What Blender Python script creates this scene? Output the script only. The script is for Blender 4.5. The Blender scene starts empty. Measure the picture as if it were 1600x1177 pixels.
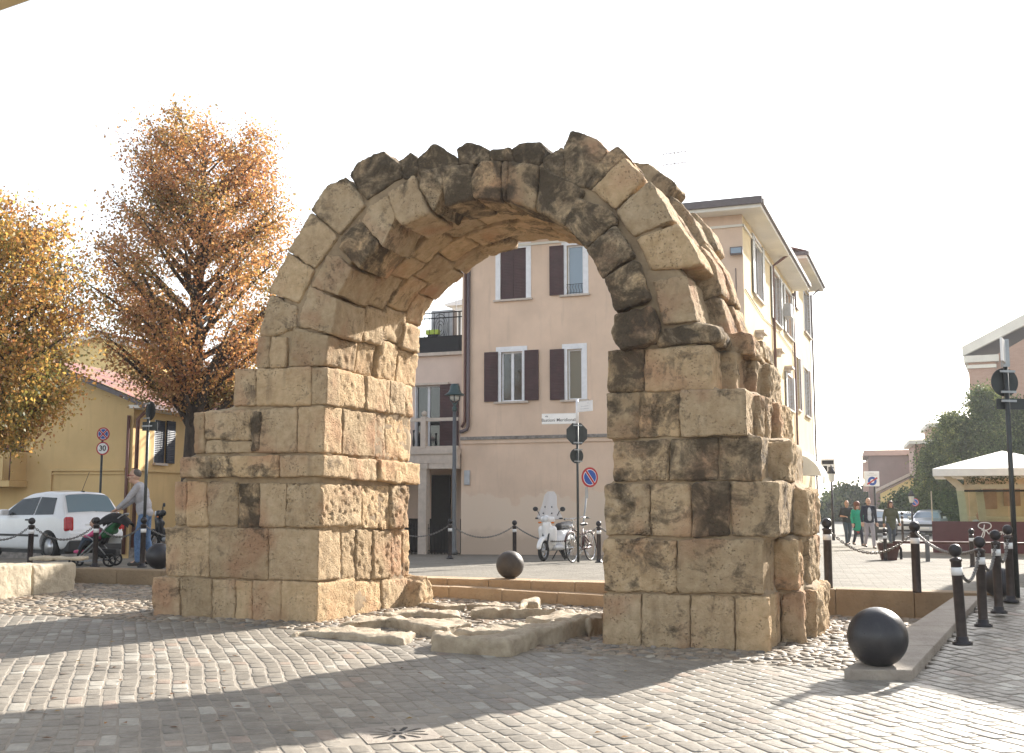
import bpy, bmesh, math, random
import numpy as np
from mathutils import Vector, Matrix, Euler, noise
R = math.radians
S = bpy.context.scene
COL = S.collection
rnd = random.Random(7)

# ------------------------------------------------------------------ camera
F, CX, CY, HOR, EYE = 1700.0, 800.0, 588.5, 785.0, 1.65
PITCH = math.atan((HOR - CY) / F)
CAMLOC = Vector((0, 0, EYE))
cam = bpy.data.cameras.new("camera")
cam.lens = 36 * F / 1600
cam.sensor_width = 36
cam.clip_start = 0.05
cam.clip_end = 3000
camo = bpy.data.objects.new("camera", cam)
COL.objects.link(camo)
camo.location = CAMLOC
camo.rotation_euler = (R(90) + PITCH, 0, 0)
S.camera = camo
CP, SP = math.cos(PITCH), math.sin(PITCH)

def ray(px, py):
    a, c = (px - CX) / F, -(py - CY) / F
    return Vector((a, CP - c * SP, SP + c * CP))
def gp(px, py, z=0.0):                 # point of the horizontal plane at height z seen at a photo pixel
    d = ray(px, py)
    return CAMLOC + d * ((z - EYE) / d.z)
def at(px, py, Y):                     # point at forward distance Y
    d = ray(px, py)
    return CAMLOC + d * (Y / d.y)
def onp(px, py, p0, n):                # point on a plane
    d = ray(px, py)
    return CAMLOC + d * ((p0 - CAMLOC).dot(n) / d.dot(n))
def zat(py, Y): return at(800, py, Y).z

ROT = R(21)
U = Vector((math.cos(ROT), -math.sin(ROT), 0))
V = Vector((math.sin(ROT), math.cos(ROT), 0))
Z = Vector((0, 0, 1))

# ------------------------------------------------------------------ materials
MATS = {}
def nt(name):
    m = bpy.data.materials.new(name)
    m.use_nodes = True
    t = m.node_tree
    t.nodes.clear()
    out = t.nodes.new("ShaderNodeOutputMaterial")
    b = t.nodes.new("ShaderNodeBsdfPrincipled")
    t.links.new(b.outputs[0], out.inputs[0])
    MATS[name] = m
    return m, t, b
def N(t, kind, **kw):
    n = t.nodes.new("ShaderNode" + kind)
    for k, v in kw.items():
        if k in n.inputs: n.inputs[k].default_value = v
        else: setattr(n, k, v)
    return n
def L(t, a, b): t.links.new(a, b)
def ramp(t, src, stops):
    r = N(t, "ValToRGB")
    e = r.color_ramp.elements
    while len(e) < len(stops): e.new(0.5)
    for i, (p, c) in enumerate(stops):
        e[i].position = p
        e[i].color = (c, c, c, 1) if isinstance(c, (int, float)) else (*c, 1)
    L(t, src, r.inputs[0])
    return r.outputs[0]
def mixc(t, fac, a, b, mode='MIX'):
    m = N(t, "Mix", data_type='RGBA', blend_type=mode)
    for s, v in ((m.inputs[0], fac), (m.inputs[6], a), (m.inputs[7], b)):
        if hasattr(v, "is_output"): L(t, v, s)
        elif isinstance(v, (int, float)): s.default_value = v
        else: s.default_value = (*v, 1)
    return m.outputs[2]
def mth(t, op, a, b=0.0):
    m = N(t, "Math", operation=op)
    for s, v in ((m.inputs[0], a), (m.inputs[1], b)):
        if hasattr(v, "is_output"): L(t, v, s)
        else: s.default_value = v
    return m.outputs[0]
def noi(t, co, scale, detail=4, rough=0.55, dist=0.0):
    n = N(t, "TexNoise", Scale=scale, Detail=detail, Roughness=rough, Distortion=dist)
    L(t, co, n.inputs['Vector'])
    return n.outputs['Fac']
def bump(t, b, h, strength=0.5, dist=0.02):
    n = N(t, "Bump", Strength=strength, Distance=dist)
    L(t, h, n.inputs['Height'])
    L(t, n.outputs[0], b.inputs['Normal'])
    return n
def wcoord(t): return N(t, "NewGeometry").outputs['Position']
def ocoord(t): return N(t, "TexCoord").outputs['Object']

def plain(name, col, rough=0.6, metal=0.0, var=0.12, scale=6, bmp=0.0, bscale=60, spec=None, coat=0.0):
    """painted / metal / cloth surface with slight mottling"""
    m, t, b = nt(name)
    co = wcoord(t)
    n = noi(t, co, scale, 5)
    lo = tuple(c * (1 - var) for c in col); hi = tuple(min(1, c * (1 + var)) for c in col)
    L(t, ramp(t, n, [(0.3, lo), (0.7, hi)]), b.inputs['Base Color'])
    b.inputs['Roughness'].default_value = rough
    b.inputs['Metallic'].default_value = metal
    if coat: b.inputs['Coat Weight'].default_value = coat
    if spec is not None: b.inputs['Specular IOR Level'].default_value = spec
    if bmp: bump(t, b, noi(t, co, bscale, 4), bmp, 0.01)
    return m

# ------------------------------------------------------------------ objects
def link(o, parent=None):
    COL.objects.link(o)
    if parent is not None: o.parent = parent
    return o
def tag(o, label=None, cat=None, group=None, kind=None):
    if label: o['label'] = label
    if cat: o['category'] = cat
    if group: o['group'] = group
    if kind: o['kind'] = kind
    return o
def empty(name, loc=(0, 0, 0), rz=0.0, label=None, cat=None, group=None):
    o = bpy.data.objects.new(name, None)
    o.empty_display_size = 0.2
    o.location = loc; o.rotation_euler = (0, 0, rz)
    link(o)
    return tag(o, label, cat, group)
def copy_tree(o, parent=None, **kw):
    c = o.copy(); COL.objects.link(c)
    if parent is not None: c.parent = parent
    for ch in list(o.children): copy_tree(ch, c)
    return c

class MB:
    """collects primitives and links them as ONE mesh object"""
    def __init__(s): s.v = []; s.f = []; s.sm = []
    def add(s, vs, fs, smooth=False):
        o = len(s.v)
        s.v += [tuple(p) for p in vs]
        s.f += [tuple(i + o for i in f) for f in fs]
        s.sm += [smooth] * len(fs)
        return s
    def box(s, c, d, rz=0.0, bev=0.0, mat=None):
        x, y, z = d[0] / 2, d[1] / 2, d[2] / 2
        if bev > 0:
            bm = bmesh.new(); bmesh.ops.create_cube(bm, size=1)
            bmesh.ops.scale(bm, vec=(d[0], d[1], d[2]), verts=bm.verts)
            bmesh.ops.bevel(bm, geom=list(bm.edges), offset=min(bev, .45 * min(d)), segments=2, profile=.6, affect='EDGES')
            bm.verts.index_update()
            vs = [v.co.copy() for v in bm.verts]; fs = [[v.index for v in f.verts] for f in bm.faces]; bm.free()
        else:
            vs = [Vector((a * x, b * y, e * z)) for e in (-1, 1) for a, b in ((-1, -1), (1, -1), (1, 1), (-1, 1))]
            fs = [(3, 2, 1, 0), (4, 5, 6, 7), (0, 1, 5, 4), (1, 2, 6, 5), (2, 3, 7, 6), (3, 0, 4, 7)]
        M = mat if mat is not None else Matrix.Rotation(rz, 3, 'Z')
        return s.add([M @ v + Vector(c) for v in vs], fs)
    def box2(s, a, b, bev=0.0):
        return s.box([(a[i] + b[i]) / 2 for i in range(3)], [abs(b[i] - a[i]) for i in range(3)], bev=bev)
    def prism(s, poly, vec, cap=True):
        """polygon (3d points) extruded by vec"""
        n = len(poly); vec = Vector(vec)
        vs = [Vector(p) for p in poly] + [Vector(p) + vec for p in poly]
        fs = [(i, (i + 1) % n, n + (i + 1) % n, n + i) for i in range(n)]
        if cap: fs += [tuple(range(n - 1, -1, -1)), tuple(range(n, 2 * n))]
        return s.add(vs, fs)
    def tube(s, pts, r, seg=8, closed=False, cap=True, smooth=True):
        pts = [Vector(p) for p in pts]; n = len(pts)
        rr = r if isinstance(r, (list, tuple)) else [r] * n
        vs = []; up = None
        for i, p in enumerate(pts):
            a = pts[i - 1] if (i > 0 or closed) else p
            b = pts[(i + 1) % n] if (i < n - 1 or closed) else p
            d = (b - a)
            d = d.normalized() if d.length > 1e-9 else Vector((0, 0, 1))
            if up is None:
                up = d.cross(Vector((0, 0, 1)))
                if up.length < 1e-3: up = d.cross(Vector((1, 0, 0)))
            up = (up - d * up.dot(d))
            if up.length < 1e-6: up = d.orthogonal()
            up.normalize(); w = d.cross(up)
            for k in range(seg):
                t = 2 * math.pi * k / seg
                vs.append(p + (up * math.cos(t) + w * math.sin(t)) * rr[i])
        fs = []
        m = n if closed else n - 1
        for i in range(m):
            j = (i + 1) % n
            for k in range(seg):
                l = (k + 1) % seg
                fs.append((i * seg + k, i * seg + l, j * seg + l, j * seg + k))
        if cap and not closed:
            fs += [tuple(range(seg - 1, -1, -1)), tuple((n - 1) * seg + k for k in range(seg))]
        return s.add(vs, fs, smooth)
    def lathe(s, prof, c=(0, 0, 0), seg=24, smooth=True, axis='Z', M=None, cap=True):
        """profile [(r,z)...] spun round an axis"""
        vs = []; fs = []; c = Vector(c); n = len(prof)
        for r, z in prof:
            for k in range(seg):
                t = 2 * math.pi * k / seg
                p = Vector((r * math.cos(t), r * math.sin(t), z))
                if axis == 'Y': p = Vector((p.x, p.z, p.y))
                if axis == 'X': p = Vector((p.z, p.x, p.y))
                if M is not None: p = M @ p
                vs.append(p + c)
        for i in range(n - 1):
            for k in range(seg):
                l = (k + 1) % seg
                fs.append((i * seg + k, i * seg + l, (i + 1) * seg + l, (i + 1) * seg + k))
        if cap: fs += [tuple(range(seg - 1, -1, -1)), tuple((n - 1) * seg + k for k in range(seg))]
        return s.add(vs, fs, smooth)
    def ball(s, c, r, seg=16, rings=10, sc=(1, 1, 1), M=None):
        pr = [(max(1e-4, math.sin(math.pi * i / rings)) , -math.cos(math.pi * i / rings)) for i in range(rings + 1)]
        vs = []; fs = []
        for a, z in pr:
            for k in range(seg):
                t = 2 * math.pi * k / seg
                p = Vector((a * math.cos(t) * r * sc[0], a * math.sin(t) * r * sc[1], z * r * sc[2]))
                if M is not None: p = M @ p
                vs.append(p + Vector(c))
        for i in range(rings):
            for k in range(seg):
                l = (k + 1) % seg
                fs.append((i * seg + k, i * seg + l, (i + 1) * seg + l, (i + 1) * seg + k))
        return s.add(vs, fs, True)
    def mesh(s, name):
        me = bpy.data.meshes.new(name)
        me.from_pydata(s.v, [], s.f)
        me.polygons.foreach_set("use_smooth", s.sm)
        me.update()
        return me
    def build(s, name, mat, parent=None):
        me = s.mesh(name)
        me.materials.append(MATS[mat] if isinstance(mat, str) else mat)
        o = bpy.data.objects.new(name, me)
        return link(o, parent)

def meshobj(name, verts, faces, mat, parent=None, smooth=False):
    me = bpy.data.meshes.new(name)
    me.from_pydata(verts, [], faces)
    if smooth: me.polygons.foreach_set("use_smooth", [True] * len(me.polygons))
    me.materials.append(MATS[mat] if isinstance(mat, str) else mat)
    me.update()
    return link(bpy.data.objects.new(name, me), parent)

def baked(me, mods):
    """evaluate modifiers on a mesh and return a plain mesh. mods: [(type, {props})]"""
    o = bpy.data.objects.new("tmp_bake", me)
    COL.objects.link(o)
    for k, (ty, pr) in enumerate(mods):
        m = o.modifiers.new("m%d" % k, ty)
        for a, b in pr.items(): setattr(m, a, b)
    dg = bpy.context.evaluated_depsgraph_get(); dg.update()
    ev = o.evaluated_get(dg)
    out = bpy.data.meshes.new_from_object(ev, depsgraph=dg)
    bpy.data.objects.remove(o)
    return out

def set_attr(me, name, cols, domain='FACE'):
    a = me.attributes.new(name, 'FLOAT_COLOR', domain)
    arr = np.ones((len(cols), 4), dtype=np.float32); arr[:, :3] = np.asarray(cols, dtype=np.float32)
    a.data.foreach_set("color", arr.ravel())

def np_noise(co, scale, off=0.0, octaves=3):
    return np.array([noise.fractal(Vector((c[0] * scale + off, c[1] * scale - off, c[2] * scale + 2 * off)), 0.9, 2.1, octaves) for c in co])

# ------------------------------------------------------------------ sun and sky
SUN_AZ, SUN_EL = R(38.5), R(27.5)
SUNDIR = Vector((math.sin(SUN_AZ) * math.cos(SUN_EL), math.cos(SUN_AZ) * math.cos(SUN_EL), math.sin(SUN_EL)))
w = bpy.data.worlds.new("World"); S.world = w; w.use_nodes = True
t = w.node_tree; t.nodes.clear()
sky = t.nodes.new("ShaderNodeTexSky"); sky.sky_type = 'NISHITA'; sky.sun_disc = False
sky.sun_elevation = SUN_EL; sky.sun_rotation = SUN_AZ
sky.air_density = 1.2; sky.dust_density = 1.3; sky.ozone_density = 1.0
bg = t.nodes.new("ShaderNodeBackground"); bg.inputs[1].default_value = 0.115
wo = t.nodes.new("ShaderNodeOutputWorld")
hs = t.nodes.new('ShaderNodeHueSaturation'); hs.inputs['Saturation'].default_value = .42
t.links.new(sky.outputs[0], hs.inputs['Color']); t.links.new(hs.outputs[0], bg.inputs[0]); t.links.new(bg.outputs[0], wo.inputs[0])
sl = bpy.data.lights.new("sun", 'SUN'); sl.energy = 4.6; sl.angle = R(0.5); sl.color = (1.0, 0.94, 0.85)
so = bpy.data.objects.new("sun", sl); COL.objects.link(so)
so.rotation_euler = (-SUNDIR).to_track_quat('-Z', 'Y').to_euler()
so.location = SUNDIR * 60
S.view_settings.view_transform = 'Standard'; S.view_settings.look = 'None'
S.view_settings.exposure = 1.53; S.view_settings.gamma = 1.0
S.cycles.max_bounces = 8; S.cycles.use_denoising = True
# ================================================================== ANCIENT ARCH
def mk_stone():
    m, t, b = nt("stone")
    co = ocoord(t)
    info = N(t, "ObjectInfo")
    rndv = info.outputs['Random']
    big = noi(t, co, 1.7, 5, .6)
    col = ramp(t, big, [(.28, (.39, .27, .16)), (.5, (.56, .415, .255)), (.72, (.68, .54, .365))])
    mid = noi(t, co, 9, 6, .65)
    col = mixc(t, .55, col, ramp(t, mid, [(.3, (.37, .262, .16)), (.7, (.69, .54, .37))]))
    pink = ramp(t, noi(t, co, 1.1, 3, .5, .4), [(.52, 0.0), (.68, .62)])
    col = mixc(t, pink, col, (.46, .245, .15))
    tint = ramp(t, rndv, [(0, (.80, .78, .74)), (.5, (.98, .97, .95)), (1, (1.12, 1.06, .96))])
    col = mixc(t, 1.0, col, tint, 'MULTIPLY')
    # black crust, amount from the block's own colour
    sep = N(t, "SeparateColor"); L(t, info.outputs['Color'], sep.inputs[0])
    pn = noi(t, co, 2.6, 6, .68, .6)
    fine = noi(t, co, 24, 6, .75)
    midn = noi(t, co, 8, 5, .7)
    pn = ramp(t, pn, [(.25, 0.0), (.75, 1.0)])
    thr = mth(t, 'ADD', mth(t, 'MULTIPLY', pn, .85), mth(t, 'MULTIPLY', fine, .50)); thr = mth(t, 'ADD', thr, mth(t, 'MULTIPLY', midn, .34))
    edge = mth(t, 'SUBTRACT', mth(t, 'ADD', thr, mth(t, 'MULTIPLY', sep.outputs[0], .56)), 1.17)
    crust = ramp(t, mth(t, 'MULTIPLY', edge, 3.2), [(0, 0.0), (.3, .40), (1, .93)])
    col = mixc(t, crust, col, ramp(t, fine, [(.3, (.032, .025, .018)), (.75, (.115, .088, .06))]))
    # vertical streaks of lighter lime and dark grime
    mp = N(t, "Mapping"); mp.inputs['Scale'].default_value = (7, 7, 1.1); L(t, co, mp.inputs[0])
    stn = noi(t, mp.outputs[0], 1.05, 4, .6)
    col = mixc(t, ramp(t, stn, [(.55, 0.0), (.75, .38)]), col, (.17, .125, .08))
    # tiny pits, darkened by putting their shade into the colour
    vor = N(t, "TexVoronoi", Scale=30.0); L(t, co, vor.inputs['Vector'])
    pit = ramp(t, vor.outputs['Distance'], [(.08, 1.0), (.30, 0.0)])
    pit = mth(t, 'MULTIPLY', pit, ramp(t, noi(t, co, 3.1, 3), [(.46, 0.0), (.60, 1.0)]))
    col = mixc(t, mth(t, 'MULTIPLY', pit, .35), col, (.10, .075, .05))
    L(t, col, b.inputs['Base Color'])
    b.inputs['Roughness'].default_value = .93
    b.inputs['Specular IOR Level'].default_value = .2
    h = mth(t, 'ADD', mth(t, 'MULTIPLY', noi(t, co, 30, 8, .7), 1.0), mth(t, 'MULTIPLY', pit, -1.3))
    h = mth(t, 'ADD', h, mth(t, 'MULTIPLY', noi(t, co, 11, 9, .72, .3), 1.2))
    bump(t, b, h, 1.0, .036)
mk_stone()
def mk_mortar():
    m, t, b = nt("mortar")
    co = ocoord(t)
    L(t, ramp(t, noi(t, co, 3, 6, .65), [(.3, (.20, .14, .085)), (.7, (.42, .315, .195))]), b.inputs['Base Color'])
    b.inputs['Roughness'].default_value = .95
    bump(t, b, noi(t, co, 25, 6, .7), .7, .02)
mk_mortar()

P0 = gp(1204, 1020, 0.0)               # right pier, front right corner at the ground: origin of the arch
ARCH = empty("ancient_arch", P0, -ROT, "weathered sandstone Roman arch of huge blocks standing alone in the sunken court", "arch")
DEPTH = 2.7
def loc(p): d = p - P0; return Vector((d.dot(U), d.dot(V), d.z))
def fr(px, py, v=0.0):                 # front-parallel plane at depth v -> (u, z)
    q = loc(onp(px, py, P0 + V * v, V)); return (q.x, q.z)
def sd(px, py, u):                     # plane at constant u -> (v, z)
    q = loc(onp(px, py, P0 + U * u, U)); return (q.y, q.z)
def w5(x, y): return (380 + x / 2.871, 190 + y / 2.871)
def w6(x, y): return (780 + x / 2.871, 190 + y / 2.871)
def w7(x, y): return (920 + x / 2.18, 500 + y / 2.18)
def w4(x, y): return (230 + x / 2.353, 500 + y / 2.353)

def erode(me, seed, amp=.02, rough=1.0, pitted=0.0, squash=None):
    n = len(me.vertices)
    co = np.empty(n * 3, dtype=np.float64); me.vertices.foreach_get("co", co); co = co.reshape(-1, 3)
    no = np.empty(n * 3, dtype=np.float32); me.vertices.foreach_get("normal", no); no = no.reshape(-1, 3)
    d = np_noise(co, 2.3, seed * 1.37, 3) * amp * 1.3 + np_noise(co, 8.0, seed * .71 + 5, 4) * amp * .8 + np_noise(co, 21.0, seed * .37 + 1, 2) * .0055
    if pitted > 0:
        p = np_noise(co, 14.0, seed + 2.2, 2)
        d -= np.clip(p - .18, 0, .6) * .075 * pitted
    co = co + no * d[:, None] * rough
    me.vertices.foreach_set("co", co.ravel()); me.update()

BN = [0]
def block(poly, ax, a, b, parent, name="stone_block", gap=.002, vox=.028, amp=.012, crust=.35, pitted=0.0, rnd_it=1, mat="stone", chip=0.0):
    """poly: 2d corner list; ax 'v': poly is (u,z), runs from v=a to b; ax 'u': poly is (v,z), runs from u=a to b"""
    BN[0] += 1; k = BN[0]
    rr = random.Random(k * 17 + 3)
    c = Vector((sum(p[0] for p in poly) / len(poly), sum(p[1] for p in poly) / len(poly)))
    P = []
    for p in poly:
        q = Vector(p) - c; l = max(q.length, 1e-3)
        q = q * max(.3, (l - gap * 1.4) / l) + c
        P.append((q.x + rr.uniform(-1, 1) * chip, q.y + rr.uniform(-1, 1) * chip))
    area = sum(P[i][0] * P[(i + 1) % len(P)][1] - P[(i + 1) % len(P)][0] * P[i][1] for i in range(len(P)))
    if area < 0: P = P[::-1]
    if ax == 'v': pts = [Vector((p[0], a, p[1])) for p in P]; vec = Vector((0, b - a, 0))
    else: pts = [Vector((a, p[0], p[1])) for p in P]; vec = Vector((b - a, 0, 0))
    mb = MB().prism(pts, vec)
    bm = bmesh.new(); me = mb.mesh("raw"); bm.from_mesh(me)
    bmesh.ops.recalc_face_normals(bm, faces=bm.faces); bm.to_mesh(me); bm.free()
    me = baked(me, [('REMESH', dict(mode='VOXEL', voxel_size=vox)), ('SMOOTH', dict(factor=.5, iterations=rnd_it))])
    if len(me.vertices) == 0: return None
    erode(me, k, amp, 1.0, pitted)
    me.polygons.foreach_set("use_smooth", [True] * len(me.polygons))
    me.materials.clear(); me.materials.append(MATS[mat])
    me.name = name
    o = bpy.data.objects.new(name, me); link(o, parent)
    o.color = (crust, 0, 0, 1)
    return o
def part(name, parent):
    o = bpy.data.objects.new(name, None); o.empty_display_size = .2
    return link(o, parent)
def core(poly, v0, v1, name, parent):
    pts = [Vector((p[0], v0, p[1])) for p in poly]
    me = MB().prism(pts, (0, v1 - v0, 0)).mesh("raw")
    bm = bmesh.new(); bm.from_mesh(me); bmesh.ops.recalc_face_normals(bm, faces=bm.faces); bm.to_mesh(me); bm.free()
    me = baked(me, [('REMESH', dict(mode='VOXEL', voxel_size=.07))])
    erode(me, 3.3, .015)
    me.polygons.foreach_set("use_smooth", [True] * len(me.polygons))
    me.materials.clear(); me.materials.append(MATS["mortar"]); me.name = name
    return link(bpy.data.objects.new(name, me), parent)
def lerp(a, b, t): return a + (b - a) * t

# ---------------- left pier
LP = part("pier", ARCH)
# course: front x's, (ytop left,right), (ybot left,right) in photo pixels; jamb x's with (ytop near,far),(ybot near,far)
LC = [
 dict(x=[238.5, 281, 331.5, 367.5, 394.5, 439, 496.5], t=(901.5, 910), b=(964, 977), j=[496.5, 555.5, 597.5, 636.5], jt=(910, 904), jb=(977, 950), cr=[.5, .2, .3, .3, .15, .15], jc=[.05, .1, .35]),
 dict(x=[257.6, 327.5, 419, 497.5], t=(824, 826.5), b=(900, 909), j=[497.5, 533.5, 556.5, 582, 611.5, 629.5, 642], jt=(826.5, 828), jb=(909, 903), cr=[.5, .4, .2], jc=[.1, .15, .2, .15, .3, .5], jp=.6),
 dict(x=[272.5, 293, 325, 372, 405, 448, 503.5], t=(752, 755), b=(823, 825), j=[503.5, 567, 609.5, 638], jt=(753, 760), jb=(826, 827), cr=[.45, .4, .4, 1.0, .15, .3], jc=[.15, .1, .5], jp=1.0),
 dict(x=[284.5, 333.5, 439.5, 502.5], t=(714, 711), b=(747, 745.5), j=[502.5, 538.5, 585.5, 618, 651.5], jt=(711, 723), jb=(747, 757), cr=[.65, .7, .5], jc=[.2, .1, .1, .2], proud=.07),
 dict(x=[303, 320, 394, 464.5, 507], t=(644, 634), b=(709, 708), j=[507, 535.5, 586, 603.5, 643.5], jt=(634, 655), jb=(708, 721), cr=[.4, .6, .5, .25], jc=[.05, .05, .1, .1]),
 dict(x=[364, 400.5, 486.5, 511], t=(576, 573), b=(635, 633), j=[511, 527.5, 571.5, 609.5, 633, 646.5], jt=(573, 602), jb=(631, 654), cr=[.55, .2, .15], jc=[.05, .15, .1, .1, .1]),
]
def lx(L_, x, xs): return lerp(L_[0], L_[1], (x - xs[0]) / (xs[-1] - xs[0]))
UL = None
for ci, c in enumerate(LC):
    xs, js = c['x'], c['j']; pr = c.get('proud', 0.0)
    uc = fr(xs[-1], (c['t'][1] + c['b'][1]) / 2)[0]
    jv = []
    for x in js:
        yt, yb = lx(c['jt'], x, js), lx(c['jb'], x, js)
        jv.append((sd(x, yt, uc), sd(x, yb, uc)))
    for i in range(len(xs) - 1):
        x0, x1 = xs[i], xs[i + 1]
        q = [fr(x0, lx(c['t'], x0, xs)), fr(x1, lx(c['t'], x1, xs)), fr(x1, lx(c['b'], x1, xs)), fr(x0, lx(c['b'], x0, xs))]
        last = i == len(xs) - 2
        if ci == 0: q[2] = (q[2][0], q[2][1] - .06); q[3] = (q[3][0], q[3][1] - .06)
        dep = jv[1][0][0] if last else .62
        if last: q[1] = (uc + pr, q[1][1]); q[2] = (uc + pr, q[2][1])
        cr_ = c['cr'][min(i, len(c['cr']) - 1)]
        if cr_ >= 1.0:                       # flush block standing in for a hole, the hole's shade put into its colour
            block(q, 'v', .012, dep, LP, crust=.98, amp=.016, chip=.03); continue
        if ci == 4 and i == 1:               # this block is split in two layers
            m0, m1 = fr(x0, 687), fr(x1, 690)
            block([q[0], q[1], m1, m0], 'v', -.02, dep, LP, crust=.6); block([m0, m1, q[2], q[3]], 'v', 0, dep, LP, crust=.45); continue
        block(q, 'v', -pr - rnd.uniform(0, .03), max(.35, dep), LP, crust=cr_, pitted=(.9 if last and ci == 2 else 0))
    for i in range(1, len(js) - 1):
        (a0, a1), (b0, b1) = jv[i], jv[i + 1]
        block([a0, b0, b1, (a1[0], a1[1] - (.05 if ci == 0 else 0))], 'u', uc - .62, uc + pr + rnd.uniform(-.02, .025), LP, crust=c['jc'][i], pitted=c.get('jp', .2), amp=.014, chip=.012)
    if ci == 4: block([fr(393, 643), fr(411, 643), fr(408, 706), fr(393, 706)], 'v', -.045, .3, LP, crust=.98, amp=.014, chip=.02)  # narrow dark block: shade of the other hole put into its colour
    # left flank
    ul = fr(xs[0], c['t'][0])[0]
    zt, zb = fr(xs[0], c['t'][0])[1], fr(xs[0], c['b'][0])[1]
    for a, b_ in ((.62, 1.6), (1.6, 2.65)):
        block([(a, zt), (b_, zt), (b_, zb), (a, zb)], 'u', ul, ul + .6, LP, crust=.45, vox=.06)
# stump at the back foot of the jamb
q = sd(655, 940, fr(497, 940)[0] + .15)
block([(2.35, .05), (2.62, .45), (2.85, .55), (3.05, .3), (3.15, .0)], 'u', fr(497, 940)[0] - .5, fr(497, 940)[0] + .22, LP, crust=.3, pitted=.6, amp=.03)
def cpoly(Cs, ins=.07):
    left = []; right = []
    for c in Cs:
        left.append((fr(c['x'][0], c['b'][0])[0] + ins, fr(c['x'][0], c['b'][0])[1])); left.append((fr(c['x'][0], c['t'][0])[0] + ins, fr(c['x'][0], c['t'][0])[1]))
        right.append((fr(c['x'][-1], c['b'][1])[0] - ins, fr(c['x'][-1], c['b'][1])[1])); right.append((fr(c['x'][-1], c['t'][1])[0] - ins, fr(c['x'][-1], c['t'][1])[1]))
    return left + right[::-1]
core(cpoly(LC, .03), .03, 2.6, "mortar_core", LP)

# ---------------- right pier
RP = part("pier", ARCH)
RC = [
 dict(x=[940.6, 1002.6, 1078.7, 1148, 1202], t=(926, 932), b=(1008, 1021), cr=[.3, .45, .4, .25], sx=1227),
 dict(x=[942, 1059, 1194.5], t=(841.5, 843), b=(925, 930), cr=[.6, .45], sx=1216, p0=.7),
 dict(x=[945, 1016.5, 1081, 1141, 1219], t=(756, 752), b=(838, 840), cr=[.7, .6, .95, .65], sx=1246, p0=.9),
 dict(x=[958, 1046, 1122, 1190.5], t=(689, 681), b=(752, 752), cr=[.75, 1.0, .8], sx=1200, p0=.8),
 dict(x=[947, 998, 1064, 1168], t=(615, 607), b=(687, 681), cr=[.7, .8, .4], sx=1183, last_in=1066),
 dict(x=[949, 1007, 1114], t=(547, 540), b=(614, 610), cr=[.95, .5], sx=1122),
]
for ci, c in enumerate(RC):
    xs = c['x']
    uc = fr(xs[-1], (c['t'][1] + c['b'][1]) / 2)[0]
    vs_ = max(.3, sd(c['sx'], (c['t'][1] + c['b'][1]) / 2, uc)[0])
    for i in range(len(xs) - 1):
        x0, x1 = xs[i], xs[i + 1]
        q = [fr(x0, lx(c['t'], x0, xs)), fr(x1, lx(c['t'], x1, xs)), fr(x1, lx(c['b'], x1, xs)), fr(x0, lx(c['b'], x0, xs))]
        if ci == 0: q[2] = (q[2][0], q[2][1] - .06); q[3] = (q[3][0], q[3][1] - .06)
        last = i == len(xs) - 2
        pr = .05 if (last and ci == 4) else 0
        block(q, 'v', -pr - rnd.uniform(0, .035), max(.55, vs_ if last else .6), RP, crust=c['cr'][i], pitted=(c.get('p0', 0) if i == 0 else .15), amp=.015, rnd_it=3 if ci in (2, 3) else 1)
    # inner flank (faces the opening, turned away from the camera)
    ul = fr(xs[0], c['t'][0])[0]; zt, zb = fr(xs[0], c['t'][0])[1], fr(xs[0], c['b'][0])[1]
    for a, b_ in ((.6, 1.6), (1.6, 2.65)):
        block([(a, zt), (b_, zt), (b_, zb), (a, zb)], 'u', ul, ul + .6, RP, crust=.3, vox=.06)
# blocks behind, standing out to the right: zoom x0,x1 of the front face, ytop, ybot, depth of the face, x of the far edge of its side
RB = [
 (672, 735, 930, 1085, .9, 742), (735, 785, 917, 1092, 1.45, 843),
 (645, 715, 748, 918, .85, 745), (738, 752, 743, 910, 1.7, 797),
 (705, 748, 575, 738, 1.35, 783),
 (588, 688, 412, 552, .75, 708), (690, 700, 428, 568, 1.6, 736),
 (572, 585, 250, 405, .5, 600), (598, 606, 262, 410, 1.0, 626), (622, 652, 275, 422, 1.45, 698),
 (423, 508, 105, 238, .6, 552), (548, 566, 135, 245, 1.2, 595), (592, 622, 150, 282, 1.75, 662),
]
RBU = []
for (a, b_, yt, yb, v0, xe) in RB:
    p = [fr(*w7(a - 20, yt), v0), fr(*w7(b_, yt), v0), fr(*w7(b_, yb), v0), fr(*w7(a - 20, yb), v0)]
    if yb > 1000: p[2] = (p[2][0], -.08); p[3] = (p[3][0], -.08)
    v1 = sd(*w7(xe, (yt + yb) / 2), p[1][0])[0]
    v1 = min(2.9, max(v0 + .25, v1)); RBU.append(((p[1][1] + p[2][1]) / 2, p[1][0], abs(p[1][1] - p[2][1]), v0))
    block(p, 'v', v0, v1, RP, crust=.42, amp=.03, pitted=.35, chip=.015)
core(cpoly(RC, .035), .035, 2.6, "mortar_core", RP)
mb = MB()
for (zm, ur, hh, v0) in RBU: mb.box2((-1.2, v0 + .1, zm - hh / 2 - .06), (ur - .07, 2.5, zm + hh / 2 + .03))
me = baked(mb.mesh("raw"), [('REMESH', dict(mode='VOXEL', voxel_size=.05))]); erode(me, 8.1, .02)
me.polygons.foreach_set("use_smooth", [True] * len(me.polygons)); me.materials.clear(); me.materials.append(MATS["mortar"]); me.name = "mortar_core"
link(bpy.data.objects.new("mortar_core", me), RP)

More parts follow.
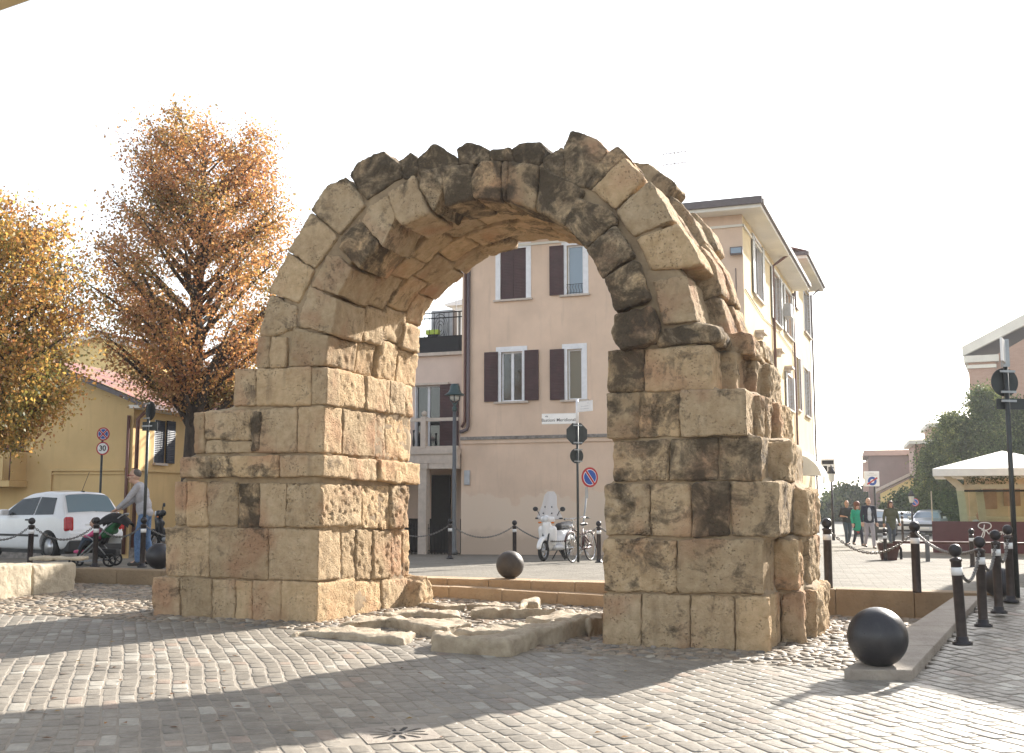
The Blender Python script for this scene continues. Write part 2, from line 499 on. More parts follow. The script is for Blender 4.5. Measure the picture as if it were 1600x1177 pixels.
# ---------------- arch ring
RG = part("arch_ring", ARCH)
outer = [
 (w5, [(60, 965), (120, 962), (118, 1105), (52, 1108)], .35), (w5, [(122, 962), (198, 962), (188, 1102), (120, 1105)], .25),
 (w5, [(115, 772), (245, 825), (240, 922), (140, 962), (66, 965)], .4),
 (w5, [(200, 582), (318, 668), (247, 820), (106, 768)], .3),
 (w5, [(304, 405), (425, 515), (320, 665), (196, 578)], .3),
 (w5, [(462, 248), (548, 375), (432, 508), (303, 398), (380, 280)], .55),
 (w5, [(508, 178), (560, 150), (625, 125), (700, 195), (715, 245), (548, 355), (472, 238)], 1.0),
 (w5, [(688, 172), (745, 132), (785, 165), (778, 245), (718, 260)], 1.0),
 (w5, [(775, 165), (858, 92), (962, 165), (965, 200), (790, 250)], 1.1),
 (w5, [(952, 118), (1000, 88), (1060, 98), (1115, 130), (1110, 185), (962, 200)], 1.1),
 (w5, [(1112, 128), (1200, 115), (1215, 180), (1108, 188)], 1.0),
 (w6, [(48, 118), (90, 90), (182, 90), (212, 122), (180, 200), (50, 188)], 1.0),
 (w6, [(182, 160), (285, 105), (290, 290), (190, 205)], 1.0),
 (w6, [(284, 100), (318, 36), (385, 52), (440, 78), (486, 125), (388, 300), (288, 285)], .9),
 (w6, [(482, 132), (530, 108), (575, 148), (408, 305), (388, 292)], .9),
 (w6, [(562, 155), (655, 255), (520, 395), (405, 308)], .35),
 (w6, [(680, 258), (788, 445), (602, 515), (522, 402)], .3),
 (w6, [(800, 450), (880, 570), (905, 632), (872, 645), (680, 668), (612, 525)], .35),
 (w6, [(678, 715), (845, 690), (892, 898), (735, 915), (692, 730)], .3),
]
for fn, poly, cr_ in outer:
    right = fn is w6
    block([fr(*fn(*p)) for p in poly], 'v', rnd.uniform(-.03, .02), .88, RG, "voussoir", crust=cr_, amp=.016, rnd_it=1, gap=.003)
inner = [
 (w5, [(220, 925), (382, 958), (368, 1096), (200, 1098)], .1, 0), (w5, [(298, 738), (422, 798), (402, 955), (238, 922)], .35, 0),
 (w5, [(380, 595), (430, 598), (492, 658), (422, 785), (302, 738)], .45, 0), (w5, [(528, 428), (608, 548), (520, 662), (425, 568), (440, 515)], .85, .02),
 (w5, [(655, 328), (692, 430), (628, 568), (532, 452), (562, 378)], .5, .03), (w5, [(772, 240), (838, 415), (718, 475), (682, 432), (652, 322)], .5, .05),
 (w5, [(800, 226), (892, 204), (905, 310), (858, 413), (792, 302)], .95, .05), (w5, [(890, 208), (1030, 188), (1042, 352), (905, 385), (900, 300)], 1.05, .05),
 (w5, [(1078, 180), (1170, 178), (1165, 362), (1040, 352), (1030, 255)], .85, .09), (w6, [(18, 180), (48, 184), (36, 358), (14, 356)], .8, .06),
 (w6, [(46, 184), (185, 200), (168, 398), (36, 358)], .85, .07), (w6, [(186, 200), (388, 312), (302, 478), (166, 398)], 1.0, .08),
 (w6, [(350, 343), (500, 400), (538, 452), (400, 578), (302, 480)], 1.05, .1), (w6, [(530, 462), (612, 602), (476, 708), (398, 578)], .95, .1),
 (w6, [(620, 622), (692, 800), (526, 865), (478, 708)], 1.0, .12), (w6, [(700, 828), (722, 920), (712, 995), (560, 1032), (516, 965), (520, 868)], 1.0, .14),
]
for fn, poly, cr_, pr in inner:
    block([fr(*fn(*p)) for p in poly], 'v', -pr, .8, RG, "voussoir", crust=cr_, amp=.017, rnd_it=9 if pr >= .06 else 1, gap=.002)
# springer slab of the right haunch
block([fr(*w6(*p)) for p in [(722, 938), (880, 905), (985, 925), (1000, 955), (985, 995), (712, 1005)]], 'v', -.02, .7, RG, "voussoir", crust=.85, amp=.028, rnd_it=6)
block([fr(*w6(*p), .8) for p in [(940, 925), (1130, 960), (1140, 1045), (940, 1045)]], 'v', .75, 1.8, RG, "voussoir", crust=.6, amp=.03)
block([fr(*w6(*p), 1.9) for p in [(1100, 970), (1180, 985), (1200, 1070), (1100, 1070)]], 'v', 1.9, 2.7, RG, "voussoir", crust=.6, amp=.03)
# inner and outer curve of the rings behind
icv = [fr(*p) for p in [(511, 572), (519, 522), (526, 466), (553, 420), (594, 385), (628, 352), (690, 325), (742, 311), (785, 313), (838, 328), (884, 355), (917, 392), (945, 436), (962, 490), (952, 552)]]
ocv = [fr(*p) for p in [(398, 572), (406, 526), (420, 458), (447, 393), (486, 331), (546, 272), (620, 245), (690, 238), (760, 240), (830, 232), (905, 222), (968, 240), (1012, 280), (1054, 345), (1094, 420), (1118, 548)]]
CEN = (( icv[0][0] + icv[-1][0]) / 2, icv[0][1] - .05)
def polar(cv): return sorted([(math.atan2(p[1] - CEN[1], p[0] - CEN[0]), math.hypot(p[0] - CEN[0], p[1] - CEN[1])) for p in cv])
def rad(pl, a):
    if a <= pl[0][0]: return pl[0][1]
    for (a0, r0), (a1, r1) in zip(pl, pl[1:]):
        if a <= a1: return lerp(r0, r1, (a - a0) / (a1 - a0))
    return pl[-1][1]
ip, op = polar(icv), polar(ocv)
def cp(a, r): return (CEN[0] + r * math.cos(a), CEN[1] + r * math.sin(a))
A0, A1 = .02, math.pi - .02
for row, (va, vb, n, dr) in enumerate(((.9, 1.48, 13, .0), (1.48, 2.1, 12, .03), (2.1, 2.72, 13, -.02))):
    cuts = [lerp(A0, A1, i / n) + (rnd.uniform(-.035, .035) if 0 < i < n else 0) for i in range(n + 1)]
    for i in range(n):
        a, b_ = cuts[i], cuts[i + 1]
        di = rnd.uniform(-.03, .05) + .05; do = rnd.uniform(-.10, .05) + dr
        if .12 < a < 1.05: do += rnd.uniform(.10, .24) * (1 if row else .5)
        mid = (a + b_) / 2
        poly = [cp(a, rad(ip, a) + di), cp(mid, rad(ip, mid) + di), cp(b_, rad(ip, b_) + di), cp(b_, rad(op, b_) + do), cp(mid, rad(op, mid) + do + rnd.uniform(-.04, .05)), cp(a, rad(op, a) + do)]
        if i == n - 1 and row == 2: vb_ = vb + .12
        else: vb_ = vb + rnd.uniform(-.06, .06)
        block(poly, 'v', va, vb_, RG, "voussoir", crust=.5 if a < 1.8 else .3, amp=.018, vox=.038, pitted=.2)
ring = [cp(lerp(A0 - .02, A1 + .02, i / 24), rad(ip, lerp(A0, A1, i / 24)) + .14) for i in range(25)] + [cp(lerp(A1 + .02, A0 - .02, i / 24), rad(op, lerp(A1, A0, i / 24)) - .2) for i in range(25)]
core(ring, .05, 2.55, "mortar_core", RG)
# ================================================================== GROUND
def UV(u, v, z=0.0): return P0 + U * u + V * v + Z * (z - P0.z)
def z_low(x, y):
    u = (Vector((x, y, 0)) - P0).dot(U)
    return min(.10, max(0.0, -.024 * (u + 1.9)))
KA, KB = gp(1421, 1059, 0.0), gp(1530, 936, 0.33)
KD = Vector((KB.x - KA.x, KB.y - KA.y, 0)); KL = KD.length; KD.normalize()
KN = Vector((-KD.y, KD.x, 0))          # towards the court
def z_ramp(x, y):
    tt = (Vector((x, y, 0)) - Vector((KA.x, KA.y, 0))).dot(KD)
    return min(.36, max(0.0, .33 * tt / KL))
def z_plaza(x, y):
    d = math.hypot(x * .6, y)
    z = max(.37 - .0125 * max(0, d - 15), -.35)
    f = min(1.0, max(0.0, (x - 5.5) / 4.0))           # the ground dips towards the pink house
    zd = .2325 - .0325 * (d - 26) if d > 26 else z
    return z * f + max(zd, -.28) * (1 - f) if x > -25 else z

def mk_paving(name, stone_lo, stone_hi, joint, bw, bh, rot, jw=.02, bs=.6):
    m, t, b = nt(name)
    co = wcoord(t)
    mp = N(t, "Mapping"); mp.inputs['Rotation'].default_value = (0, 0, rot); L(t, co, mp.inputs[0])
    wob = N(t, "TexNoise", Scale=2.0, Detail=3.0); L(t, mp.outputs[0], wob.inputs['Vector'])
    add = N(t, "MixRGB" if False else "Mix", data_type='RGBA', blend_type='LINEAR_LIGHT'); add.inputs[0].default_value = .035
    L(t, mp.outputs[0], add.inputs[6]); L(t, wob.outputs['Color'], add.inputs[7])
    br = N(t, "TexBrick", Scale=1.0)
    br.inputs['Brick Width'].default_value = bw; br.inputs['Row Height'].default_value = bh; br.inputs['Mortar Size'].default_value = jw
    br.inputs['Mortar Smooth'].default_value = .4
    br.inputs['Color1'].default_value = (0, 0, 0, 1); br.inputs['Color2'].default_value = (1, 1, 1, 1); br.inputs['Mortar'].default_value = (.5, .5, .5, 1)
    L(t, add.outputs[2], br.inputs['Vector'])
    c = ramp(t, br.outputs['Color'], [(0, stone_lo), (1, stone_hi)])
    c = mixc(t, .5, c, ramp(t, noi(t, co, 1.3, 6, .65), [(.3, stone_lo), (.7, stone_hi)]))
    c = mixc(t, mth(t, 'MULTIPLY', br.outputs['Fac'], .8), c, joint)
    sp = ramp(t, noi(t, co, 40, 3), [(.62, 0.0), (.72, .35)])
    c = mixc(t, sp, c, tuple(x * .45 for x in stone_lo))
    L(t, c, b.inputs['Base Color'])
    b.inputs['Roughness'].default_value = .85; b.inputs['Specular IOR Level'].default_value = .15
    h = mth(t, 'ADD', mth(t, 'MULTIPLY', br.outputs['Fac'], -1.0), mth(t, 'MULTIPLY', noi(t, co, 14, 5, .6), .8))
    bump(t, b, h, bs, .03)
mk_paving("plaza_stone", (.13, .118, .10), (.27, .25, .215), (.18, .16, .125), .34, .17, R(15))
mk_paving("far_paving", (.16, .15, .132), (.24, .226, .202), (.14, .128, .11), .5, .25, R(-21), .015, .35)
def mk_asphalt():
    m, t, b = nt("asphalt")
    co = wcoord(t)
    c = ramp(t, noi(t, co, .5, 5, .6), [(.3, (.065, .067, .072)), (.7, (.105, .107, .112))])
    c = mixc(t, .35, c, ramp(t, noi(t, co, 90, 3), [(.35, (.04, .04, .042)), (.7, (.17, .17, .17))]))
    L(t, c, b.inputs['Base Color']); b.inputs['Roughness'].default_value = .85
    bump(t, b, noi(t, co, 120, 3), .4, .006)
mk_asphalt()
def mk_sand():
    m, t, b = nt("joint_sand")
    co = wcoord(t)
    L(t, ramp(t, noi(t, co, 4, 6, .65), [(.3, (.215, .185, .148)), (.7, (.32, .28, .23))]), b.inputs['Base Color'])
    b.inputs['Roughness'].default_value = .95
    bump(t, b, noi(t, co, 70, 4), .5, .008)
mk_sand()
def mk_cobble(name, rough=.62, sc=1.0):
    m, t, b = nt(name)
    co = wcoord(t)
    at_ = N(t, "Attribute", attribute_name="tint")
    c = mixc(t, 1.0, at_.outputs['Color'], ramp(t, noi(t, co, 11 * sc, 6, .7), [(.3, (.72, .71, .69)), (.7, (1.18, 1.17, 1.15))]), 'MULTIPLY')
    c = mixc(t, 1.0, c, ramp(t, noi(t, co, .9, 5, .65), [(.28, (.78, .775, .76)), (.72, (1.16, 1.14, 1.1))]), 'MULTIPLY')
    pit = ramp(t, noi(t, co, 38 * sc, 4, .65), [(.60, 0.0), (.70, .55)])
    c = mixc(t, pit, c, (.085, .078, .068))
    L(t, c, b.inputs['Base Color'])
    b.inputs['Roughness'].default_value = rough; b.inputs['Specular IOR Level'].default_value = .22
    h = mth(t, 'ADD', noi(t, co, 22 * sc, 6, .65), mth(t, 'MULTIPLY', pit, -.5))
    bump(t, b, h, .55, .012)
mk_cobble("cobble", .5); mk_cobble("pebble", .6, 1.5)
def mk_slabstone(name, lo, hi, rough=.8, sc=3):
    m, t, b = nt(name)
    co = wcoord(t)
    c = ramp(t, noi(t, co, sc, 6, .65), [(.3, lo), (.7, hi)])
    c = mixc(t, ramp(t, noi(t, co, 14, 5, .7), [(.55, 0.0), (.75, .4)]), c, tuple(x * .5 for x in lo))
    L(t, c, b.inputs['Base Color']); b.inputs['Roughness'].default_value = rough
    bump(t, b, noi(t, co, 24, 8, .72), .8, .025)
mk_slabstone("kerb_stone", (.27, .225, .185), (.40, .345, .285))
mk_slabstone("retaining_stone", (.22, .15, .085), (.33, .24, .145), .85, 1.6)
mk_slabstone("step_stone", (.34, .23, .135), (.46, .335, .21), .85, 1.6)
mk_slabstone("worn_slab", (.29, .225, .155), (.50, .415, .30), .8, 4.5)
mk_slabstone("bench_stone", (.36, .30, .215), (.54, .46, .34), .9, 3.5)

VW = loc(gp(1300, 921, .38)).y          # wall line
UWL = loc(gp(149, 886, .38)).x           # left corner of the court
# lower court base
def grid(name, mat, us, vs, zf, kind='structure', off=0.0):
    vv = []; ff = []
    for v in vs:
        for u in us:
            p = UV(u, v); vv.append((p.x, p.y, zf(p.x, p.y) + off))
    n = len(us)
    for j in range(len(vs) - 1):
        for i in range(n - 1): ff.append((j * n + i, j * n + i + 1, (j + 1) * n + i + 1, (j + 1) * n + i))
    o = meshobj(name, vv, ff, mat); o['kind'] = kind
    return o
def lin(a, b, n): return [a + (b - a) * i / n for i in range(n + 1)]
def z_all(x, y):
    """lower court, ramp and foreground as one continuous field"""
    p = Vector((x, y, 0)) - Vector((KA.x, KA.y, 0))
    if p.dot(KN) < 0: return z_ramp(x, y)
    return z_low(x, y)
grid("court_ground", "joint_sand", lin(UWL, 14, 60), lin(-14, VW, 70), z_all, off=.0)
g = grid("plaza_paving", "plaza_stone", lin(-40, 60, 100), lin(VW + .3, 10.0, 8) + lin(10.5, 32, 26), z_plaza)
grid("left_street", "asphalt", lin(-60, UWL - .25, 20), lin(-14, VW + .3, 16), lambda x, y: .36)
grid("ground", "far_paving", [-1500, -300, -100, -60, -30, 0, 30, 60, 100, 300, 1500], lin(31.6, 62, 6) + [120, 400, 2500], lambda x, y: z_plaza(x, y) - .006)

# ---- laid stones (foreground): rows run towards the upper left
Wd = Vector((math.sin(R(-19.4)), math.cos(R(-19.4)), 0)); Wn = Vector((Wd.y, -Wd.x, 0))
arch_boxes = []
def in_court_pebbles(p):
    q = loc(p); e = .22 * noise.noise(Vector((p.x * .9, p.y * .9, 3.1)))
    return q.y > -1.0 + e + (.35 if q.x < -4 else 0)
def stone_mesh(name, mat, cells, sag=.012):
    """cells: list of (4 corner points, z function, colour, height)"""
    vv = []; ff = []; cc = []
    rr = random.Random(11)
    for (quad, h, col, tilt) in cells:
        c = sum(quad, Vector()) / 4
        o = len(vv)
        zc = z_all(c.x, c.y)
        tx, ty = rr.uniform(-1, 1) * tilt, rr.uniform(-1, 1) * tilt
        def zz(p, dz): return z_all(p.x, p.y) + dz + tx * (p.x - c.x) + ty * (p.y - c.y)
        # three rings: foot, shoulder, crown
        for f, dz in ((1.0, -.02), (.97, h * .62), (.84, h)):
            for i in range(4):
                a, b_ = quad[i], quad[(i + 1) % 4]
                for k in (.08 if f > .9 else .12, .5, .92 if f > .9 else .88):
                    p = c + (a.lerp(b_, k) - c) * f
                    vv.append((p.x, p.y, zz(p, dz)))
        vv.append((c.x, c.y, zz(c, h * 1.06)))
        m = 12
        for rg in range(2):
            for i in range(m):
                j = (i + 1) % m
                ff.append((o + rg * m + i, o + rg * m + j, o + (rg + 1) * m + j, o + (rg + 1) * m + i))
        for i in range(m): ff.append((o + 2 * m + i, o + 2 * m + (i + 1) % m, o + 3 * m))
        cc += [col] * (m * 3)
    me = bpy.data.meshes.new(name); me.from_pydata(vv, [], ff)
    me.polygons.foreach_set("use_smooth", [True] * len(ff))
    set_attr(me, "tint", cc)
    me.materials.append(MATS[mat]); me.update()
    o = link(bpy.data.objects.new(name, me)); o['kind'] = 'structure'
    return o
rr = random.Random(5)
cells = []
DRC = gp(621, 1148, 0)
def stone_col(r):
    base = Vector((.262, .240, .212)) * r.uniform(.86, 1.14)
    if r.random() < .10: base = Vector((.38, .36, .325))
    if r.random() < .04: base = Vector((.33, .27, .23))
    return tuple(base)
a = -14.0
rowi = 0
while a < 16.0:
    wdt = .142 + rr.uniform(-.012, .012)
    s = 3.0 + rr.uniform(0, .3)
    while s < 24.0:
        ln = rr.choice((.16, .2, .24, .28, .34)) + rr.uniform(-.025, .025)
        g_ = .008
        pts = [Wn * (a + g_) + Wd * (s + g_), Wn * (a + wdt - g_) + Wd * (s + g_), Wn * (a + wdt - g_) + Wd * (s + ln - g_), Wn * (a + g_) + Wd * (s + ln - g_)]
        c = sum(pts, Vector()) / 4
        s += ln
        if c.y < 5.8 or abs(c.x) > .52 * c.y + 1.2: continue
        right = (c - Vector((KA.x, KA.y, 0))).dot(KN) < 0
        if right:
            if loc(c).y > VW + 1.5: continue
        elif in_court_pebbles(c): continue
        tk = (c - Vector((KA.x, KA.y, 0))).dot(KD); nk = (c - Vector((KA.x, KA.y, 0))).dot(KN)
        if tk > -.02 and -.02 < nk < .62: continue
        if abs(c.x - DRC.x) < .30 and abs(c.y - DRC.y) < .33: continue
        def wob(p): return p + Wn * (.055 * noise.noise(Vector((p.x * .55, p.y * .55, 1.7))) + .016 * noise.noise(Vector((p.x * 2.2, p.y * 2.2, 7.7)))) + Wd * (.03 * noise.noise(Vector((p.x * .9, p.y * .9, 4.1))))
        pts = [wob(p) + Vector((rr.uniform(-1, 1), rr.uniform(-1, 1), 0)) * .009 for p in pts]
        cells.append((pts, .0035 + rr.uniform(-.0025, .003), stone_col(rr), .010))
    a += wdt
stone_mesh("cobble_paving", "cobble", cells)

# ---- river pebbles set round the arch
def pebbles():
    vv = []; ff = []; cc = []
    r = random.Random(9)
    def inside_pier(q):
        return (-.1 < q.y < 2.75) and ((-8.1 < q.x < -5.05 + .0) or (-2.15 < q.x < .05)) and False
    u = UWL + .15; n = 0
    step = .118
    uu = UWL + .1
    while uu < 9.0:
        v = -1.6
        while v < VW - .02:
            p = UV(uu + r.uniform(-.04, .04), v + r.uniform(-.04, .04)); p.z = 0
            v += step * r.uniform(.85, 1.2)
            if not in_court_pebbles(p): continue
            if (p - Vector((KA.x, KA.y, 0))).dot(KN) < .55: continue
            if abs(p.x) > .52 * p.y + .5: continue
            th = r.uniform(0, math.pi); la = r.uniform(.06, .105); lb = la * r.uniform(.5, .8); h = r.uniform(.008, .024)
            z0 = z_low(p.x, p.y)
            o = len(vv); ca, sa = math.cos(th), math.sin(th)
            tx, ty = r.uniform(-.16, .16), r.uniform(-.16, .16)
            m = 7
            for f, dz in ((1.0, -.015), (.92, h * .55), (.55, h * .95)):
                for i in range(m):
                    t_ = 2 * math.pi * i / m
                    x, y = la * f * math.cos(t_) * r.uniform(.9, 1.1), lb * f * math.sin(t_) * r.uniform(.9, 1.1)
                    X, Y = x * ca - y * sa, x * sa + y * ca
                    vv.append((p.x + X, p.y + Y, z0 + dz + tx * X + ty * Y))
            vv.append((p.x, p.y, z0 + h))
            for rg in range(2):
                for i in range(m):
                    j = (i + 1) % m
                    ff.append((o + rg * m + i, o + rg * m + j, o + (rg + 1) * m + j, o + (rg + 1) * m + i))
            for i in range(m): ff.append((o + 2 * m + i, o + 2 * m + (i + 1) % m, o + 3 * m))
            k = r.random(); s_ = r.uniform(.75, 1.3)
            base = (.275, .232, .185) if k < .6 else (.31, .24, .18) if k < .8 else (.22, .20, .18) if k < .95 else (.38, .34, .285)
            cc += [tuple(x * s_ for x in base)] * (m * 3)
        uu += step
    me = bpy.data.meshes.new("pebble_paving"); me.from_pydata(vv, [], ff)
    me.polygons.foreach_set("use_smooth", [True] * len(ff))
    set_attr(me, "tint", cc); me.materials.append(MATS["pebble"]); me.update()
    o = link(bpy.data.objects.new("pebble_paving", me)); o['kind'] = 'structure'
pebbles()

# ---- court walls, steps, kerb
def slabrow(name, mat, a, b, thick, z0f, z1f, n, side, label, cat, bev=.012, ztop_out=None):
    """row of slabs along a->b (ground points); thickness goes to 'side' (vector)"""
    mb = MB(); r = random.Random(len(name) + int(a.x * 10))
    d = (b - a)
    for i in range(n):
        p, q = a + d * (i / n + .0006), a + d * ((i + 1) / n - .0006)
        zt0, zt1 = z1f(p), z1f(q); zb0, zb1 = z0f(p), z0f(q)
        e = r.uniform(-.004, .004)
        s = side * thick
        vs = [Vector((p.x, p.y, zb0)), Vector((q.x, q.y, zb1)), Vector((q.x + s.x, q.y + s.y, zb1)), Vector((p.x + s.x, p.y + s.y, zb0)),
              Vector((p.x, p.y, zt0 + e)), Vector((q.x, q.y, zt1 + e)), Vector((q.x + s.x, q.y + s.y, zt1 + e)), Vector((p.x + s.x, p.y + s.y, zt0 + e))]
        mb.add(vs, [(3, 2, 1, 0), (4, 5, 6, 7), (0, 1, 5, 4), (1, 2, 6, 5), (2, 3, 7, 6), (3, 0, 4, 7)])
    bm = bmesh.new(); me = mb.mesh(name); bm.from_mesh(me)
    bmesh.ops.recalc_face_normals(bm, faces=bm.faces)
    bmesh.ops.bevel(bm, geom=list(bm.edges), offset=bev, segments=2, profile=.6, affect='EDGES')
    bm.to_mesh(me); bm.free()
    me.materials.append(MATS[mat])
    o = link(bpy.data.objects.new(name, me))
    return tag(o, label, cat)
ZW = .385
uR = loc(gp(1492, 930, ZW)).x
uS0, uS1 = loc(gp(632, 903, ZW)).x, loc(gp(975, 910, ZW)).x
low = lambda p: z_low(p.x, p.y) - .12
slabrow("retaining_wall", "retaining_stone", UV(UWL, VW), UV(uS0, VW), .42, low, lambda p: ZW, 7, V, "low tan stone retaining wall behind the left pier", "wall")
slabrow("retaining_wall", "retaining_stone", UV(uS1, VW), UV(uR + .55, VW), .42, low, lambda p: ZW, 5, V, "low tan stone retaining wall behind the right pier", "wall")
slabrow("retaining_wall", "retaining_stone", UV(UWL, VW - 5.5), UV(UWL, VW - .003), .35, low, lambda p: ZW - .004, 4, -U, "short dark retaining wall running forward behind the stone bench", "wall")
slabrow("stone_step", "step_stone", UV(uS0 + .003, VW - .02), UV(uS1 - .003, VW - .02), .46, low, lambda p: ZW + .003, 5, V, "upper step of the pale stone steps seen through the arch", "step")
slabrow("stone_step", "step_stone", UV(uS0 + .003, VW - .36), UV(uS1 - .003, VW - .36), .337, low, lambda p: z_low(p.x, p.y) + .19, 4, V, "lower step of the pale stone steps seen through the arch", "step")
# kerb: widening slab that climbs from the foreground to the wall corner
kin0, kin1 = gp(1318, 1046, .10), gp(1492, 931, ZW)
ko0, ko1 = gp(1424, 1047, .10), gp(1532, 931, ZW)
mb = MB(); nk_ = 4
for i in range(nk_):
    f0, f1 = i / nk_ + .0008, (i + 1) / nk_ - .0008
    a0, a1, b0, b1 = kin0.lerp(kin1, f0), kin0.lerp(kin1, f1), ko0.lerp(ko1, f0), ko0.lerp(ko1, f1)
    top = [a0, b0, b1, a1]
    vs = [Vector((p.x, p.y, z_low(p.x, p.y) - .15)) for p in top] + top
    mb.add(vs, [(3, 2, 1, 0), (4, 5, 6, 7), (0, 1, 5, 4), (1, 2, 6, 5), (2, 3, 7, 6), (3, 0, 4, 7)])
bm = bmesh.new(); me = mb.mesh("kerb"); bm.from_mesh(me)
bmesh.ops.recalc_face_normals(bm, faces=bm.faces)
bmesh.ops.bevel(bm, geom=list(bm.edges), offset=.014, segments=2, profile=.6, affect='EDGES')
bm.to_mesh(me); bm.free(); me.materials.append(MATS["kerb_stone"])
kerb = tag(link(bpy.data.objects.new("kerb", me)), "wide grey stone kerb climbing to the right of the arch", "kerb", kind='structure')

# ---- Roman paving slabs in the archway
def w9(x, y): return (420 + x * .3375, 850 + y * .3375)
def slab(poly, zt, th, label, seed, tilt=(0, 0)):
    ym = sum(p[1] for p in poly) / len(poly)
    zt *= .86
    pts = []
    for p in poly:
        px, py = w9(*p)
        if p[1] > ym: py -= zt * .8 * (py - HOR) / EYE
        pts.append(gp(px, py, zt))
    c = sum(pts, Vector()) / len(pts)
    pts = [p + Z * ((p.x - c.x) * tilt[0] + (p.y - c.y) * tilt[1]) for p in pts]
    ar = sum(pts[i].x * pts[(i + 1) % len(pts)].y - pts[(i + 1) % len(pts)].x * pts[i].y for i in range(len(pts)))
    if ar < 0: pts = pts[::-1]
    me = MB().prism([p - Z * th for p in pts], (0, 0, th)).mesh("raw")
    bm = bmesh.new(); bm.from_mesh(me); bmesh.ops.recalc_face_normals(bm, faces=bm.faces); bm.to_mesh(me); bm.free()
    me = baked(me, [('REMESH', dict(mode='VOXEL', voxel_size=.03)), ('SMOOTH', dict(factor=.5, iterations=1))])
    erode(me, seed, .024, 1.0, .3)
    me.polygons.foreach_set("use_smooth", [True] * len(me.polygons))
    me.materials.clear(); me.materials.append(MATS["worn_slab"]); me.name = "paving_slab"
    return tag(link(bpy.data.objects.new("paving_slab", me)), label, "stone slab", "worn ancient paving slabs under the arch")
SL = [
 ([(105, 408), (330, 372), (560, 402), (690, 445), (620, 478), (330, 458), (110, 442)], .17, "frontmost worn slab on the left, long and low in the pebbles"),
 ([(332, 366), (600, 340), (880, 345), (938, 362), (800, 440), (700, 430), (560, 396), (420, 386)], .22, "hollowed worn slab beside the left pier, second from the front"),
 ([(520, 322), (700, 308), (900, 330), (880, 348), (600, 346)], .20, "narrow worn slab at the middle of the left pier's foot"),
 ([(600, 298), (740, 275), (960, 283), (1160, 288), (1050, 312), (820, 325)], .18, "flat worn slab at the back of the passage nearest the steps"),
 ([(760, 462), (900, 424), (1190, 400), (1242, 470), (1110, 512), (760, 492)], .24, "rounded front slab with a dark shaded end in the middle of the passage"),
 ([(840, 402), (1030, 370), (1262, 376), (1322, 412), (1310, 456), (1232, 462), (1190, 402)], .25, "broad worn slab right behind the rounded front slab"),
 ([(1040, 362), (1270, 364), (1400, 340), (1412, 420), (1330, 452), (1262, 386)], .27, "upright edged slab with a sharp lit corner in the passage"),
 ([(1182, 330), (1400, 302), (1482, 340), (1480, 402), (1412, 420), (1400, 352)], .27, "slab with a lit front face second from the right pier"),
 ([(1402, 302), (1548, 318), (1550, 402), (1490, 412), (1484, 350)], .27, "slab touching the right pier's inner foot"),
 ([(1160, 284), (1200, 268), (1248, 270), (1250, 304), (1172, 308)], .27, "small rough lump of stone on the slabs near the steps"),
 ([(930, 304), (1140, 298), (1390, 298), (1200, 345), (950, 342)], .22, "long flat slab in the middle of the passage behind the upright one"),
]
for i, (poly, zt, lab) in enumerate(SL): slab(poly, zt, zt + .06, lab, 40 + i, (rnd.uniform(-.01, .01), rnd.uniform(-.01, .02)))

# ---- stone bench blocks at the left
def benchblock(x0, x1, yt, yb, yb2, label, seed, dep=.7):
    p = gp(x0, yb, .08); q = gp(x1, yb2, .08)
    h = zat(yt, q.y) - .08
    n = Vector((-(q - p).normalized().y, (q - p).normalized().x, 0))
    pts = [p, q, q + n * dep, p + n * dep]
    me = MB().prism([Vector((a.x, a.y, .02)) for a in pts], (0, 0, h + .06)).mesh("raw")
    bm = bmesh.new(); bm.from_mesh(me); bmesh.ops.recalc_face_normals(bm, faces=bm.faces); bm.to_mesh(me); bm.free()
    me = baked(me, [('REMESH', dict(mode='VOXEL', voxel_size=.03)), ('SMOOTH', dict(factor=.5, iterations=4))])
    erode(me, seed, .011, 1.0, .3)
    me.polygons.foreach_set("use_smooth", [True] * len(me.polygons))
    me.materials.clear(); me.materials.append(MATS["bench_stone"]); me.name = "stone_block"
    return tag(link(bpy.data.objects.new("stone_block", me)), label, "stone block", "loose stone blocks at the left")
benchblock(-75, 49, 880, 949, 933, "rough pale stone block cut by the left edge of the photo", 71)
benchblock(50.5, 118, 879, 932.5, 925, "square pale stone block with a clean right end, low beside the cobbles", 72)
p = gp(55, 880, .55)
me = MB().box((0, 0, 0), (.95, .5, .06)).mesh("raw")
me = baked(me, [('REMESH', dict(mode='VOXEL', voxel_size=.03)), ('SMOOTH', dict(factor=.5, iterations=5))])
erode(me, 73, .02)
me.materials.clear(); me.materials.append(MATS["bench_stone"])
o = link(bpy.data.objects.new("flat_stone", me)); bpt = gp(60, 926, .08)
o.location = (bpt.x + .12, bpt.y + .5, .08 + zat(879, bpt.y) - .08 + .045); o.rotation_euler = (0, 0, -.2)
tag(o, "thin flat stone lying on top of the loose pale blocks", "stone")

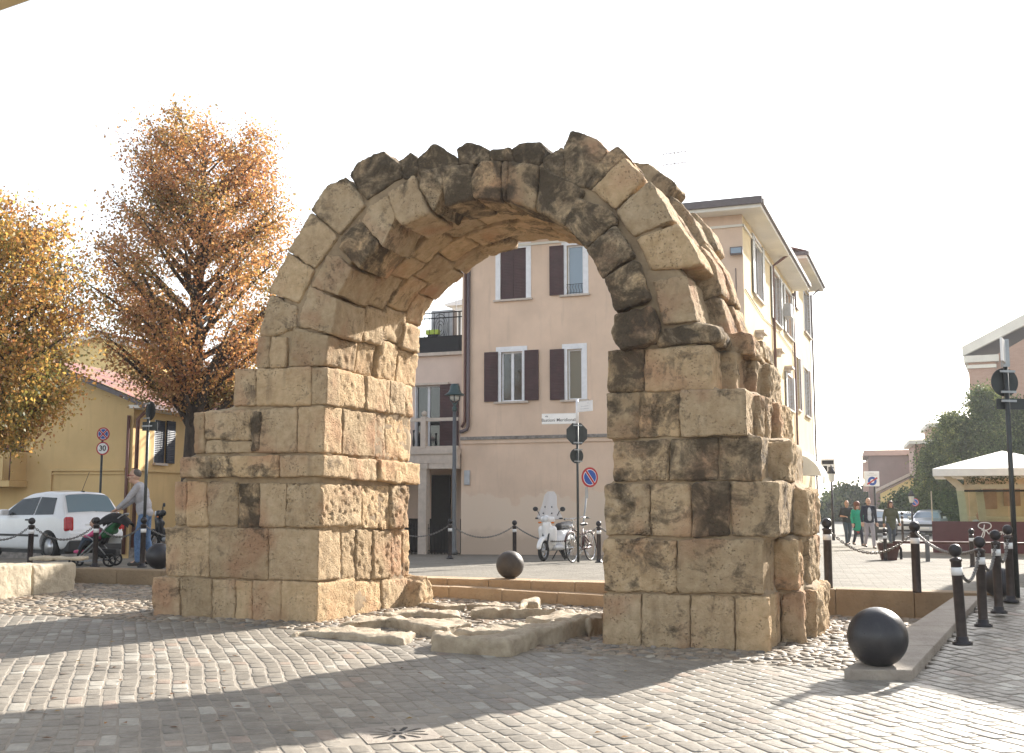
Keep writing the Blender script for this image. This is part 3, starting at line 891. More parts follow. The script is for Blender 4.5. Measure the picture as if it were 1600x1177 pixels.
# ---- a few fallen leaves on the paving
r_ = random.Random(77); vv = []; ff = []; cc = []
for k in range(90):
    p = gp(r_.uniform(0, 1600) if k % 3 else r_.uniform(0, 700), r_.uniform(960, 1175), 0.0)
    if (p - Vector((KA.x, KA.y, 0))).dot(KN) < .1: continue
    z = z_all(p.x, p.y) + .012; a = r_.uniform(0, 6.3); s = r_.uniform(.018, .036)
    d = Vector((math.cos(a), math.sin(a), 0)) * s; e = Vector((-d.y, d.x, 0)) * .6; o = len(vv); c = Vector((p.x, p.y, z)); up = Z * r_.uniform(.003, .014)
    for q in (c - d, c - d * .2 + e + up, c + d + up * .5, c - d * .2 - e + up * .6, c - d * 1.5): vv.append(tuple(q))
    ff += [(o, o + 1, o + 2), (o, o + 2, o + 3), (o, o + 3, o + 4)]
    col = r_.choice(((.20, .09, .03), (.28, .15, .05), (.12, .06, .03), (.33, .22, .07))); cc += [col] * 3
me = bpy.data.meshes.new("fallen_leaves"); me.from_pydata(vv, [], ff); set_attr(me, "tint", cc); me.materials.append(MATS["pebble"])
o = link(bpy.data.objects.new("fallen_leaves", me)); o['kind'] = 'stuff'
# ================================================================== BUILDINGS
def mk_plaster(name, col, patch=None, zline=1.6, rough=.9, streak=.35):
    m, t, b = nt(name)
    co = wcoord(t)
    lo = tuple(c * .88 for c in col); hi = tuple(min(1, c * 1.08) for c in col)
    c = ramp(t, noi(t, co, .7, 5, .6), [(.3, lo), (.7, hi)])
    mp = N(t, "Mapping"); mp.inputs['Scale'].default_value = (3, 3, .35); L(t, co, mp.inputs[0])
    c = mixc(t, ramp(t, noi(t, mp.outputs[0], 1.5, 5, .65), [(.55, 0.0), (.8, streak)]), c, tuple(x * .72 for x in col))
    if patch:
        sx = N(t, "SeparateXYZ"); L(t, co, sx.inputs[0])
        h = mth(t, 'ADD', sx.outputs[2], mth(t, 'MULTIPLY', noi(t, co, 1.1, 4, .55), -1.8))
        mk = ramp(t, mth(t, 'ADD', mth(t, 'MULTIPLY', mth(t, 'SUBTRACT', zline - .9, h), 6), .5), [(.3, 0.0), (.7, 1.0)])
        c = mixc(t, mk, c, patch)
        lowd = ramp(t, mth(t, 'ADD', sx.outputs[2], mth(t, 'MULTIPLY', noi(t, co, 2.5, 4), -.6)), [(.05, .55), (.45, 0.0)])
        c = mixc(t, lowd, c, tuple(x * .55 for x in col))
    L(t, c, b.inputs['Base Color']); b.inputs['Roughness'].default_value = rough
    b.inputs['Specular IOR Level'].default_value = .2
    bump(t, b, noi(t, co, 30, 5, .65), .25, .01)
mk_plaster("pink_plaster", (.69, .52, .395), (.70, .56, .44), 1.9, streak=.55)
mk_plaster("cream_plaster", (.62, .50, .30), streak=.3)
mk_plaster("pale_plaster", (.66, .53, .45))
mk_plaster("ochre_plaster", (.62, .44, .215), streak=.4)
mk_plaster("yellow_plaster", (.78, .62, .30), streak=.15)
mk_plaster("white_plaster", (.74, .74, .74), streak=.15)
mk_plaster("grey_brown_plaster", (.20, .155, .15), streak=.2)
mk_plaster("rose_plaster", (.45, .32, .28), streak=.2)
mk_plaster("cornice_white", (.72, .69, .62), streak=.25)
def mk_brick(name, c1, c2, mo):
    m, t, b = nt(name)
    co = ocoord(t)
    mp = N(t, "Mapping"); mp.inputs['Rotation'].default_value = (R(90), 0, 0); L(t, co, mp.inputs[0])
    br = N(t, "TexBrick", Scale=1.0); br.inputs['Brick Width'].default_value = .28; br.inputs['Row Height'].default_value = .075; br.inputs['Mortar Size'].default_value = .008
    br.inputs['Color1'].default_value = (*c1, 1); br.inputs['Color2'].default_value = (*c2, 1); br.inputs['Mortar'].default_value = (*mo, 1)
    L(t, mp.outputs[0], br.inputs['Vector'])
    c = mixc(t, .45, br.outputs['Color'], ramp(t, noi(t, co, .8, 5), [(.3, c1), (.7, c2)]))
    L(t, c, b.inputs['Base Color']); b.inputs['Roughness'].default_value = .9
mk_brick("church_brick", (.36, .22, .165), (.44, .29, .22), (.42, .34, .28))
def mk_tiles():
    m, t, b = nt("roof_tiles")
    co = ocoord(t)
    n = noi(t, co, 1.5, 5)
    vor = N(t, "TexVoronoi", Scale=4.0); L(t, co, vor.inputs['Vector'])
    c = mixc(t, .5, ramp(t, n, [(.3, (.30, .13, .09)), (.7, (.48, .25, .18))]), mixc(t, .5, vor.outputs['Color'], (.42, .20, .14)), 'MIX')
    c = mixc(t, .6, c, ramp(t, noi(t, co, 7, 4), [(.3, (.27, .11, .08)), (.7, (.50, .27, .20))]))
    L(t, c, b.inputs['Base Color']); b.inputs['Roughness'].default_value = .85
mk_tiles()
def mk_shutter(name, col):
    m, t, b = nt(name)
    co = wcoord(t)
    wv = N(t, "TexWave", Scale=5.5, Distortion=0.0); wv.bands_direction = 'Z'; L(t, co, wv.inputs['Vector'])
    c = ramp(t, noi(t, co, 3, 4), [(.3, tuple(x * .8 for x in col)), (.7, tuple(x * 1.2 for x in col))])
    L(t, c, b.inputs['Base Color']); b.inputs['Roughness'].default_value = .55
    bump(t, b, wv.outputs['Fac'], .5, .015)
mk_shutter("shutter_brown", (.055, .022, .022)); mk_shutter("shutter_navy", (.02, .028, .045)); mk_shutter("shutter_grey", (.36, .36, .34))
plain("white_paint", (.74, .74, .76), .5, var=.08)
plain("frame_grey", (.55, .56, .58), .5)
plain("fascia", (.105, .085, .085), .5)
plain("gutter", (.13, .10, .105), .45, .3)
plain("copper_pipe", (.14, .065, .05), .45, .3)
plain("pale_stone", (.53, .455, .39), .85, bmp=.4)
plain("dark_stone_ledge", (.23, .205, .185), .9, bmp=.5, var=.45, scale=7)
plain("black_iron", (.022, .022, .024), .45, .6)
plain("black_net", (.018, .018, .02), .8, bmp=.3)
plain("dark_interior", (.03, .028, .027), .8)
plain("ac_grey", (.42, .43, .45), .6)
plain("lime_plastic", (.42, .55, .06), .5)
def mk_glass(name, col, rough=.05):
    m, t, b = nt(name)
    b.inputs['Base Color'].default_value = (*col, 1); b.inputs['Roughness'].default_value = rough
    b.inputs['Specular IOR Level'].default_value = .8
    co = wcoord(t); bump(t, b, noi(t, co, 1.2, 2), .06, .05)
mk_glass("window_glass", (.018, .02, .022)); mk_glass("pale_glass", (.20, .19, .15), .15); mk_glass("sky_glass", (.16, .22, .28), .1)

class House:
    """building frame: local x along its front (to the right), local y away from the camera, origin at ground"""
    def __init__(s, name, o, rot, label, cat="building", group=None):
        s.o = Vector(o); s.rot = rot
        s.A = Vector((math.cos(rot), -math.sin(rot), 0)); s.B = Vector((math.sin(rot), math.cos(rot), 0))
        s.root = empty(name, o, -rot, label, cat, group)
        s.W = 0
    def f(s, px, py, y=0.0):
        q = onp(px, py, s.o + s.B * y, s.B) - s.o
        return (q.dot(s.A), q.z)
    def s_(s, px, py, x=None):
        x = s.W if x is None else x
        q = onp(px, py, s.o + s.A * x, s.A) - s.o
        return (q.dot(s.B), q.z)
    def P(s, side, a, out, z):           # point: front (side=0) or right flank (side=1)
        return Vector((a, -out + s.fy, z)) if side == 0 else Vector((s.W + out, a, z))
    fy = 0.0
    def bx(s, mb, side, a0, a1, o0, o1, z0, z1, bev=0):
        return mb.box2(s.P(side, a0, o0, z0), s.P(side, a1, o1, z1), bev)
    def window(s, side, a0, a1, z0, z1, trim=.13, glass="window_glass", shutters=(), sash=2, shut="shutter_brown", closed=False, sill=True, trimmat="white_paint", frame="white_paint", sw=None, label=None):
        m = MB(); g = .006
        if trim > 0:
            s.bx(m, side, a0 - trim, a0, -.12, .025, z0, z1)
            s.bx(m, side, a1, a1 + trim, -.12, .025, z0, z1)
            s.bx(m, side, a0 - trim, a1 + trim, -.12, .03, z1 + .001, z1 + trim)
        else:
            s.bx(m, side, a0, a0 + .03, -.14, .004, z0, z1)
        w = m.build("window", trimmat, s.root)
        if label: w['label'] = label
        if sill:
            m = MB(); s.bx(m, side, a0 - trim - .06, a1 + trim + .06, -.1, .10, z0 - .07, z0 - .002); m.build("sill", "pale_stone", w)
        if closed:
            wd = (a1 - a0) / 2
            for k in range(2):
                m = MB(); s.bx(m, side, a0 + k * wd + .006, a0 + (k + 1) * wd - .006, -.05, -.01, z0 + .01, z1 - .01); m.build("shutter", shut, w)
        else:
            m = MB(); fwd = .055
            s.bx(m, side, a0, a1, -.16, -.10, z0, z0 + fwd); s.bx(m, side, a0, a1, -.16, -.10, z1 - fwd, z1)
            s.bx(m, side, a0, a0 + fwd, -.159, -.099, z0 + fwd, z1 - fwd); s.bx(m, side, a1 - fwd, a1, -.159, -.099, z0 + fwd, z1 - fwd)
            if sash == 2:
                c = (a0 + a1) / 2; s.bx(m, side, c - .05, c + .05, -.158, -.098, z0 + fwd, z1 - fwd)
            m.build("sash", frame, w)
            m = MB(); s.bx(m, side, a0 + .02, a1 - .02, -.139, -.131, z0 + .02, z1 - .02); m.build("pane", glass, w)
        for sh in shutters:
            sw_ = sw or (a1 - a0) * .5
            m = MB()
            if sh < 0: s.bx(m, side, a0 - trim * .55 - sw_, a0 - trim * .55, .035, .075, z0 + .01, z1 + .02, .008)
            else: s.bx(m, side, a1 + trim * .55, a1 + trim * .55 + sw_, .035, .075, z0 + .01, z1 + .02, .008)
            m.build("shutter", shut, w)
        return w
    def wallbox(s, x0, x1, y0, y1, z0, z1, mat, cuts=(), sidemat=None, name="wall", poly=None):
        """solid block with window openings cut 0.28 deep. cuts: (side, a0, a1, z0, z1)"""
        if poly: me = MB().prism(poly, (0, y1 - y0, 0)).mesh(name)
        else: me = MB().box2((x0, y0, z0), (x1, y1, z1)).mesh(name)
        bm = bmesh.new(); bm.from_mesh(me); bmesh.ops.recalc_face_normals(bm, faces=bm.faces); bm.to_mesh(me); bm.free()
        if cuts:
            cm = MB()
            for side, a0, a1, c0, c1 in cuts: s.bx(cm, side, a0, a1, -.28, .5, c0, c1)
            co = bpy.data.objects.new("cut", cm.mesh("cut")); COL.objects.link(co)
            bm = bmesh.new(); bm.from_mesh(co.data); bmesh.ops.recalc_face_normals(bm, faces=bm.faces); bm.to_mesh(co.data); bm.free()
            me = baked(me, [('BOOLEAN', dict(operation='DIFFERENCE', object=co, solver='EXACT'))])
            bpy.data.objects.remove(co)
        me.materials.clear(); me.materials.append(MATS[mat]); me.name = name
        if sidemat:
            me.materials.append(MATS[sidemat])
            for p in me.polygons:
                if p.normal.x > .5: p.material_index = 1
        return link(bpy.data.objects.new(name, me), s.root)
def tile_sheet(mb, a, b, c, d, pitch=.24, amp=.045, nrow=8):
    """corrugated tile surface; a->b along the eave, d->c along the ridge"""
    n = max(2, int((b - a).length / pitch)) * 6
    nn = (b - a).cross(d - a).normalized()
    if nn.z < 0: nn = -nn
    vs = []; fs = []
    for j in range(nrow + 1):
        for i in range(n + 1):
            f = i / n; p = a.lerp(b, f).lerp(d.lerp(c, f), j / nrow)
            h = amp * (.5 + .5 * math.cos(2 * math.pi * i / 6))
            vs.append(p + nn * (h + .02 * (1 - 0)))
    for j in range(nrow):
        for i in range(n):
            k = j * (n + 1) + i; fs.append((k, k + 1, k + n + 2, k + n + 1))
    mb.add(vs, fs, True)

# ---------------- pink corner house behind the arch
b0 = gp(720, 866, -.19)
H = House("corner_house", (b0.x, b0.y, -.22), ROT, "tall pink plastered house with brown shutters and a cream sunlit flank behind the arch", "house")
H.W = H.f(1166, 600)[0]
FW = H.W
ztop = H.f(1150, 336)[1]
vb1 = H.s_(1243, 600)[0]; vb2 = H.s_(1269, 600)[0]
def FR(x0, x1, y0, y1):
    a0, za = H.f(x0, y1); a1, zb = H.f(x1, y0)
    return a0, a1, za, zb
fw = [  # px rect of the opening
 dict(r=(782, 822, 387, 469), closed=True, label="window with both brown shutters closed"),
 dict(r=(886, 911, 382, 461), shutters=(-1,), sash=1, glass="sky_glass", label="upper window with a curled iron guard"),
 dict(r=(783, 816, 549, 628), shutters=(-1, 1), sash=2, label="double casement window with both shutters open"),
 dict(r=(887, 909, 545, 625), shutters=(-1,), sash=1, glass="pale_glass", label="lower window with one open shutter"),
 dict(r=(990, 1022, 380, 461), closed=True), dict(r=(990, 1022, 545, 625), closed=True),
]
cuts = []
for d in fw:
    x0, x1, y0, y1 = d['r']; a0, a1, z0, z1 = FR(x0, x1, y0, y1); d['q'] = (a0, a1, z0, z1); cuts.append((0, a0, a1, z0, z1))
sw_ = [(1178, 1189, 380, 466), (1207, 1218, 428, 505), (1226, 1236, 455, 525), (1229, 1238, 588, 640)]
sw2 = [(1256, 1265, 455, 522), (1244, 1249, 560, 640), (1257, 1264, 578, 650)]
sq = []
def SR(x0, x1, y0, y1):
    xm = (x0 + x1) / 2; ym = (y0 + y1) / 2
    a0 = H.s_(x0, ym)[0]; a1 = H.s_(x1, ym)[0]
    return a0, a1, H.s_(xm, y1)[1], H.s_(xm, y0)[1]
for r_ in sw_:
    q = SR(*r_); sq.append(q); cuts.append((1, *q))
H.wallbox(0, FW, 0, vb1, -.3, ztop, "pink_plaster", cuts, "cream_plaster")
for d in fw:
    k = {x: d[x] for x in d if x not in ('r', 'q')}
    H.window(0, *d['q'], trim=.19, sw=.53, **k)
for q in sq: H.window(1, *q, trim=.10, shutters=(-1, 1), shut="shutter_grey", sash=1, sw=.48)
# curled guard of the upper right window
m = MB(); a0, a1, z0, z1 = fw[1]['q']
for k in range(6):
    x = lerp(a0 + .04, a1 - .04, k / 5)
    m.tube([(x, -.045, z0 + .02), (x + .03, -.06, z0 + .12), (x - .03, -.06, z0 + .24), (x, -.045, z0 + .36)], .008, 5)
m.tube([(a0, -.045, z0 + .36), (a1, -.045, z0 + .36)], .01, 5); m.tube([(a0, -.045, z0 + .05), (a1, -.045, z0 + .05)], .01, 5)
m.build("window_guard", "black_iron", H.root)
zs = H.f(830, 683)[1]
m = MB(); m.box2((0.0, -.10, zs - .06), (FW + .05, .0, zs + .05)); m.build("string_course", "dark_stone_ledge", H.root)
m = MB(); m.box2((0.0, -.055, zs - .2), (FW + .03, .0, zs - .0605)); m.build("lower_band", "pink_plaster", H.root)
# string course of the flank, upper cornice and eaves
m = MB(); m.box2((FW + .0, .02, zs - .14), (FW + .08, vb2, zs + .06)); m.build("string_course", "cornice_white", H.root)
m = MB(); m.box2((-.05, -.06, ztop - .42), (FW + .06, -.001, ztop - .34)); m.box2((FW + .001, -.06, ztop - .42), (FW + .06, vb1, ztop - .34)); m.build("cornice", "cornice_white", H.root)
ov = .72
m = MB()
m.box2((-ov, -ov, ztop), (FW + ov, vb1 + .1, ztop + .12)); m.build("soffit", "cornice_white", H.root)
for i in range(16):
    pass
m = MB(); m.box2((-ov - .06, -ov - .1, ztop + .121), (FW + ov + .06, -ov + .05, ztop + .36)); m.box2((FW + ov - .05, -ov + .051, ztop + .121), (FW + ov + .1, vb1 + .1, ztop + .30)); m.build("fascia_gutter", "fascia", H.root)
zr = ztop + .30; rz_ = zr + 1.35
e = [Vector((-ov, -ov, zr)), Vector((FW + ov, -ov, zr)), Vector((FW + ov, vb1 + .1, zr)), Vector((-ov, vb1 + .1, zr))]
r1, r2 = Vector((FW / 2, FW / 2 + 1, rz_)), Vector((FW / 2, vb1 - 2, rz_))
m = MB(); tile_sheet(m, e[0], e[1], r1, r1 + Vector((-.01, 0, 0))); tile_sheet(m, e[1], e[2], r2, r1); tile_sheet(m, e[2], e[3], r2 + Vector((-.01, 0, 0)), r2); tile_sheet(m, e[3], e[0], r1, r2)
m.build("roof", "roof_tiles", H.root)
# pipes
def pipe(root, pts, r=.055, mat="gutter", name="downpipe"): return MB().tube(pts, r, 10).build(name, mat, root)
xp, zp = H.f(734, 420)
zb_ = H.f(733, 672)[1]
pipe(H.root, [(xp, -.09, ztop), (xp, -.09, zb_ + .15), (xp - .04, -.09, zb_ + .02), (xp - .22, -.10, zb_ - .06), (-.02, -.10, zb_ - .07)], .065)
pipe(H.root, [(xp - .14, -.07, ztop), (xp - .14, -.07, zb_ + .3), (xp - .26, -.08, zb_ + .1)], .05, "copper_pipe")
vp, z1_ = H.s_(1204, 395)
pipe(H.root, [(FW + ov, vp, ztop + .1), (FW + .35, vp, ztop - .15), (FW + .07, vp, ztop - .35), (FW + .07, vp, .0)], .055, "copper_pipe")
vp, z1_ = H.s_(1238, 500)
pipe(H.root, [(FW + .07, vp, ztop - .2), (FW + .07, vp, .0)], .05, "copper_pipe")
# little console shelves on the flank
for (px, py) in ((1183, 523), (1212, 551), (1228, 577)):
    v_, z_ = H.s_(px, py)
    m = MB(); m.box2((FW, v_ - .5, z_), (FW + .32, v_ + .5, z_ + .09)); m.box2((FW, v_ - .4, z_ - .14), (FW + .18, v_ + .4, z_ - .001)); m.build("window_hood", "pale_stone", H.root)
cz = H.s_(1190, 505)
MB().tube([(FW + .03, .1, cz[1] + .55), (FW + .035, vb1 * .3, cz[1] + .25), (FW + .03, vb1 * .6, cz[1] + .35), (FW + .035, vb1 - .1, cz[1] + .1)], .014, 5).build("cable", "gutter", H.root)
cz = H.f(1140, 420); MB().tube([(FW - .25, -.015, cz[1]), (FW - .25, -.02, cz[1] - 2.2), (FW - .1, -.02, cz[1] - 2.5), (FW - .1, -.015, cz[1] - 4)], .014, 5).build("cable", "gutter", H.root)
# flood lamp at the corner, utility box on the wall
m = MB(); q = H.f(1152, 394); m.box((q[0], -.18, q[1]), (.42, .16, .26), bev=.02); m.box((q[0], -.06, q[1]), (.08, .12, .1))
fl = m.build("flood_lamp", "fascia", H.root)
MB().box((q[0], -.263, q[1]), (.34, .006, .18)).build("lamp_glass", "sky_glass", fl)
a0, za = H.f(726, 758); a1, zb2 = H.f(735, 735)
MB().box2((a0, -.07, za), (a1, -.001, zb2), .02).build("meter_box", "ac_grey", H.root)
m = MB(); q = H.s_(1224, 487); m.box((FW + .2, q[0], q[1]), (.32, .8, .55), bev=.03); m.build("wall_unit", "ac_grey", H.root)
# second, taller stretch of the flank
ob = H.o + H.A * 0 + H.B * vb1
H2 = House("flank_house", (ob.x, ob.y, .1), ROT, "taller cream neighbour at the far end of the corner house's sunlit flank", "house")
H2.W = FW
zt2 = H2.s_(1262, 450)[1]; v2 = vb2 - vb1
c2 = []
q2 = []
for r_ in sw2:
    xm, ym = (r_[0] + r_[1]) / 2, (r_[2] + r_[3]) / 2
    q = (H2.s_(r_[0], ym)[0], H2.s_(r_[1], ym)[0], H2.s_(xm, r_[3])[1], H2.s_(xm, r_[2])[1]); q2.append(q); c2.append((1, *q))
H2.wallbox(.3, FW - .004, .004, v2, -.3, zt2, "cream_plaster", c2)
for q in q2: H2.window(1, *q, trim=.06, shutters=(1,), shut="shutter_brown", sash=1, sw=.45)
a0 = H2.s_(1241, 455)[0]
m = MB(); m.box2((FW + .01, a0, H2.s_(1246, 486)[1]), (FW + .07, a0 + 1.1, H2.s_(1246, 426)[1])); m.build("tall_shutter", "shutter_brown", H2.root)
m = MB(); m.box2((-.2, -.3, zt2), (FW + .7, v2 + .5, zt2 + .14)); m.build("soffit", "cornice_white", H2.root)
m = MB(); m.box2((FW + .65, -.35, zt2 + .141), (FW + .8, v2 + .55, zt2 + .32)); m.box2((-.2, -.36, zt2 + .141), (FW + .649, -.25, zt2 + .32)); m.build("fascia_gutter", "fascia", H2.root)
m = MB(); tile_sheet(m, Vector((FW + .7, -.3, zt2 + .3)), Vector((FW + .7, v2 + .5, zt2 + .3)), Vector((FW - 3, v2 + .5, zt2 + 1.5)), Vector((FW - 3, -.3, zt2 + 1.5)))
tile_sheet(m, Vector((FW - 6.7, -.3, zt2 + .3)), Vector((FW - 6.7, v2 + .5, zt2 + .3)), Vector((FW - 3, v2 + .5, zt2 + 1.5)), Vector((FW - 3, -.3, zt2 + 1.5)))
m.build("roof", "roof_tiles", H2.root)
m = MB().prism([(FW + .6, -.28, zt2 + .14), (FW - 3, -.28, zt2 + 1.45), (FW - 6.6, -.28, zt2 + .14)], (0, .2, 0)); m.build("gable", "rose_plaster", H2.root)
pipe(H2.root, [(FW + .75, v2 + .1, zt2 + .2), (FW + .08, v2 + .05, zt2 - .3), (FW + .08, v2 + .05, 0)], .05, "gutter")

# awning and blade sign on the flank
va0, va1 = H.s_(1253, 745)[0], H.s_(1268, 745)[0]
za1 = H.s_(1258, 722)[1]
vA = va0 - 1.6; vB = va0 + 1.8
aw = empty("shop_awning", H.o + H.A * FW + H.B * vA, -ROT, "cream canvas shop awning projecting from the house flank beyond the right pier", "awning")
m = MB(); Lw = vB - vA; pts = []
for i in range(9):
    f = i / 8; pts.append((.02 + 1.0 * math.sin(f * 1.35) / math.sin(1.35), za1 - H.o.z - .05 - 1.15 * (1 - math.cos(f * 1.35))))
vs = []; fs = []
for (x, z) in pts: vs += [(x, 0, z), (x, Lw, z), (x, 0, z - .02), (x, Lw, z - .02)]
for i in range(8):
    k = i * 4; fs += [(k, k + 1, k + 5, k + 4), (k + 2, k + 6, k + 7, k + 3)]
m.add(vs, fs, True)
x, z = pts[-1]; m.box2((x - .01, 0, z - .35), (x + .01, Lw, z - .02))
m.build("canvas", "awning_canvas" if "awning_canvas" in MATS else "cornice_white", aw)
m = MB()
poly = [(0.02, 0.0, pts[-1][1])] + [(x, 0.0, z) for x, z in pts]
m.prism([(p[0], -.012, p[2]) for p in poly], (0, .02, 0)); m.build("end_panel", "cornice_white", aw)
m = MB()
for yy in (.05, Lw - .05): m.tube([(.0, yy, pts[-1][1] + .1), (pts[-1][0], yy, pts[-1][1])], .02, 6)
m.build("arm", "black_iron", aw)
sp_ = H.s_(1270, 728)
bs = empty("blade_sign", H.o + H.A * FW + H.B * (vb2 - .6), -ROT, "small square black and white blade sign on the end of the house flank", "sign")
zz = sp_[1] + .0
m = MB(); m.box2((.35, 0, zz - .36), (1.05, .06, zz + .36), .01); bp = m.build("panel", "white_paint", bs)
m = MB(); m.box2((.42, -.004, zz + .08), (.98, -.0005, zz + .28)); m.box2((.42, -.004, zz - .28), (.66, -.0005, zz + .0)); m.box2((.72, -.004, zz - .2), (.98, -.0005, zz - .05)); m.build("emblem", "black_iron", bp)
m = MB(); m.tube([(0, .03, zz + .25), (.36, .03, zz + .25)], .015, 6); m.tube([(0, .03, zz - .25), (.36, .03, zz - .25)], .015, 6); m.build("bracket", "black_iron", bs)

# ---------------- terrace wing to the left of the pink house
T = House("terrace_wing", (H.o.x, H.o.y, -.22), ROT, "low pink wing with roof terrace, balustrade and columned porch seen through the arch", "building")
T.fy = .6
XL = -8.0
def tf(px, py): return T.f(px, py, .6)
zsl = tf(690, 556)[1]; zbal = tf(690, 702)[1]
dq = (tf(648, 690)[0], tf(688, 690)[0], zbal + .02, tf(660, 603)[1])
T.wallbox(XL, -.004, .6, 9, zbal - .25, zsl, "pale_plaster", [(0, *dq)])
T.wallbox(XL, -.005, 2.6, 9, -.3, zbal - .26, "pale_plaster", name="wall")
w = T.window(0, *dq, trim=.0, sash=2, sill=False, frame="frame_grey", shutters=(1,), sw=.75)
m = MB(); m.box2((dq[0] - .2, .5, dq[3] + .01), (dq[1] + .35, .6, dq[3] + .09)); m.build("lintel", "pale_stone", T.root)
# balcony slab and balustrade, on columns
m = MB(); m.box2((XL, -.35, zbal - .22), (-.02, .6, zbal - .02)); m.box2((XL, -.30, zbal - .55), (-.02, -.05, zbal - .221)); bal = m.build("balcony", "pale_stone", T.root)
zrail = tf(690, 658)[1]
m = MB(); m.box2((XL, -.30, zrail - .07), (-.02, -.16, zrail + .05)); m.box2((XL, -.30, zbal - .018), (-.02, -.16, zbal + .07)); m.build("rail", "pale_stone", bal)
xpst = tf(678, 680)[0]
for xx in (xpst, xpst - 2.6):
    m = MB(); m.box2((xx - .1, -.34, zbal), (xx + .1, -.12, zrail + .1)); m.ball((xx, -.23, zrail + .22), .1, 12, 8)
    m.build("post", "pale_stone", bal)
m = MB()
for k in range(26):
    xx = XL + .2 + k * .24
    if abs(xx - xpst) < .15 or xx > -.1: continue
    m.lathe([(.03, 0), (.05, .08), (.055, .2), (.03, .38), (.028, .48), (.05, .6)], (xx, -.23, zbal + .07), 8)
m.build("baluster", "black_iron", bal)
xc = tf(676, 790)[0]
m = MB(); m.box2((xc - .16, -.30, -.1), (xc + .16, 0.02, zbal - .75)); m.box2((xc - .22, -.35, zbal - .75), (xc + .22, .07, zbal - .56)); m.build("column", "pale_stone", T.root)
m = MB(); m.box2((XL, -.28, zbal - .75), (xc - .23, .0, zbal - .551)); m.box2((xc + .23, -.28, zbal - .75), (-.03, 0, zbal - .551)); m.build("beam", "pale_stone", T.root)
m = MB(); x0 = tf(648, 760)[0]
m.box2((xc - .95, 2.5, .9), (xc - .15, 2.59, zbal - .9)); m.build("porch_window", "dark_interior", T.root)
m = MB(); zg = tf(690, 812)[1]
m.box2((XL, 2.45, -.1), (xc - .25, 2.59, zg)); m.box2((xc + .3, 2.45, -.1), (-.02, 2.59, zg)); m.build("cellar_door", "dark_interior", T.root)
gate = MB()
for k in range(18):
    xx = xc - 1.0 + k * .13
    gate.tube([(xx, -.12, -.05), (xx, -.12, zg - .15)], .012, 5)
gate.tube([(xc - 1.05, -.12, zg - .3), (xc + 1.3, -.12, zg - .3)], .014, 5); gate.tube([(xc - 1.05, -.12, .15), (xc + 1.3, -.12, .15)], .014, 5)
gate.build("gate", "black_iron", T.root)
# roof terrace: slab edge, net, railing
m = MB(); m.box2((XL, .45, zsl), (-.02, .75, zsl + .12)); m.build("terrace_edge", "pale_stone", T.root)
zn = tf(690, 527)[1]; zr2 = tf(700, 488)[1]
m = MB(); m.box2((XL, .58, zsl + .125), (-.05, .62, zn)); m.build("net_screen", "black_net", T.root)
m = MB()
for zz_ in (zr2, zr2 - .2, zn + .02): m.tube([(XL, .6, zz_), (-.03, .6, zz_)], .022, 5)
for k in range(40): m.tube([(XL + k * .2, .6, zn), (XL + k * .2, .6, zr2)], .013, 4)
for xx in (-.35, -2.2, -4.5): m.tube([(xx, .6, zsl), (xx, .6, zr2)], .025, 6)
m.build("railing", "black_iron", T.root)
MB().box2((XL, .76, zsl), (-.02, 8.9, zsl + .05)).build("terrace_floor", "pale_stone", T.root)
q = tf(678, 505); acp = T.o + T.A * (q[0] - .0) + T.B * 1.6
ac = empty("air_conditioner", (acp.x, acp.y, T.o.z + zsl + .05), -ROT, "grey air conditioner unit standing on the roof terrace", "air conditioner")
m = MB(); m.box2((-.5, -.2, .25), (.42, .2, 1.05), .02); m.box2((-.45, -.15, 0), (-.35, .15, .249)); m.box2((.25, -.15, 0), (.35, .15, .249)); b_ = m.build("casing", "ac_grey", ac); ac.scale = (1, 1, (zat(486, acp.y) - ac.location.z) / 1.05)
m = MB()
for r_ in (.08, .16, .24, .31): m.tube([(-.1 + r_ * math.cos(a), -.215, .65 + r_ * math.sin(a)) for a in lin(0, 2 * math.pi, 20)], .007, 4)
m.build("fan_grille", "black_iron", ac)
q = tf(672, 518); p_ = T.o + T.A * q[0] + T.B * .85
fb = empty("flower_box", (p_.x, p_.y, T.o.z + zsl + .05), -ROT, "lime green flower box beside the grey unit on the roof terrace", "flower box")
hh = q[1] - zsl - .05
MB().box2((-.26, -.1, hh - .09), (.26, .1, hh + .09), .02).build("trough", "lime_plastic", fb)
MB().box2((-.2, -.06, 0), (.2, .06, hh - .091)).build("stand", "black_iron", fb)
# white house behind the terrace, aerial
wp = at(722, 480, 60)
WH = House("white_house", (wp.x, wp.y, 0), ROT, "white house top glimpsed behind the roof terrace", "house")
zt = zat(478, 60)
x0 = WH.f(707, 500)[0]
WH.wallbox(x0, 5, 0, 6, -.3, zt, "white_plaster")
MB().prism([(x0 - .35, -.3, zt + .001), (x0 - .35, -.3, zt + .12), (5, -.3, zt + 1.3), (5, -.3, zt + .001)], (0, 6, 0)).build("roof", "white_paint", WH.root)
def aerial(name, p, h, label, boom=.5):
    r_ = empty(name, p, -.4, label, "aerial")
    m = MB().tube([(0, 0, 0), (0, 0, h)], .02, 6)
    m.build("mast", "ac_grey", r_)
    m = MB()
    for z_ in (h - .08, h - .5):
        m.tube([(-boom, 0, z_), (boom, 0, z_)], .02, 5)
        for k in range(7): m.tube([(-boom + k * boom / 3, -.16, z_), (-boom + k * boom / 3, .16, z_)], .016, 4)
    m.build("antenna_bars", "ac_grey", r_)
p = at(713, 470, 47); aerial("tv_aerial", (p.x, p.y, T.o.z + zsl), zat(402, 47) - zsl - T.o.z, "thin television aerial mast above the roof terrace", .3)
p_ = H.o + H.A * (H.f(1022, 300)[0]) + H.B * 3.4
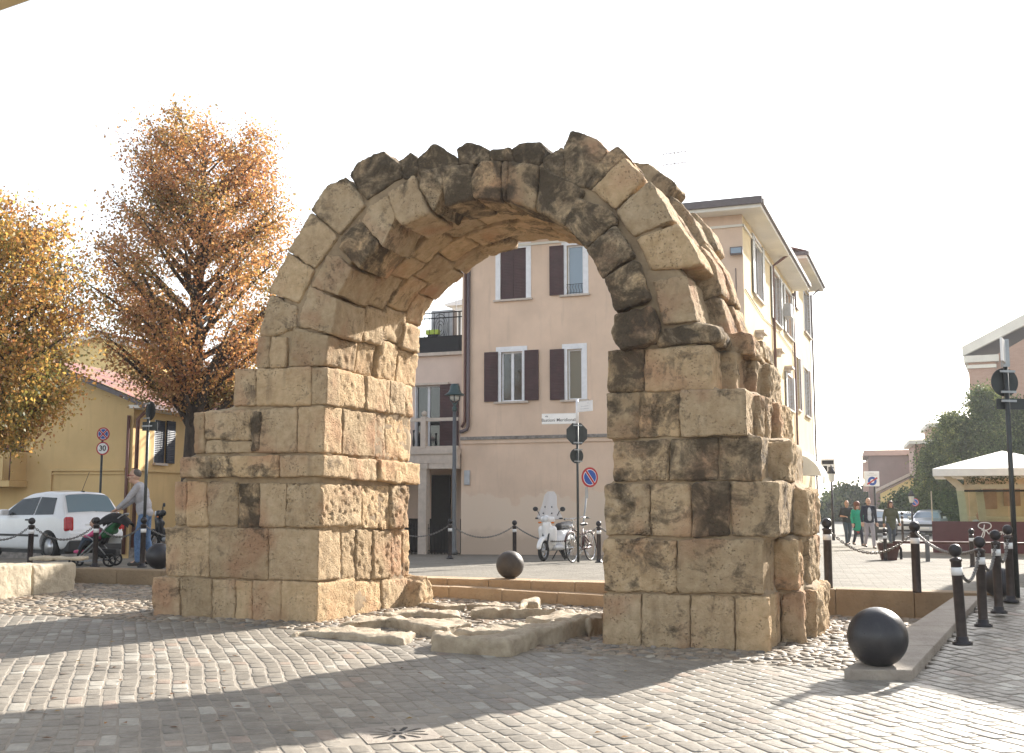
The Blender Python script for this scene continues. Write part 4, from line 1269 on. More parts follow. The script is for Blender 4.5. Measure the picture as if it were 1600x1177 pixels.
aerial("tv_aerial", (p_.x, p_.y, H.o.z + zr + .7), zat(236, p_.y) - (H.o.z + zr + .7), "faint television aerial on the tiled roof above the right haunch of the arch", .45)

# ---------------- ochre house at the left
ho = at(207, 700, 33); RT = R(10)
Hh = House("ochre_house", (ho.x, ho.y, .3), RT, "ochre plastered house with red tiled gable roof behind the white car", "house")
Hh.W = 0.0
ze = Hh.f(205, 624)[1]; xr, zrg = Hh.f(52, 559)
LN = 9.0; xl = 2 * xr
dl = (Hh.f(6, 690)[0], Hh.f(38, 690)[0], Hh.f(20, 706)[1], Hh.f(20, 652)[1])
va, vb_ = Hh.s_(241, 690)[0], Hh.s_(258, 690)[0]
sr = (va, vb_, Hh.s_(250, 724)[1], Hh.s_(250, 657)[1])
Hh.wallbox(0, 0, 0, LN, 0, 0, "ochre_plaster", [(0, *dl), (1, *sr)], poly=[(xl, 0, -.4), (0, 0, -.4), (0, 0, ze), (xr, 0, zrg), (xl, 0, ze)])
Hh.window(0, *dl, trim=0, closed=True, shut="shutter_navy", sill=False)
w = Hh.window(1, *sr, trim=.0, closed=True, shut="shutter_navy", shutters=(1,), sw=.55)
m = MB(); ovh = .35
d_ = Vector((xr, 0, zrg - ze)).normalized()
for sx, xe in ((1, 0.0), (-1, xl)):
    ea = Vector((xe + sx * .45, -ovh, ze - .16)); eb = Vector((xe + sx * .45, LN + .3, ze - .16)); ra = Vector((xr, -ovh, zrg + .06)); rb = Vector((xr, LN + .3, zrg + .06))
    tile_sheet(m, ea, eb, rb, ra, .22, .05, 14)
m.build("roof", "roof_tiles", Hh.root)
m = MB()
for sx, xe in ((1, 0.0), (-1, xl)):
    m.prism([(xe + sx * .47, -ovh - .02, ze - .26), (xr, -ovh - .02, zrg - .06), (xr, -ovh - .02, zrg + .09), (xe + sx * .47, -ovh - .02, ze - .12)], (0, .12, 0))
m.build("verge_board", "fascia", Hh.root)
m = MB(); m.box2((.40, -ovh, ze - .28), (.55, LN + .3, ze - .16)); m.build("gutter", "gutter", Hh.root)
m = MB(); m.box2((0.005, -ovh + .02, ze - .30), (.40, LN, ze - .2)); m.build("soffit", "cornice_white", Hh.root)
pipe(Hh.root, [(.45, .12, ze - .25), (.12, .05, ze - .6), (.11, .05, 0)], .06, "copper_pipe")
pipe(Hh.root, [(-.12, -.07, ze - .5), (-.12, -.07, -.2)], .05, "copper_pipe")
zl = Hh.f(150, 734)[1]; xl2 = Hh.f(76, 740)[0]
m = MB(); m.box2((xl2, -.07, zl - .04), (-.2, 0, zl + .05)); m.box2((xl2 + .001, -.05, zl - .14), (-.2, 0, zl - .09)); m.box2((xl2, -.069, -.2), (xl2 + .14, 0, zl - .041)); m.build("moulding", "ochre_plaster", Hh.root)
m = MB(); m.box2((0.0, 0, zl - .04), (.06, LN, zl + .05)); m.build("moulding", "ochre_plaster", Hh.root)
m = MB(); m.box2((xl, -.03, -.5), (-.22, 0, .42)); m.box2((0.0, .02, -.5), (.04, LN, .42)); m.build("plinth", "dark_stone_ledge", Hh.root)
# balcony
zb0, zb1 = Hh.f(20, 752)[1], Hh.f(20, 706)[1]; bx1 = Hh.f(44, 730)[0]
m = MB(); m.box2((bx1 - 3.2, -.9, zb0 - .18), (bx1, 0, zb0)); bal2 = m.build("balcony", "ochre_plaster", Hh.root)
m = MB()
for k in range(8): m.box2((bx1 - .55 - k * .42, -.88, zb0 + .02), (bx1 - .25 - k * .42, -.84, zb1 - .06))
m.box2((bx1 - .05, -.85, zb0 + .02), (bx1 - .02, -.05, zb1 - .06)); m.build("panel", "ochre_plaster", bal2)
m = MB().tube([(bx1 - 3.2, -.86, zb1), (bx1 - .03, -.86, zb1), (bx1 - .03, 0, zb1)], .03, 6)
for k in range(7): m.tube([(bx1 - .03 - k * .5, -.86, zb0), (bx1 - .03 - k * .5, -.86, zb1)], .018, 6)
m.build("rail", "copper_pipe", bal2)
# yellow gabled house behind it
yo = at(100, 560, 47)
Y = House("yellow_house", (yo.x, yo.y, .2), RT, "yellow house gable with a red roof rising behind the ochre house", "house")
xpk, zpk = Y.f(157, 527); xe0, ze0 = Y.f(62, 562); 
xe1 = 2 * xpk - xe0
Y.wallbox(0, 0, 0, 8, 0, 0, "yellow_plaster", poly=[(xe0, 0, 0), (xe1, 0, 0), (xe1, 0, ze0), (xpk, 0, zpk), (xe0, 0, ze0)])
m = MB()
for xe in (xe0 - .5, xe1 + .5):
    zq = zpk + (ze0 - zpk) * abs(xe - xpk) / abs(xe0 - xpk)
    m.prism([(xe, -.3, zq), (xpk, -.3, zpk), (xpk, -.3, zpk + .22), (xe, -.3, zq + .22)], (0, .28, 0))
m.build("rake_board", "cornice_white", Y.root)
m = MB()
for xe in (xe0 - .5, xe1 + .5):
    zq = zpk + (ze0 - zpk) * abs(xe - xpk) / abs(xe0 - xpk) + .23
    tile_sheet(m, Vector((xe, -.2, zq)), Vector((xe, 8.2, zq)), Vector((xpk, 8.2, zpk + .23)), Vector((xpk, -.2, zpk + .23)))
m.build("roof", "roof_tiles", Y.root)
# red roofed house left of the yellow one
p = at(40, 545, 56)
Q = House("red_roof_house", (p.x, p.y, .2), RT, "low house with a plum red tiled roof half hidden by yellow leaves", "house")
zq = zat(548, 56)
Q.wallbox(-5, 2.5, 0, 7, -.3, zq, "ochre_plaster")
m = MB(); tile_sheet(m, Vector((-5.4, -.5, zq)), Vector((3, -.5, zq)), Vector((3, 3.5, zq + 1.0)), Vector((-5.4, 3.5, zq + 1.0)), .25, .05); tile_sheet(m, Vector((-5.4, 7.5, zq)), Vector((3, 7.5, zq)), Vector((3, 3.5, zq + 1.0)), Vector((-5.4, 3.5, zq + 1.0)), .25, .05); m.build("roof", "roof_tiles", Q.root)
m = MB().prism([(2.48, -.4, zq - .02), (2.48, 7.4, zq - .02), (2.48, 3.5, zq + .98)], (.3, 0, 0)); m.build("gable", "ochre_plaster", Q.root)

# ---------------- right side, beyond the square
cp0 = at(1517, 650, 82)
Ch = House("brick_church", (cp0.x, cp0.y, -.3), R(25), "brick church front with white raking cornice at the right edge", "church")
zc = Ch.f(1530, 556)[1]; xpk = Ch.f(1720, 450)[0]; zpk = Ch.f(1720, 449)[1]
x1c = Ch.f(1556, 600)[0]
Ch.wallbox(0, 0, 0, 20, 0, 0, "church_brick", poly=[(x1c, .5, -.2), (2 * xpk - x1c, .5, -.2), (2 * xpk - x1c, .5, zc), (xpk, .5, zpk - .5), (x1c, .5, zc)])
m = MB(); m.box2((0, 0, -.2), (x1c, 8, zc - .501)); m.build("corner_pier", "church_brick", Ch.root)
m = MB(); m.box2((-.3, -.3, zc - .5), (x1c + .3, 8.2, zc)); m.box2((-.12, -.15, zc - .95), (x1c + .1, 8.1, zc - .7)); m.build("cornice", "cornice_white", Ch.root)
m = MB()
m.prism([(-.4, -.1, zc + .02), (xpk, -.1, zpk), (xpk, -.1, zpk + .95), (-.4, -.1, zc + .75)], (0, .58, 0)); m.build("raking_cornice", "cornice_white", Ch.root)
m = MB().prism([(-.4, .5, zc + .3), (xpk, .5, zpk + .5), (xpk, .5, zpk + .62), (-.4, .5, zc + .45)], (0, 20, 0)); m.build("roof", "fascia", Ch.root)
ap = at(1432, 760, 88)
An = House("brick_annex", (ap.x, ap.y, -.35), R(17), "stepped brick annex with white cornices left of the dark hedge trees", "building")
z1 = An.f(1440, 694)[1]; z2 = An.f(1470, 667)[1]; xs_ = An.f(1457, 700)[0]
An.wallbox(0, xs_, 0, 9, -.3, z1, "church_brick")
An.wallbox(xs_ + .003, xs_ + 6, .4, 9, -.3, z2, "church_brick", name="wall")
m = MB(); m.box2((-.45, -.4, z1), (xs_ + .3, 9, z1 + .32)); m.build("cornice", "cornice_white", An.root)
m = MB(); m.box2((xs_ - .35, -.1, z2), (xs_ + 6.2, 9, z2 + .32)); m.build("cornice", "cornice_white", An.root)
m = MB(); m.box2((-.02, 0.6, -.3), (-.001, 8, z1 - .05)); m.build("lit_flank", "rose_plaster", An.root)  # thin sheet, the flank's sunlit look put into a paler colour
pipe(An.root, [(.08, -.06, z1), (.08, -.06, 0)], .05, "copper_pipe")
bp_ = at(1358, 760, 112)
Ab = House("brown_apartment_block", (bp_.x, bp_.y, -.4), R(17), "dull brown apartment block with stacked balconies at the end of the street", "building")
zt = Ab.f(1380, 712)[1]; x1 = Ab.f(1425, 760)[0]
Ab.wallbox(0, x1, 0, 14, -.3, zt, "grey_brown_plaster")
m = MB(); m.box2((-.4, -.4, zt), (x1 + .3, 14, zt + .55)); m.build("parapet", "rose_plaster", Ab.root)
for k, (py0, py1) in enumerate(((722, 735), (735, 748), (755, 768))):
    za_, zb3 = Ab.f(1350, py1)[1], Ab.f(1350, py0)[1]
    m = MB(); m.box2((-.55, .3, za_), (-.01, 3, za_ + .15)); m.box2((-.55, .3, za_ + .151), (-.48, 3, zb3)); m.box2((-.48, .3, za_ + .152), (-.01, .36, zb3)); m.build("balcony", "rose_plaster", Ab.root)
m = MB(); m.box2((-.01, .4, 0), (-.001, 10, zt - .3)); m.build("flank", "rose_plaster", Ab.root)
cp_ = at(1376, 790, 92)
Cr = House("cream_cottage", (cp_.x, cp_.y, -.4), R(19), "small cream house with a steep pitched roof in front of the brown apartment block", "house")
zl_ = Cr.f(1376, 766)[1]; zh_ = Cr.f(1424, 742)[1]; xh = Cr.f(1424, 742)[0]
Cr.wallbox(0, 0, 0, 7, 0, 0, "yellow_plaster", poly=[(0, 0, -.3), (2 * xh, 0, -.3), (2 * xh, 0, zl_), (xh, 0, zh_ - .25), (0, 0, zl_ - .3)])
m = MB().prism([(-.5, -.4, zl_ - .28), (xh, -.4, zh_ - .05), (xh, -.4, zh_ + .22), (-.5, -.4, zl_)], (0, 7.6, 0)); m.prism([(2 * xh + .5, -.4, zl_ - .28), (xh, -.4, zh_ - .05), (xh, -.4, zh_ + .22), (2 * xh + .5, -.4, zl_)], (0, 7.6, 0)); m.build("roof", "pale_stone", Cr.root)
m = MB(); m.box2((xh * .5, -.02, zl_ - 1.5), (xh * .5 + .7, -.001, zl_ - .5)); m.build("window", "dark_interior", Cr.root)
# added unseen building, outline shaped so that its shadow crosses the paving
EA = Vector((13.1, 23.2, .3))
OB = House("unseen_shade_building", EA, 0, "plain ochre building added unseen beyond the right edge to shade the paving", "building")
pa = [Vector((0, 0, -.5)), Vector((3.2, 6.2, -.5)), Vector((12, 6, -.5)), Vector((12, -11, -.5)), Vector((3.6, -11, -.5))]
MB().prism(pa[::-1], (0, 0, 8.1)).build("wall", "ochre_plaster", OB.root)
MB().prism([p * 1.0 + Vector((0, 0, 8.103)) for p in pa[::-1]], (0, 0, .25)).build("roof", "roof_tiles", OB.root)

# canopy roof over the photographer, its corner just shows at the top left
ea = at(0, 17, 6.0); dirn = Vector((.868, -.496, 0)); back = Vector((-.496, -.868, 0))
e0 = ea - dirn * 4.6; e1 = ea + dirn * 1.35
PR = empty("porch_roof", (e0.x, e0.y, 0), 0, "cream painted porch roof whose edge just enters the top left corner", "porch roof")
def pl_(p): return Vector((p.x - e0.x, p.y - e0.y, p.z))
m = MB().prism([pl_(p) for p in (e0, e1, e1 + back * 2.2, e0 + back * 2.2)], (0, 0, .16)); m.build("roof_slab", "cream_plaster", PR.root if hasattr(PR, "root") else PR)
m = MB().prism([pl_(p) + Vector((0, 0, .161)) for p in (e0 - back * .06, e1 - back * .06, e1 + back * 2.2, e0 + back * 2.2)], (0, 0, .06)); m.build("roof_tiles", "roof_tiles", PR)
for p in (e0 + back * 1.9 + dirn * .3, e1 + back * 1.9 - dirn * .3):
    q = pl_(p); MB().box((q.x, q.y, q.z / 2), (.2, .2, q.z)).build("post", "cream_plaster", PR)
# ================================================================== STREET FURNITURE
plain("bollard_iron", (.055, .043, .04), .42, .35, var=.25, scale=14, bmp=.15, bscale=90)
plain("bollard_dark", (.035, .032, .034), .4, .5, var=.2, scale=14)
plain("band_white", (.72, .71, .70), .5, var=.1)
plain("chain_steel", (.20, .19, .18), .4, .8, var=.3, scale=30)
def mk_ball(name, base, worn, rough):
    m, t, b = nt(name)
    co = wcoord(t)
    n = noi(t, co, 5, 7, .7); sc_ = noi(t, co, 45, 4, .7)
    c = ramp(t, n, [(.35, base), (.62, tuple(x * 1.5 for x in base)), (.8, worn)])
    c = mixc(t, ramp(t, sc_, [(.63, 0.0), (.70, .6)]), c, worn)
    L(t, c, b.inputs['Base Color'])
    L(t, ramp(t, noi(t, co, 8, 5, .65), [(.3, rough - .08), (.7, rough + .22)]), b.inputs['Roughness'])
    b.inputs['Metallic'].default_value = .25
    bump(t, b, noi(t, co, 38, 5, .65), .18, .01)
mk_ball("ball_iron", (.024, .023, .026), (.085, .075, .068), .32)
mk_ball("ball_rust", (.045, .039, .035), (.12, .10, .085), .45)
plain("sign_back", (.045, .05, .05), .5, .4, var=.15)
plain("sign_pole", (.05, .055, .055), .45, .5, var=.2)
plain("galvanised", (.36, .37, .38), .45, .6, var=.15)
plain("sign_white", (.80, .80, .80), .4, var=.04)
plain("sign_red", (.42, .025, .035), .4, var=.06)
plain("sign_blue", (.02, .085, .36), .4, var=.06)
plain("sign_black", (.02, .02, .02), .5)
plain("lamp_green", (.045, .075, .075), .4, .4)
plain("lamp_post_grey", (.12, .125, .13), .5, .4)
mk_glass("lamp_glass", (.55, .55, .52), .2)
plain("rubber", (.018, .018, .018), .85, var=.2)

def zground(x, y):
    p = Vector((x, y, 0)); q = p - P0
    if q.dot(V) > VW + .3: return z_plaza(x, y)
    if q.dot(U) < UWL: return .36
    return z_all(x, y)
proto_b = {}
def bollard(px, yt, yb, z, label, group="bollards with ball tops", r=.052, ball=True, lean=0.0, flange=True, mat="bollard_iron", seg=24):
    g = gp(px, yb, z)
    h = zat(yt, g.y) - g.z
    o = empty("bollard", g, 0, label, "bollard", group)
    s = h / 1.0
    m = MB()
    if ball:
        m.lathe([(r * 1.02, 0), (r, .02), (r, .82 * s), (r * 1.18, .825 * s), (r * 1.18, .845 * s), (r * .7, .86 * s)], seg=seg).build("shaft", mat, o)
        rb = r * 1.28
        MB().ball((0, 0, h - rb), rb, seg, seg * 2 // 3).build("ball_top", "bollard_dark", o)
    else:
        m.lathe([(r, 0), (r, h * .97), (r * .8, h), (.001, h)], seg=seg).build("shaft", mat, o)
    MB().lathe([(r + .003, .685 * s), (r + .003, .765 * s)] if ball else [(r + .003, .8 * s), (r + .003, .86 * s)], seg=seg).build("white_band", "band_white", o)
    if flange:
        f = MB().lathe([(r * 1.9, -.01), (r * 1.9, .018), (r * 1.25, .022), (r * 1.15, .07), (r * 1.02, .075)], seg=seg)
        for k in range(4):
            a = k * math.pi / 2 + .6; f.lathe([(.011, .0), (.011, .03)], (r * 1.6 * math.cos(a), r * 1.6 * math.sin(a), 0), 6)
        f.build("base_flange", "bollard_dark", o)
    o.rotation_euler = (0, lean, 0)
    o['h'] = h
    return o
def eye(o, dz=.86):
    return o.location + Vector((math.sin(o.rotation_euler[1]), 0, 1)) * (o['h'] * dz)
def chain(a, b, sag, label, linkd=.05, wire=.0075, group="chains hung between bollards", maxn=90, mat="chain_steel"):
    d = (b - a); L_ = d.length
    n = min(maxn, int(L_ * (1 + 2.7 * (sag / L_) ** 2) / (linkd * .72)))
    m = MB()
    c = (a + b) / 2
    def pt(f): return a + d * f - Z * (4 * sag * f * (1 - f))
    for i in range(n):
        p, q = pt(i / n), pt((i + 1) / n)
        t_ = (q - p).normalized(); mid = (p + q) / 2
        up = Z - t_ * t_.z; up.normalize(); sdv = t_.cross(up)
        w_ = (up if i % 2 else sdv)
        hl = linkd * .5; hw = linkd * .3
        pts = []
        for k in range(10):
            an = 2 * math.pi * k / 10
            ca, sa = math.cos(an), math.sin(an)
            pts.append(mid - c + t_ * (hl * (abs(ca) ** .7) * (1 if ca > 0 else -1)) + w_ * (hw * sa))
        m.tube(pts, wire, 5, closed=True)
    o = m.build("chain", mat); o.location = c
    return tag(o, label, "chain", group)

b_near = [
 bollard(1504, 850, 1006, .21, "nearest ball topped bollard on the right, leaning a little, beside the kerb", lean=-.035, seg=32),
 bollard(1536.5, 838, 978, .245, "second ball topped bollard from the front in the row on the right kerb", seg=28),
 bollard(1561, 828, 957, .29, "third ball topped bollard in the row right of the kerb, before the iron ball"),
 bollard(1580, 820, 940, .335, "last ball topped bollard of the right row, standing against the tall sign pole"),
]
b_wall = [
 bollard(1295, 809.5, 919, .385, "bollard touching the right edge of the arch's right pier, on the retaining wall", flange=False, r=.06),
 bollard(1433, 814.5, 926, .385, "lone bollard on the retaining wall between the pier and the kerb", flange=False, r=.06),
]
b_back = [
 bollard(703, 811, 873, .21, "bollard beside the lamp post, seen through the arch"),
 bollard(804, 813, 872, .22, "bollard behind the brown stone ball, seen through the arch"),
 bollard(936, 814, 879, .23, "bollard right of the bicycle, seen through the arch"),
]
b_left = [
 bollard(46, 809, 889, .365, "bollard in front of the white car's rear wheel"),
 bollard(148, 808, 886, .365, "bollard in front of the child's pushchair"),
 bollard(222, 808, 886, .365, "bollard in front of the man's legs"),
]
bf = [
 bollard(1384, 825, 878, .17, "thin ball topped bollard in front of the brown planter", r=.045, seg=12),
 bollard(1411, 800, 846, .05, "distant bollard behind the woman in the green coat", r=.05, seg=12),
 bollard(1520, 826, 889, .21, "bollard in front of the café's burgundy screen", r=.05, seg=16),
]
A = eye
chain(A(b_wall[0]), A(b_wall[1]), .34, "chain from the pier bollard to the lone wall bollard")
chain(A(b_wall[1]), A(b_near[1]) , .16, "chain from the lone wall bollard to the kerb row")
chain(A(b_near[0]), A(b_near[1]), .30, "chain hanging between the two nearest bollards on the right")
chain(A(b_near[1]), A(b_near[2]), .30, "chain hanging between the second and third bollards on the right")
chain(A(b_near[2]), A(b_near[3]), .30, "chain hanging between the third bollard and the one by the sign pole")
chain(A(b_back[0]), A(b_back[1]), .32, "chain swagged between the lamp post bollard and the ball bollard")
chain(A(b_back[1]), A(b_back[2]), .38, "chain passing behind the white scooter and bicycle")
ext = A(b_back[2]) + (A(b_back[2]) - A(b_back[1])); chain(A(b_back[2]), ext, .38, "chain running from the bicycle bollard behind the right pier")
ext = A(b_back[0]) - (A(b_back[1]) - A(b_back[0])); chain(ext, A(b_back[0]), .32, "chain in front of the porch gate left of the lamp post")
chain(A(b_left[0]), A(b_left[1]), .30, "chain hanging across the white car's rear wheel and bumper")
chain(A(b_left[1]), A(b_left[2]), .26, "chain hanging between pushchair and man")
chain(A(b_left[0]) - (A(b_left[1]) - A(b_left[0])) * .9, A(b_left[0]), .28, "chain across the white car's door at the left edge")
chain(A(b_left[2]), A(b_left[2]) + (A(b_left[2]) - A(b_left[1])) * 1.3, .26, "chain running from the man's bollard behind the left pier")

# ---- iron balls
def iron_ball(px, yc, rpx, yb, z, label, mat="ball_iron"):
    g = gp(px, yb, z)
    r = rpx * g.y / F
    o = MB().ball((0, 0, 0), r, 40, 24).mesh("bollard_ball")
    o.materials.append(MATS[mat])
    ob = link(bpy.data.objects.new("bollard_ball", o)); ob.location = (g.x, g.y, z + r * .965)
    return tag(ob, label, "ball", "round iron and stone ball bollards")
iron_ball(1373, 998, 45, 1041, .10, "big black iron ball on the near end of the kerb")
iron_ball(797, 882, 21.5, 904, .388, "brown ball on the top step in the middle of the arch opening", "ball_rust")
iron_ball(248, 871, 20, 889, .366, "dark ball half hidden beside the left pier behind the man")
iron_ball(1561, 909, 23, 932, .35, "dark ball behind the row of bollards on the right")

# ---- signs and poles
def pole(name, px, yb, z, ytop, label, r=.03, mat="sign_pole", cat="road sign"):
    g = gp(px, yb, z)
    o = empty(name, g, 0, label, cat)
    h = zat(ytop, g.y) - g.z
    MB().tube([(0, 0, 0), (0, 0, h)], r, 12).build("pole", mat, o)
    return o, g, h
def txt(body, size, name, mat, parent, M, align='CENTER', ext=.001, bold=0.0):
    c = bpy.data.curves.new(name, 'FONT'); c.body = body; c.size = size; c.align_x = align; c.align_y = 'CENTER'; c.extrude = ext; c.offset = bold
    o = bpy.data.objects.new("tmp", c); COL.objects.link(o)
    dg = bpy.context.evaluated_depsgraph_get(); dg.update()
    me = bpy.data.meshes.new_from_object(o.evaluated_get(dg)); bpy.data.objects.remove(o)
    me.materials.clear(); me.materials.append(MATS[mat]); me.name = name
    ob = link(bpy.data.objects.new(name, me), parent); ob.matrix_local = M
    return ob
def faceM(x, y, z, yaw=0.0, roll=0.0):
    """text facing -Y, turned by yaw about Z"""
    return Matrix.Translation((x, y, z)) @ Matrix.Rotation(yaw, 4, 'Z') @ Matrix.Rotation(R(90), 4, 'X') @ Matrix.Rotation(roll, 4, 'Z')
def disc(root, z, r, yaw, name, mat, y=0.0, th=.012, n=40, x=0.0, rot0=0.0):
    m = MB(); M = Matrix.Rotation(yaw, 3, 'Z')
    pts = [M @ Vector((x + r * math.cos(2 * math.pi * k / n + rot0), y, r * math.sin(2 * math.pi * k / n + rot0))) + Vector((0, 0, z)) for k in range(n)]
    return m.prism(pts, M @ Vector((0, th, 0))).build(name, mat, root)
def clamps(root, zs, yaw, par):
    m = MB(); M = Matrix.Rotation(yaw, 3, 'Z')
    for z in zs: m.box(M @ Vector((0, -.045, 0)) + Vector((0, 0, z)), (.22, .02, .03), mat=M)
    m.build("clamp", "galvanised", par)
# street name pole in the middle
o, g, h = pole("street_sign_post", 903.5, 879, .24, 627, "sign post with two white street name plates above a dark octagonal plate", .03)
zc = lambda py: zat(py, g.y) - g.z
sc = g.y / F
ctr = disc(o, zc(678), 17.6 * sc * 1.04, .25, "octagonal_plate", "sign_back", .035, .012, 8, rot0=math.pi / 8); clamps(o, [zc(665), zc(692)], .25, ctr)
ctr = disc(o, zc(712.5), 11.8 * sc, .45, "round_plate", "sign_back", .035, .012); clamps(o, [zc(703), zc(721)], .45, ctr)
def nameplate(root, x0, x1, z0, z1, yaw, side, lines):
    w_, hh = abs(x1 - x0), z1 - z0
    M4 = Matrix.Rotation(yaw, 4, 'Z'); M = M4.to_3x3()
    c = Vector((side * (w_ / 2 + .03), 0, (z0 + z1) / 2))
    pl = MB().box(M @ c, (w_, .025, hh), mat=M).build("name_plate", "sign_white", root)
    m = MB(); fr_ = .012
    for (cx, cz, dx, dz) in ((0, hh / 2 - fr_, w_ - .03, .006), (0, -hh / 2 + fr_, w_ - .03, .006)):
        m.box(M @ (c + Vector((cx, -.0135, cz))), (dx, .002, dz), mat=M)
    m.build("border", "frame_grey", pl)
    for (body, size, dx, dz) in lines:
        txt(body, size, "lettering", "sign_black", pl, M4 @ Matrix.Translation(c + Vector((dx, -.0135, dz))) @ Matrix.Rotation(R(90), 4, 'X'), ext=.0006, bold=.0006)
    return pl
w1 = (903 - 850) * sc / math.cos(.28)
nameplate(o, 0, w1, zc(662), zc(645.5), -.28 + .0, -1, [("via", .065, -w1 * .36, .062), ("Bastioni Meridionali", .108, 0, -.035)])
w2 = (924 - 903.5) * sc / math.cos(.95)
pl = nameplate(o, 0, w2, zc(644.5), zc(628), -.95, 1, [])
m = MB(); M = Matrix.Rotation(-.95, 3, 'Z')                     # lettering too small to read on the photo: faint lines
zz = (zc(644.5) + zc(628)) / 2
for k, (l_, dz) in enumerate(((.10, .07), (.52, .0), (.6, -.06))):
    m.box(M @ Vector((w2 * .5 + .03 + (0.12 if k == 0 else 0), -.0135, zz + dz)), (w2 * l_, .002, .012), mat=M)
m.build("faint_lettering", "frame_grey", pl)
MB().tube([(0, 0, zc(662)), (0, 0, zc(624))], .036, 12).build("white_sleeve", "white_paint", o)
# no parking sign on a leaning pole
o, g, h = pole("no_parking_sign", 906, 874, .23, 734, "round blue and red no parking sign on a leaning grey pole by the bicycle", .026, "galvanised")
dxl = (921 - 906) * g.y / F
zz0 = zat(746, g.y) - g.z
for ch in list(o.children): bpy.data.objects.remove(ch)
MB().tube([(0, 0, 0), (dxl, .02, zz0 + .1)], .024, 10).build("pole", "galvanised", o)
sc = g.y / F; yaw = .55
def roundsign(root, x, y, z, r, yaw, kind):
    M4 = Matrix.Translation((x, y, z)) @ Matrix.Rotation(yaw, 4, 'Z')
    def dd(r_, yy, name, mat, par, th=.003):
        n = 40
        pts = [Vector((r_ * math.cos(2 * math.pi * k / n), yy, r_ * math.sin(2 * math.pi * k / n))) for k in range(n)]
        ob = MB().prism([M4 @ p for p in pts], M4.to_3x3() @ Vector((0, th, 0))).build(name, mat, par); return ob
    pl = dd(r, -.045, "sign_plate", "sign_red", root, .012)
    dd(r * .80, -.048, "white_ring", "sign_white", pl)
    if kind in ("park", "stop"):
        dd(r * .735, -.051, "blue_field", "sign_blue", pl)
        m = MB(); M3 = M4.to_3x3()
        for a in ((R(52),) if kind == "park" else (R(45), R(-45))):
            Ma = M3 @ Matrix.Rotation(a, 3, 'Y')
            m.box(M4 @ Vector((0, -.0530, 0)), (r * 1.47, .002, r * .30), mat=Ma)
        m.build("bar_border", "sign_white", pl)
        m = MB()
        for a in ((R(52),) if kind == "park" else (R(45), R(-45))):
            Ma = M3 @ Matrix.Rotation(a, 3, 'Y')
            m.box(M4 @ Vector((0, -.0545 - (.0008 if a > 0 else 0), 0)), (r * 1.6, .002, r * .20), mat=Ma)
        m.build("red_bar", "sign_red", pl)
    else:
        txt("30", r * 1.12, "numerals", "sign_black", pl, M4 @ Matrix.Translation((0, -.0515, 0)) @ Matrix.Rotation(R(90), 4, 'X'), ext=.001, bold=r * .02)
    return pl
roundsign(o, dxl, .0, zz0, 15.5 * sc, yaw, "park")
MB().box((dxl - .06, .005, zz0 - 24 * sc), (.075, .03, 17 * sc)).build("sticker_plate", "galvanised", o)
# speed and no stopping signs at the left
g = at(157, 760, 26.5)
o = empty("speed_limit_sign", (g.x, g.y, .3), 0, "post with a no stopping sign above a 30 speed limit sign, behind the white car", "road sign")
sc = g.y / F
MB().tube([(0, 0, 0), (0, 0, zat(672, g.y) - .3)], .028, 10).build("pole", "sign_pole", o)
x_ = (160.5 - 157) * sc
roundsign(o, x_ * .6, 0, zat(678.5, g.y) - .3, 10.4 * sc, -.1, "stop")
roundsign(o, x_ * .6, 0, zat(701, g.y) - .3, 10.4 * sc, -.1, "limit")
# pole in front of the man
o, g, h = pole("round_sign_post", 223, 885, .365, 629, "sign post before the man, with dark round and rectangular plate backs", .032)
sc = g.y / F; zc = lambda py: zat(py, g.y) - g.z
c_ = disc(o, zc(642), 15 * sc, -.75, "round_plate", "sign_back", .036); clamps(o, [zc(631), zc(654)], -.75, c_)
M = Matrix.Rotation(-.2, 3, 'Z')
c_ = MB().box(M @ Vector((.02, .045, 0)) + Vector((0, 0, zc(666))), (26 * sc, .014, 14 * sc), mat=M).build("rectangular_plate", "sign_back", o); clamps(o, [zc(666)], -.2, c_)
# tall pole at the right edge
o, g, h = pole("corner_sign_post", 1590, 934, .35, 541, "tall sign post at the right edge with a pale direction plate on top", .034)
sc = g.y / F
def zc(py): return zat(py, g.y) - g.z
c_ = disc(o, zc(597), 22.5 * sc, .12, "round_plate", "sign_back", .038, x=.0); clamps(o, [zc(581), zc(613)], .12, c_)
M = Matrix.Rotation(.12, 3, 'Z')
c_ = MB().box(M @ Vector((.09, .05, 0)) + Vector((0, 0, zc(631))), (50 * sc, .014, 17 * sc), mat=M).build("rectangular_plate", "sign_back", o); clamps(o, [zc(627)], .12, c_)
M = Matrix.Rotation(1.05, 3, 'Z')
c_ = MB().box(M @ Vector((-.22, 0, 0)) + Vector((0, 0, zc(551))), (.42, .03, 36 * sc), mat=M).build("direction_plate", "sign_white", o)
MB().box((0, 0, zc(552)), (.09, .09, 44 * sc)).build("post_cap", "galvanised", o)

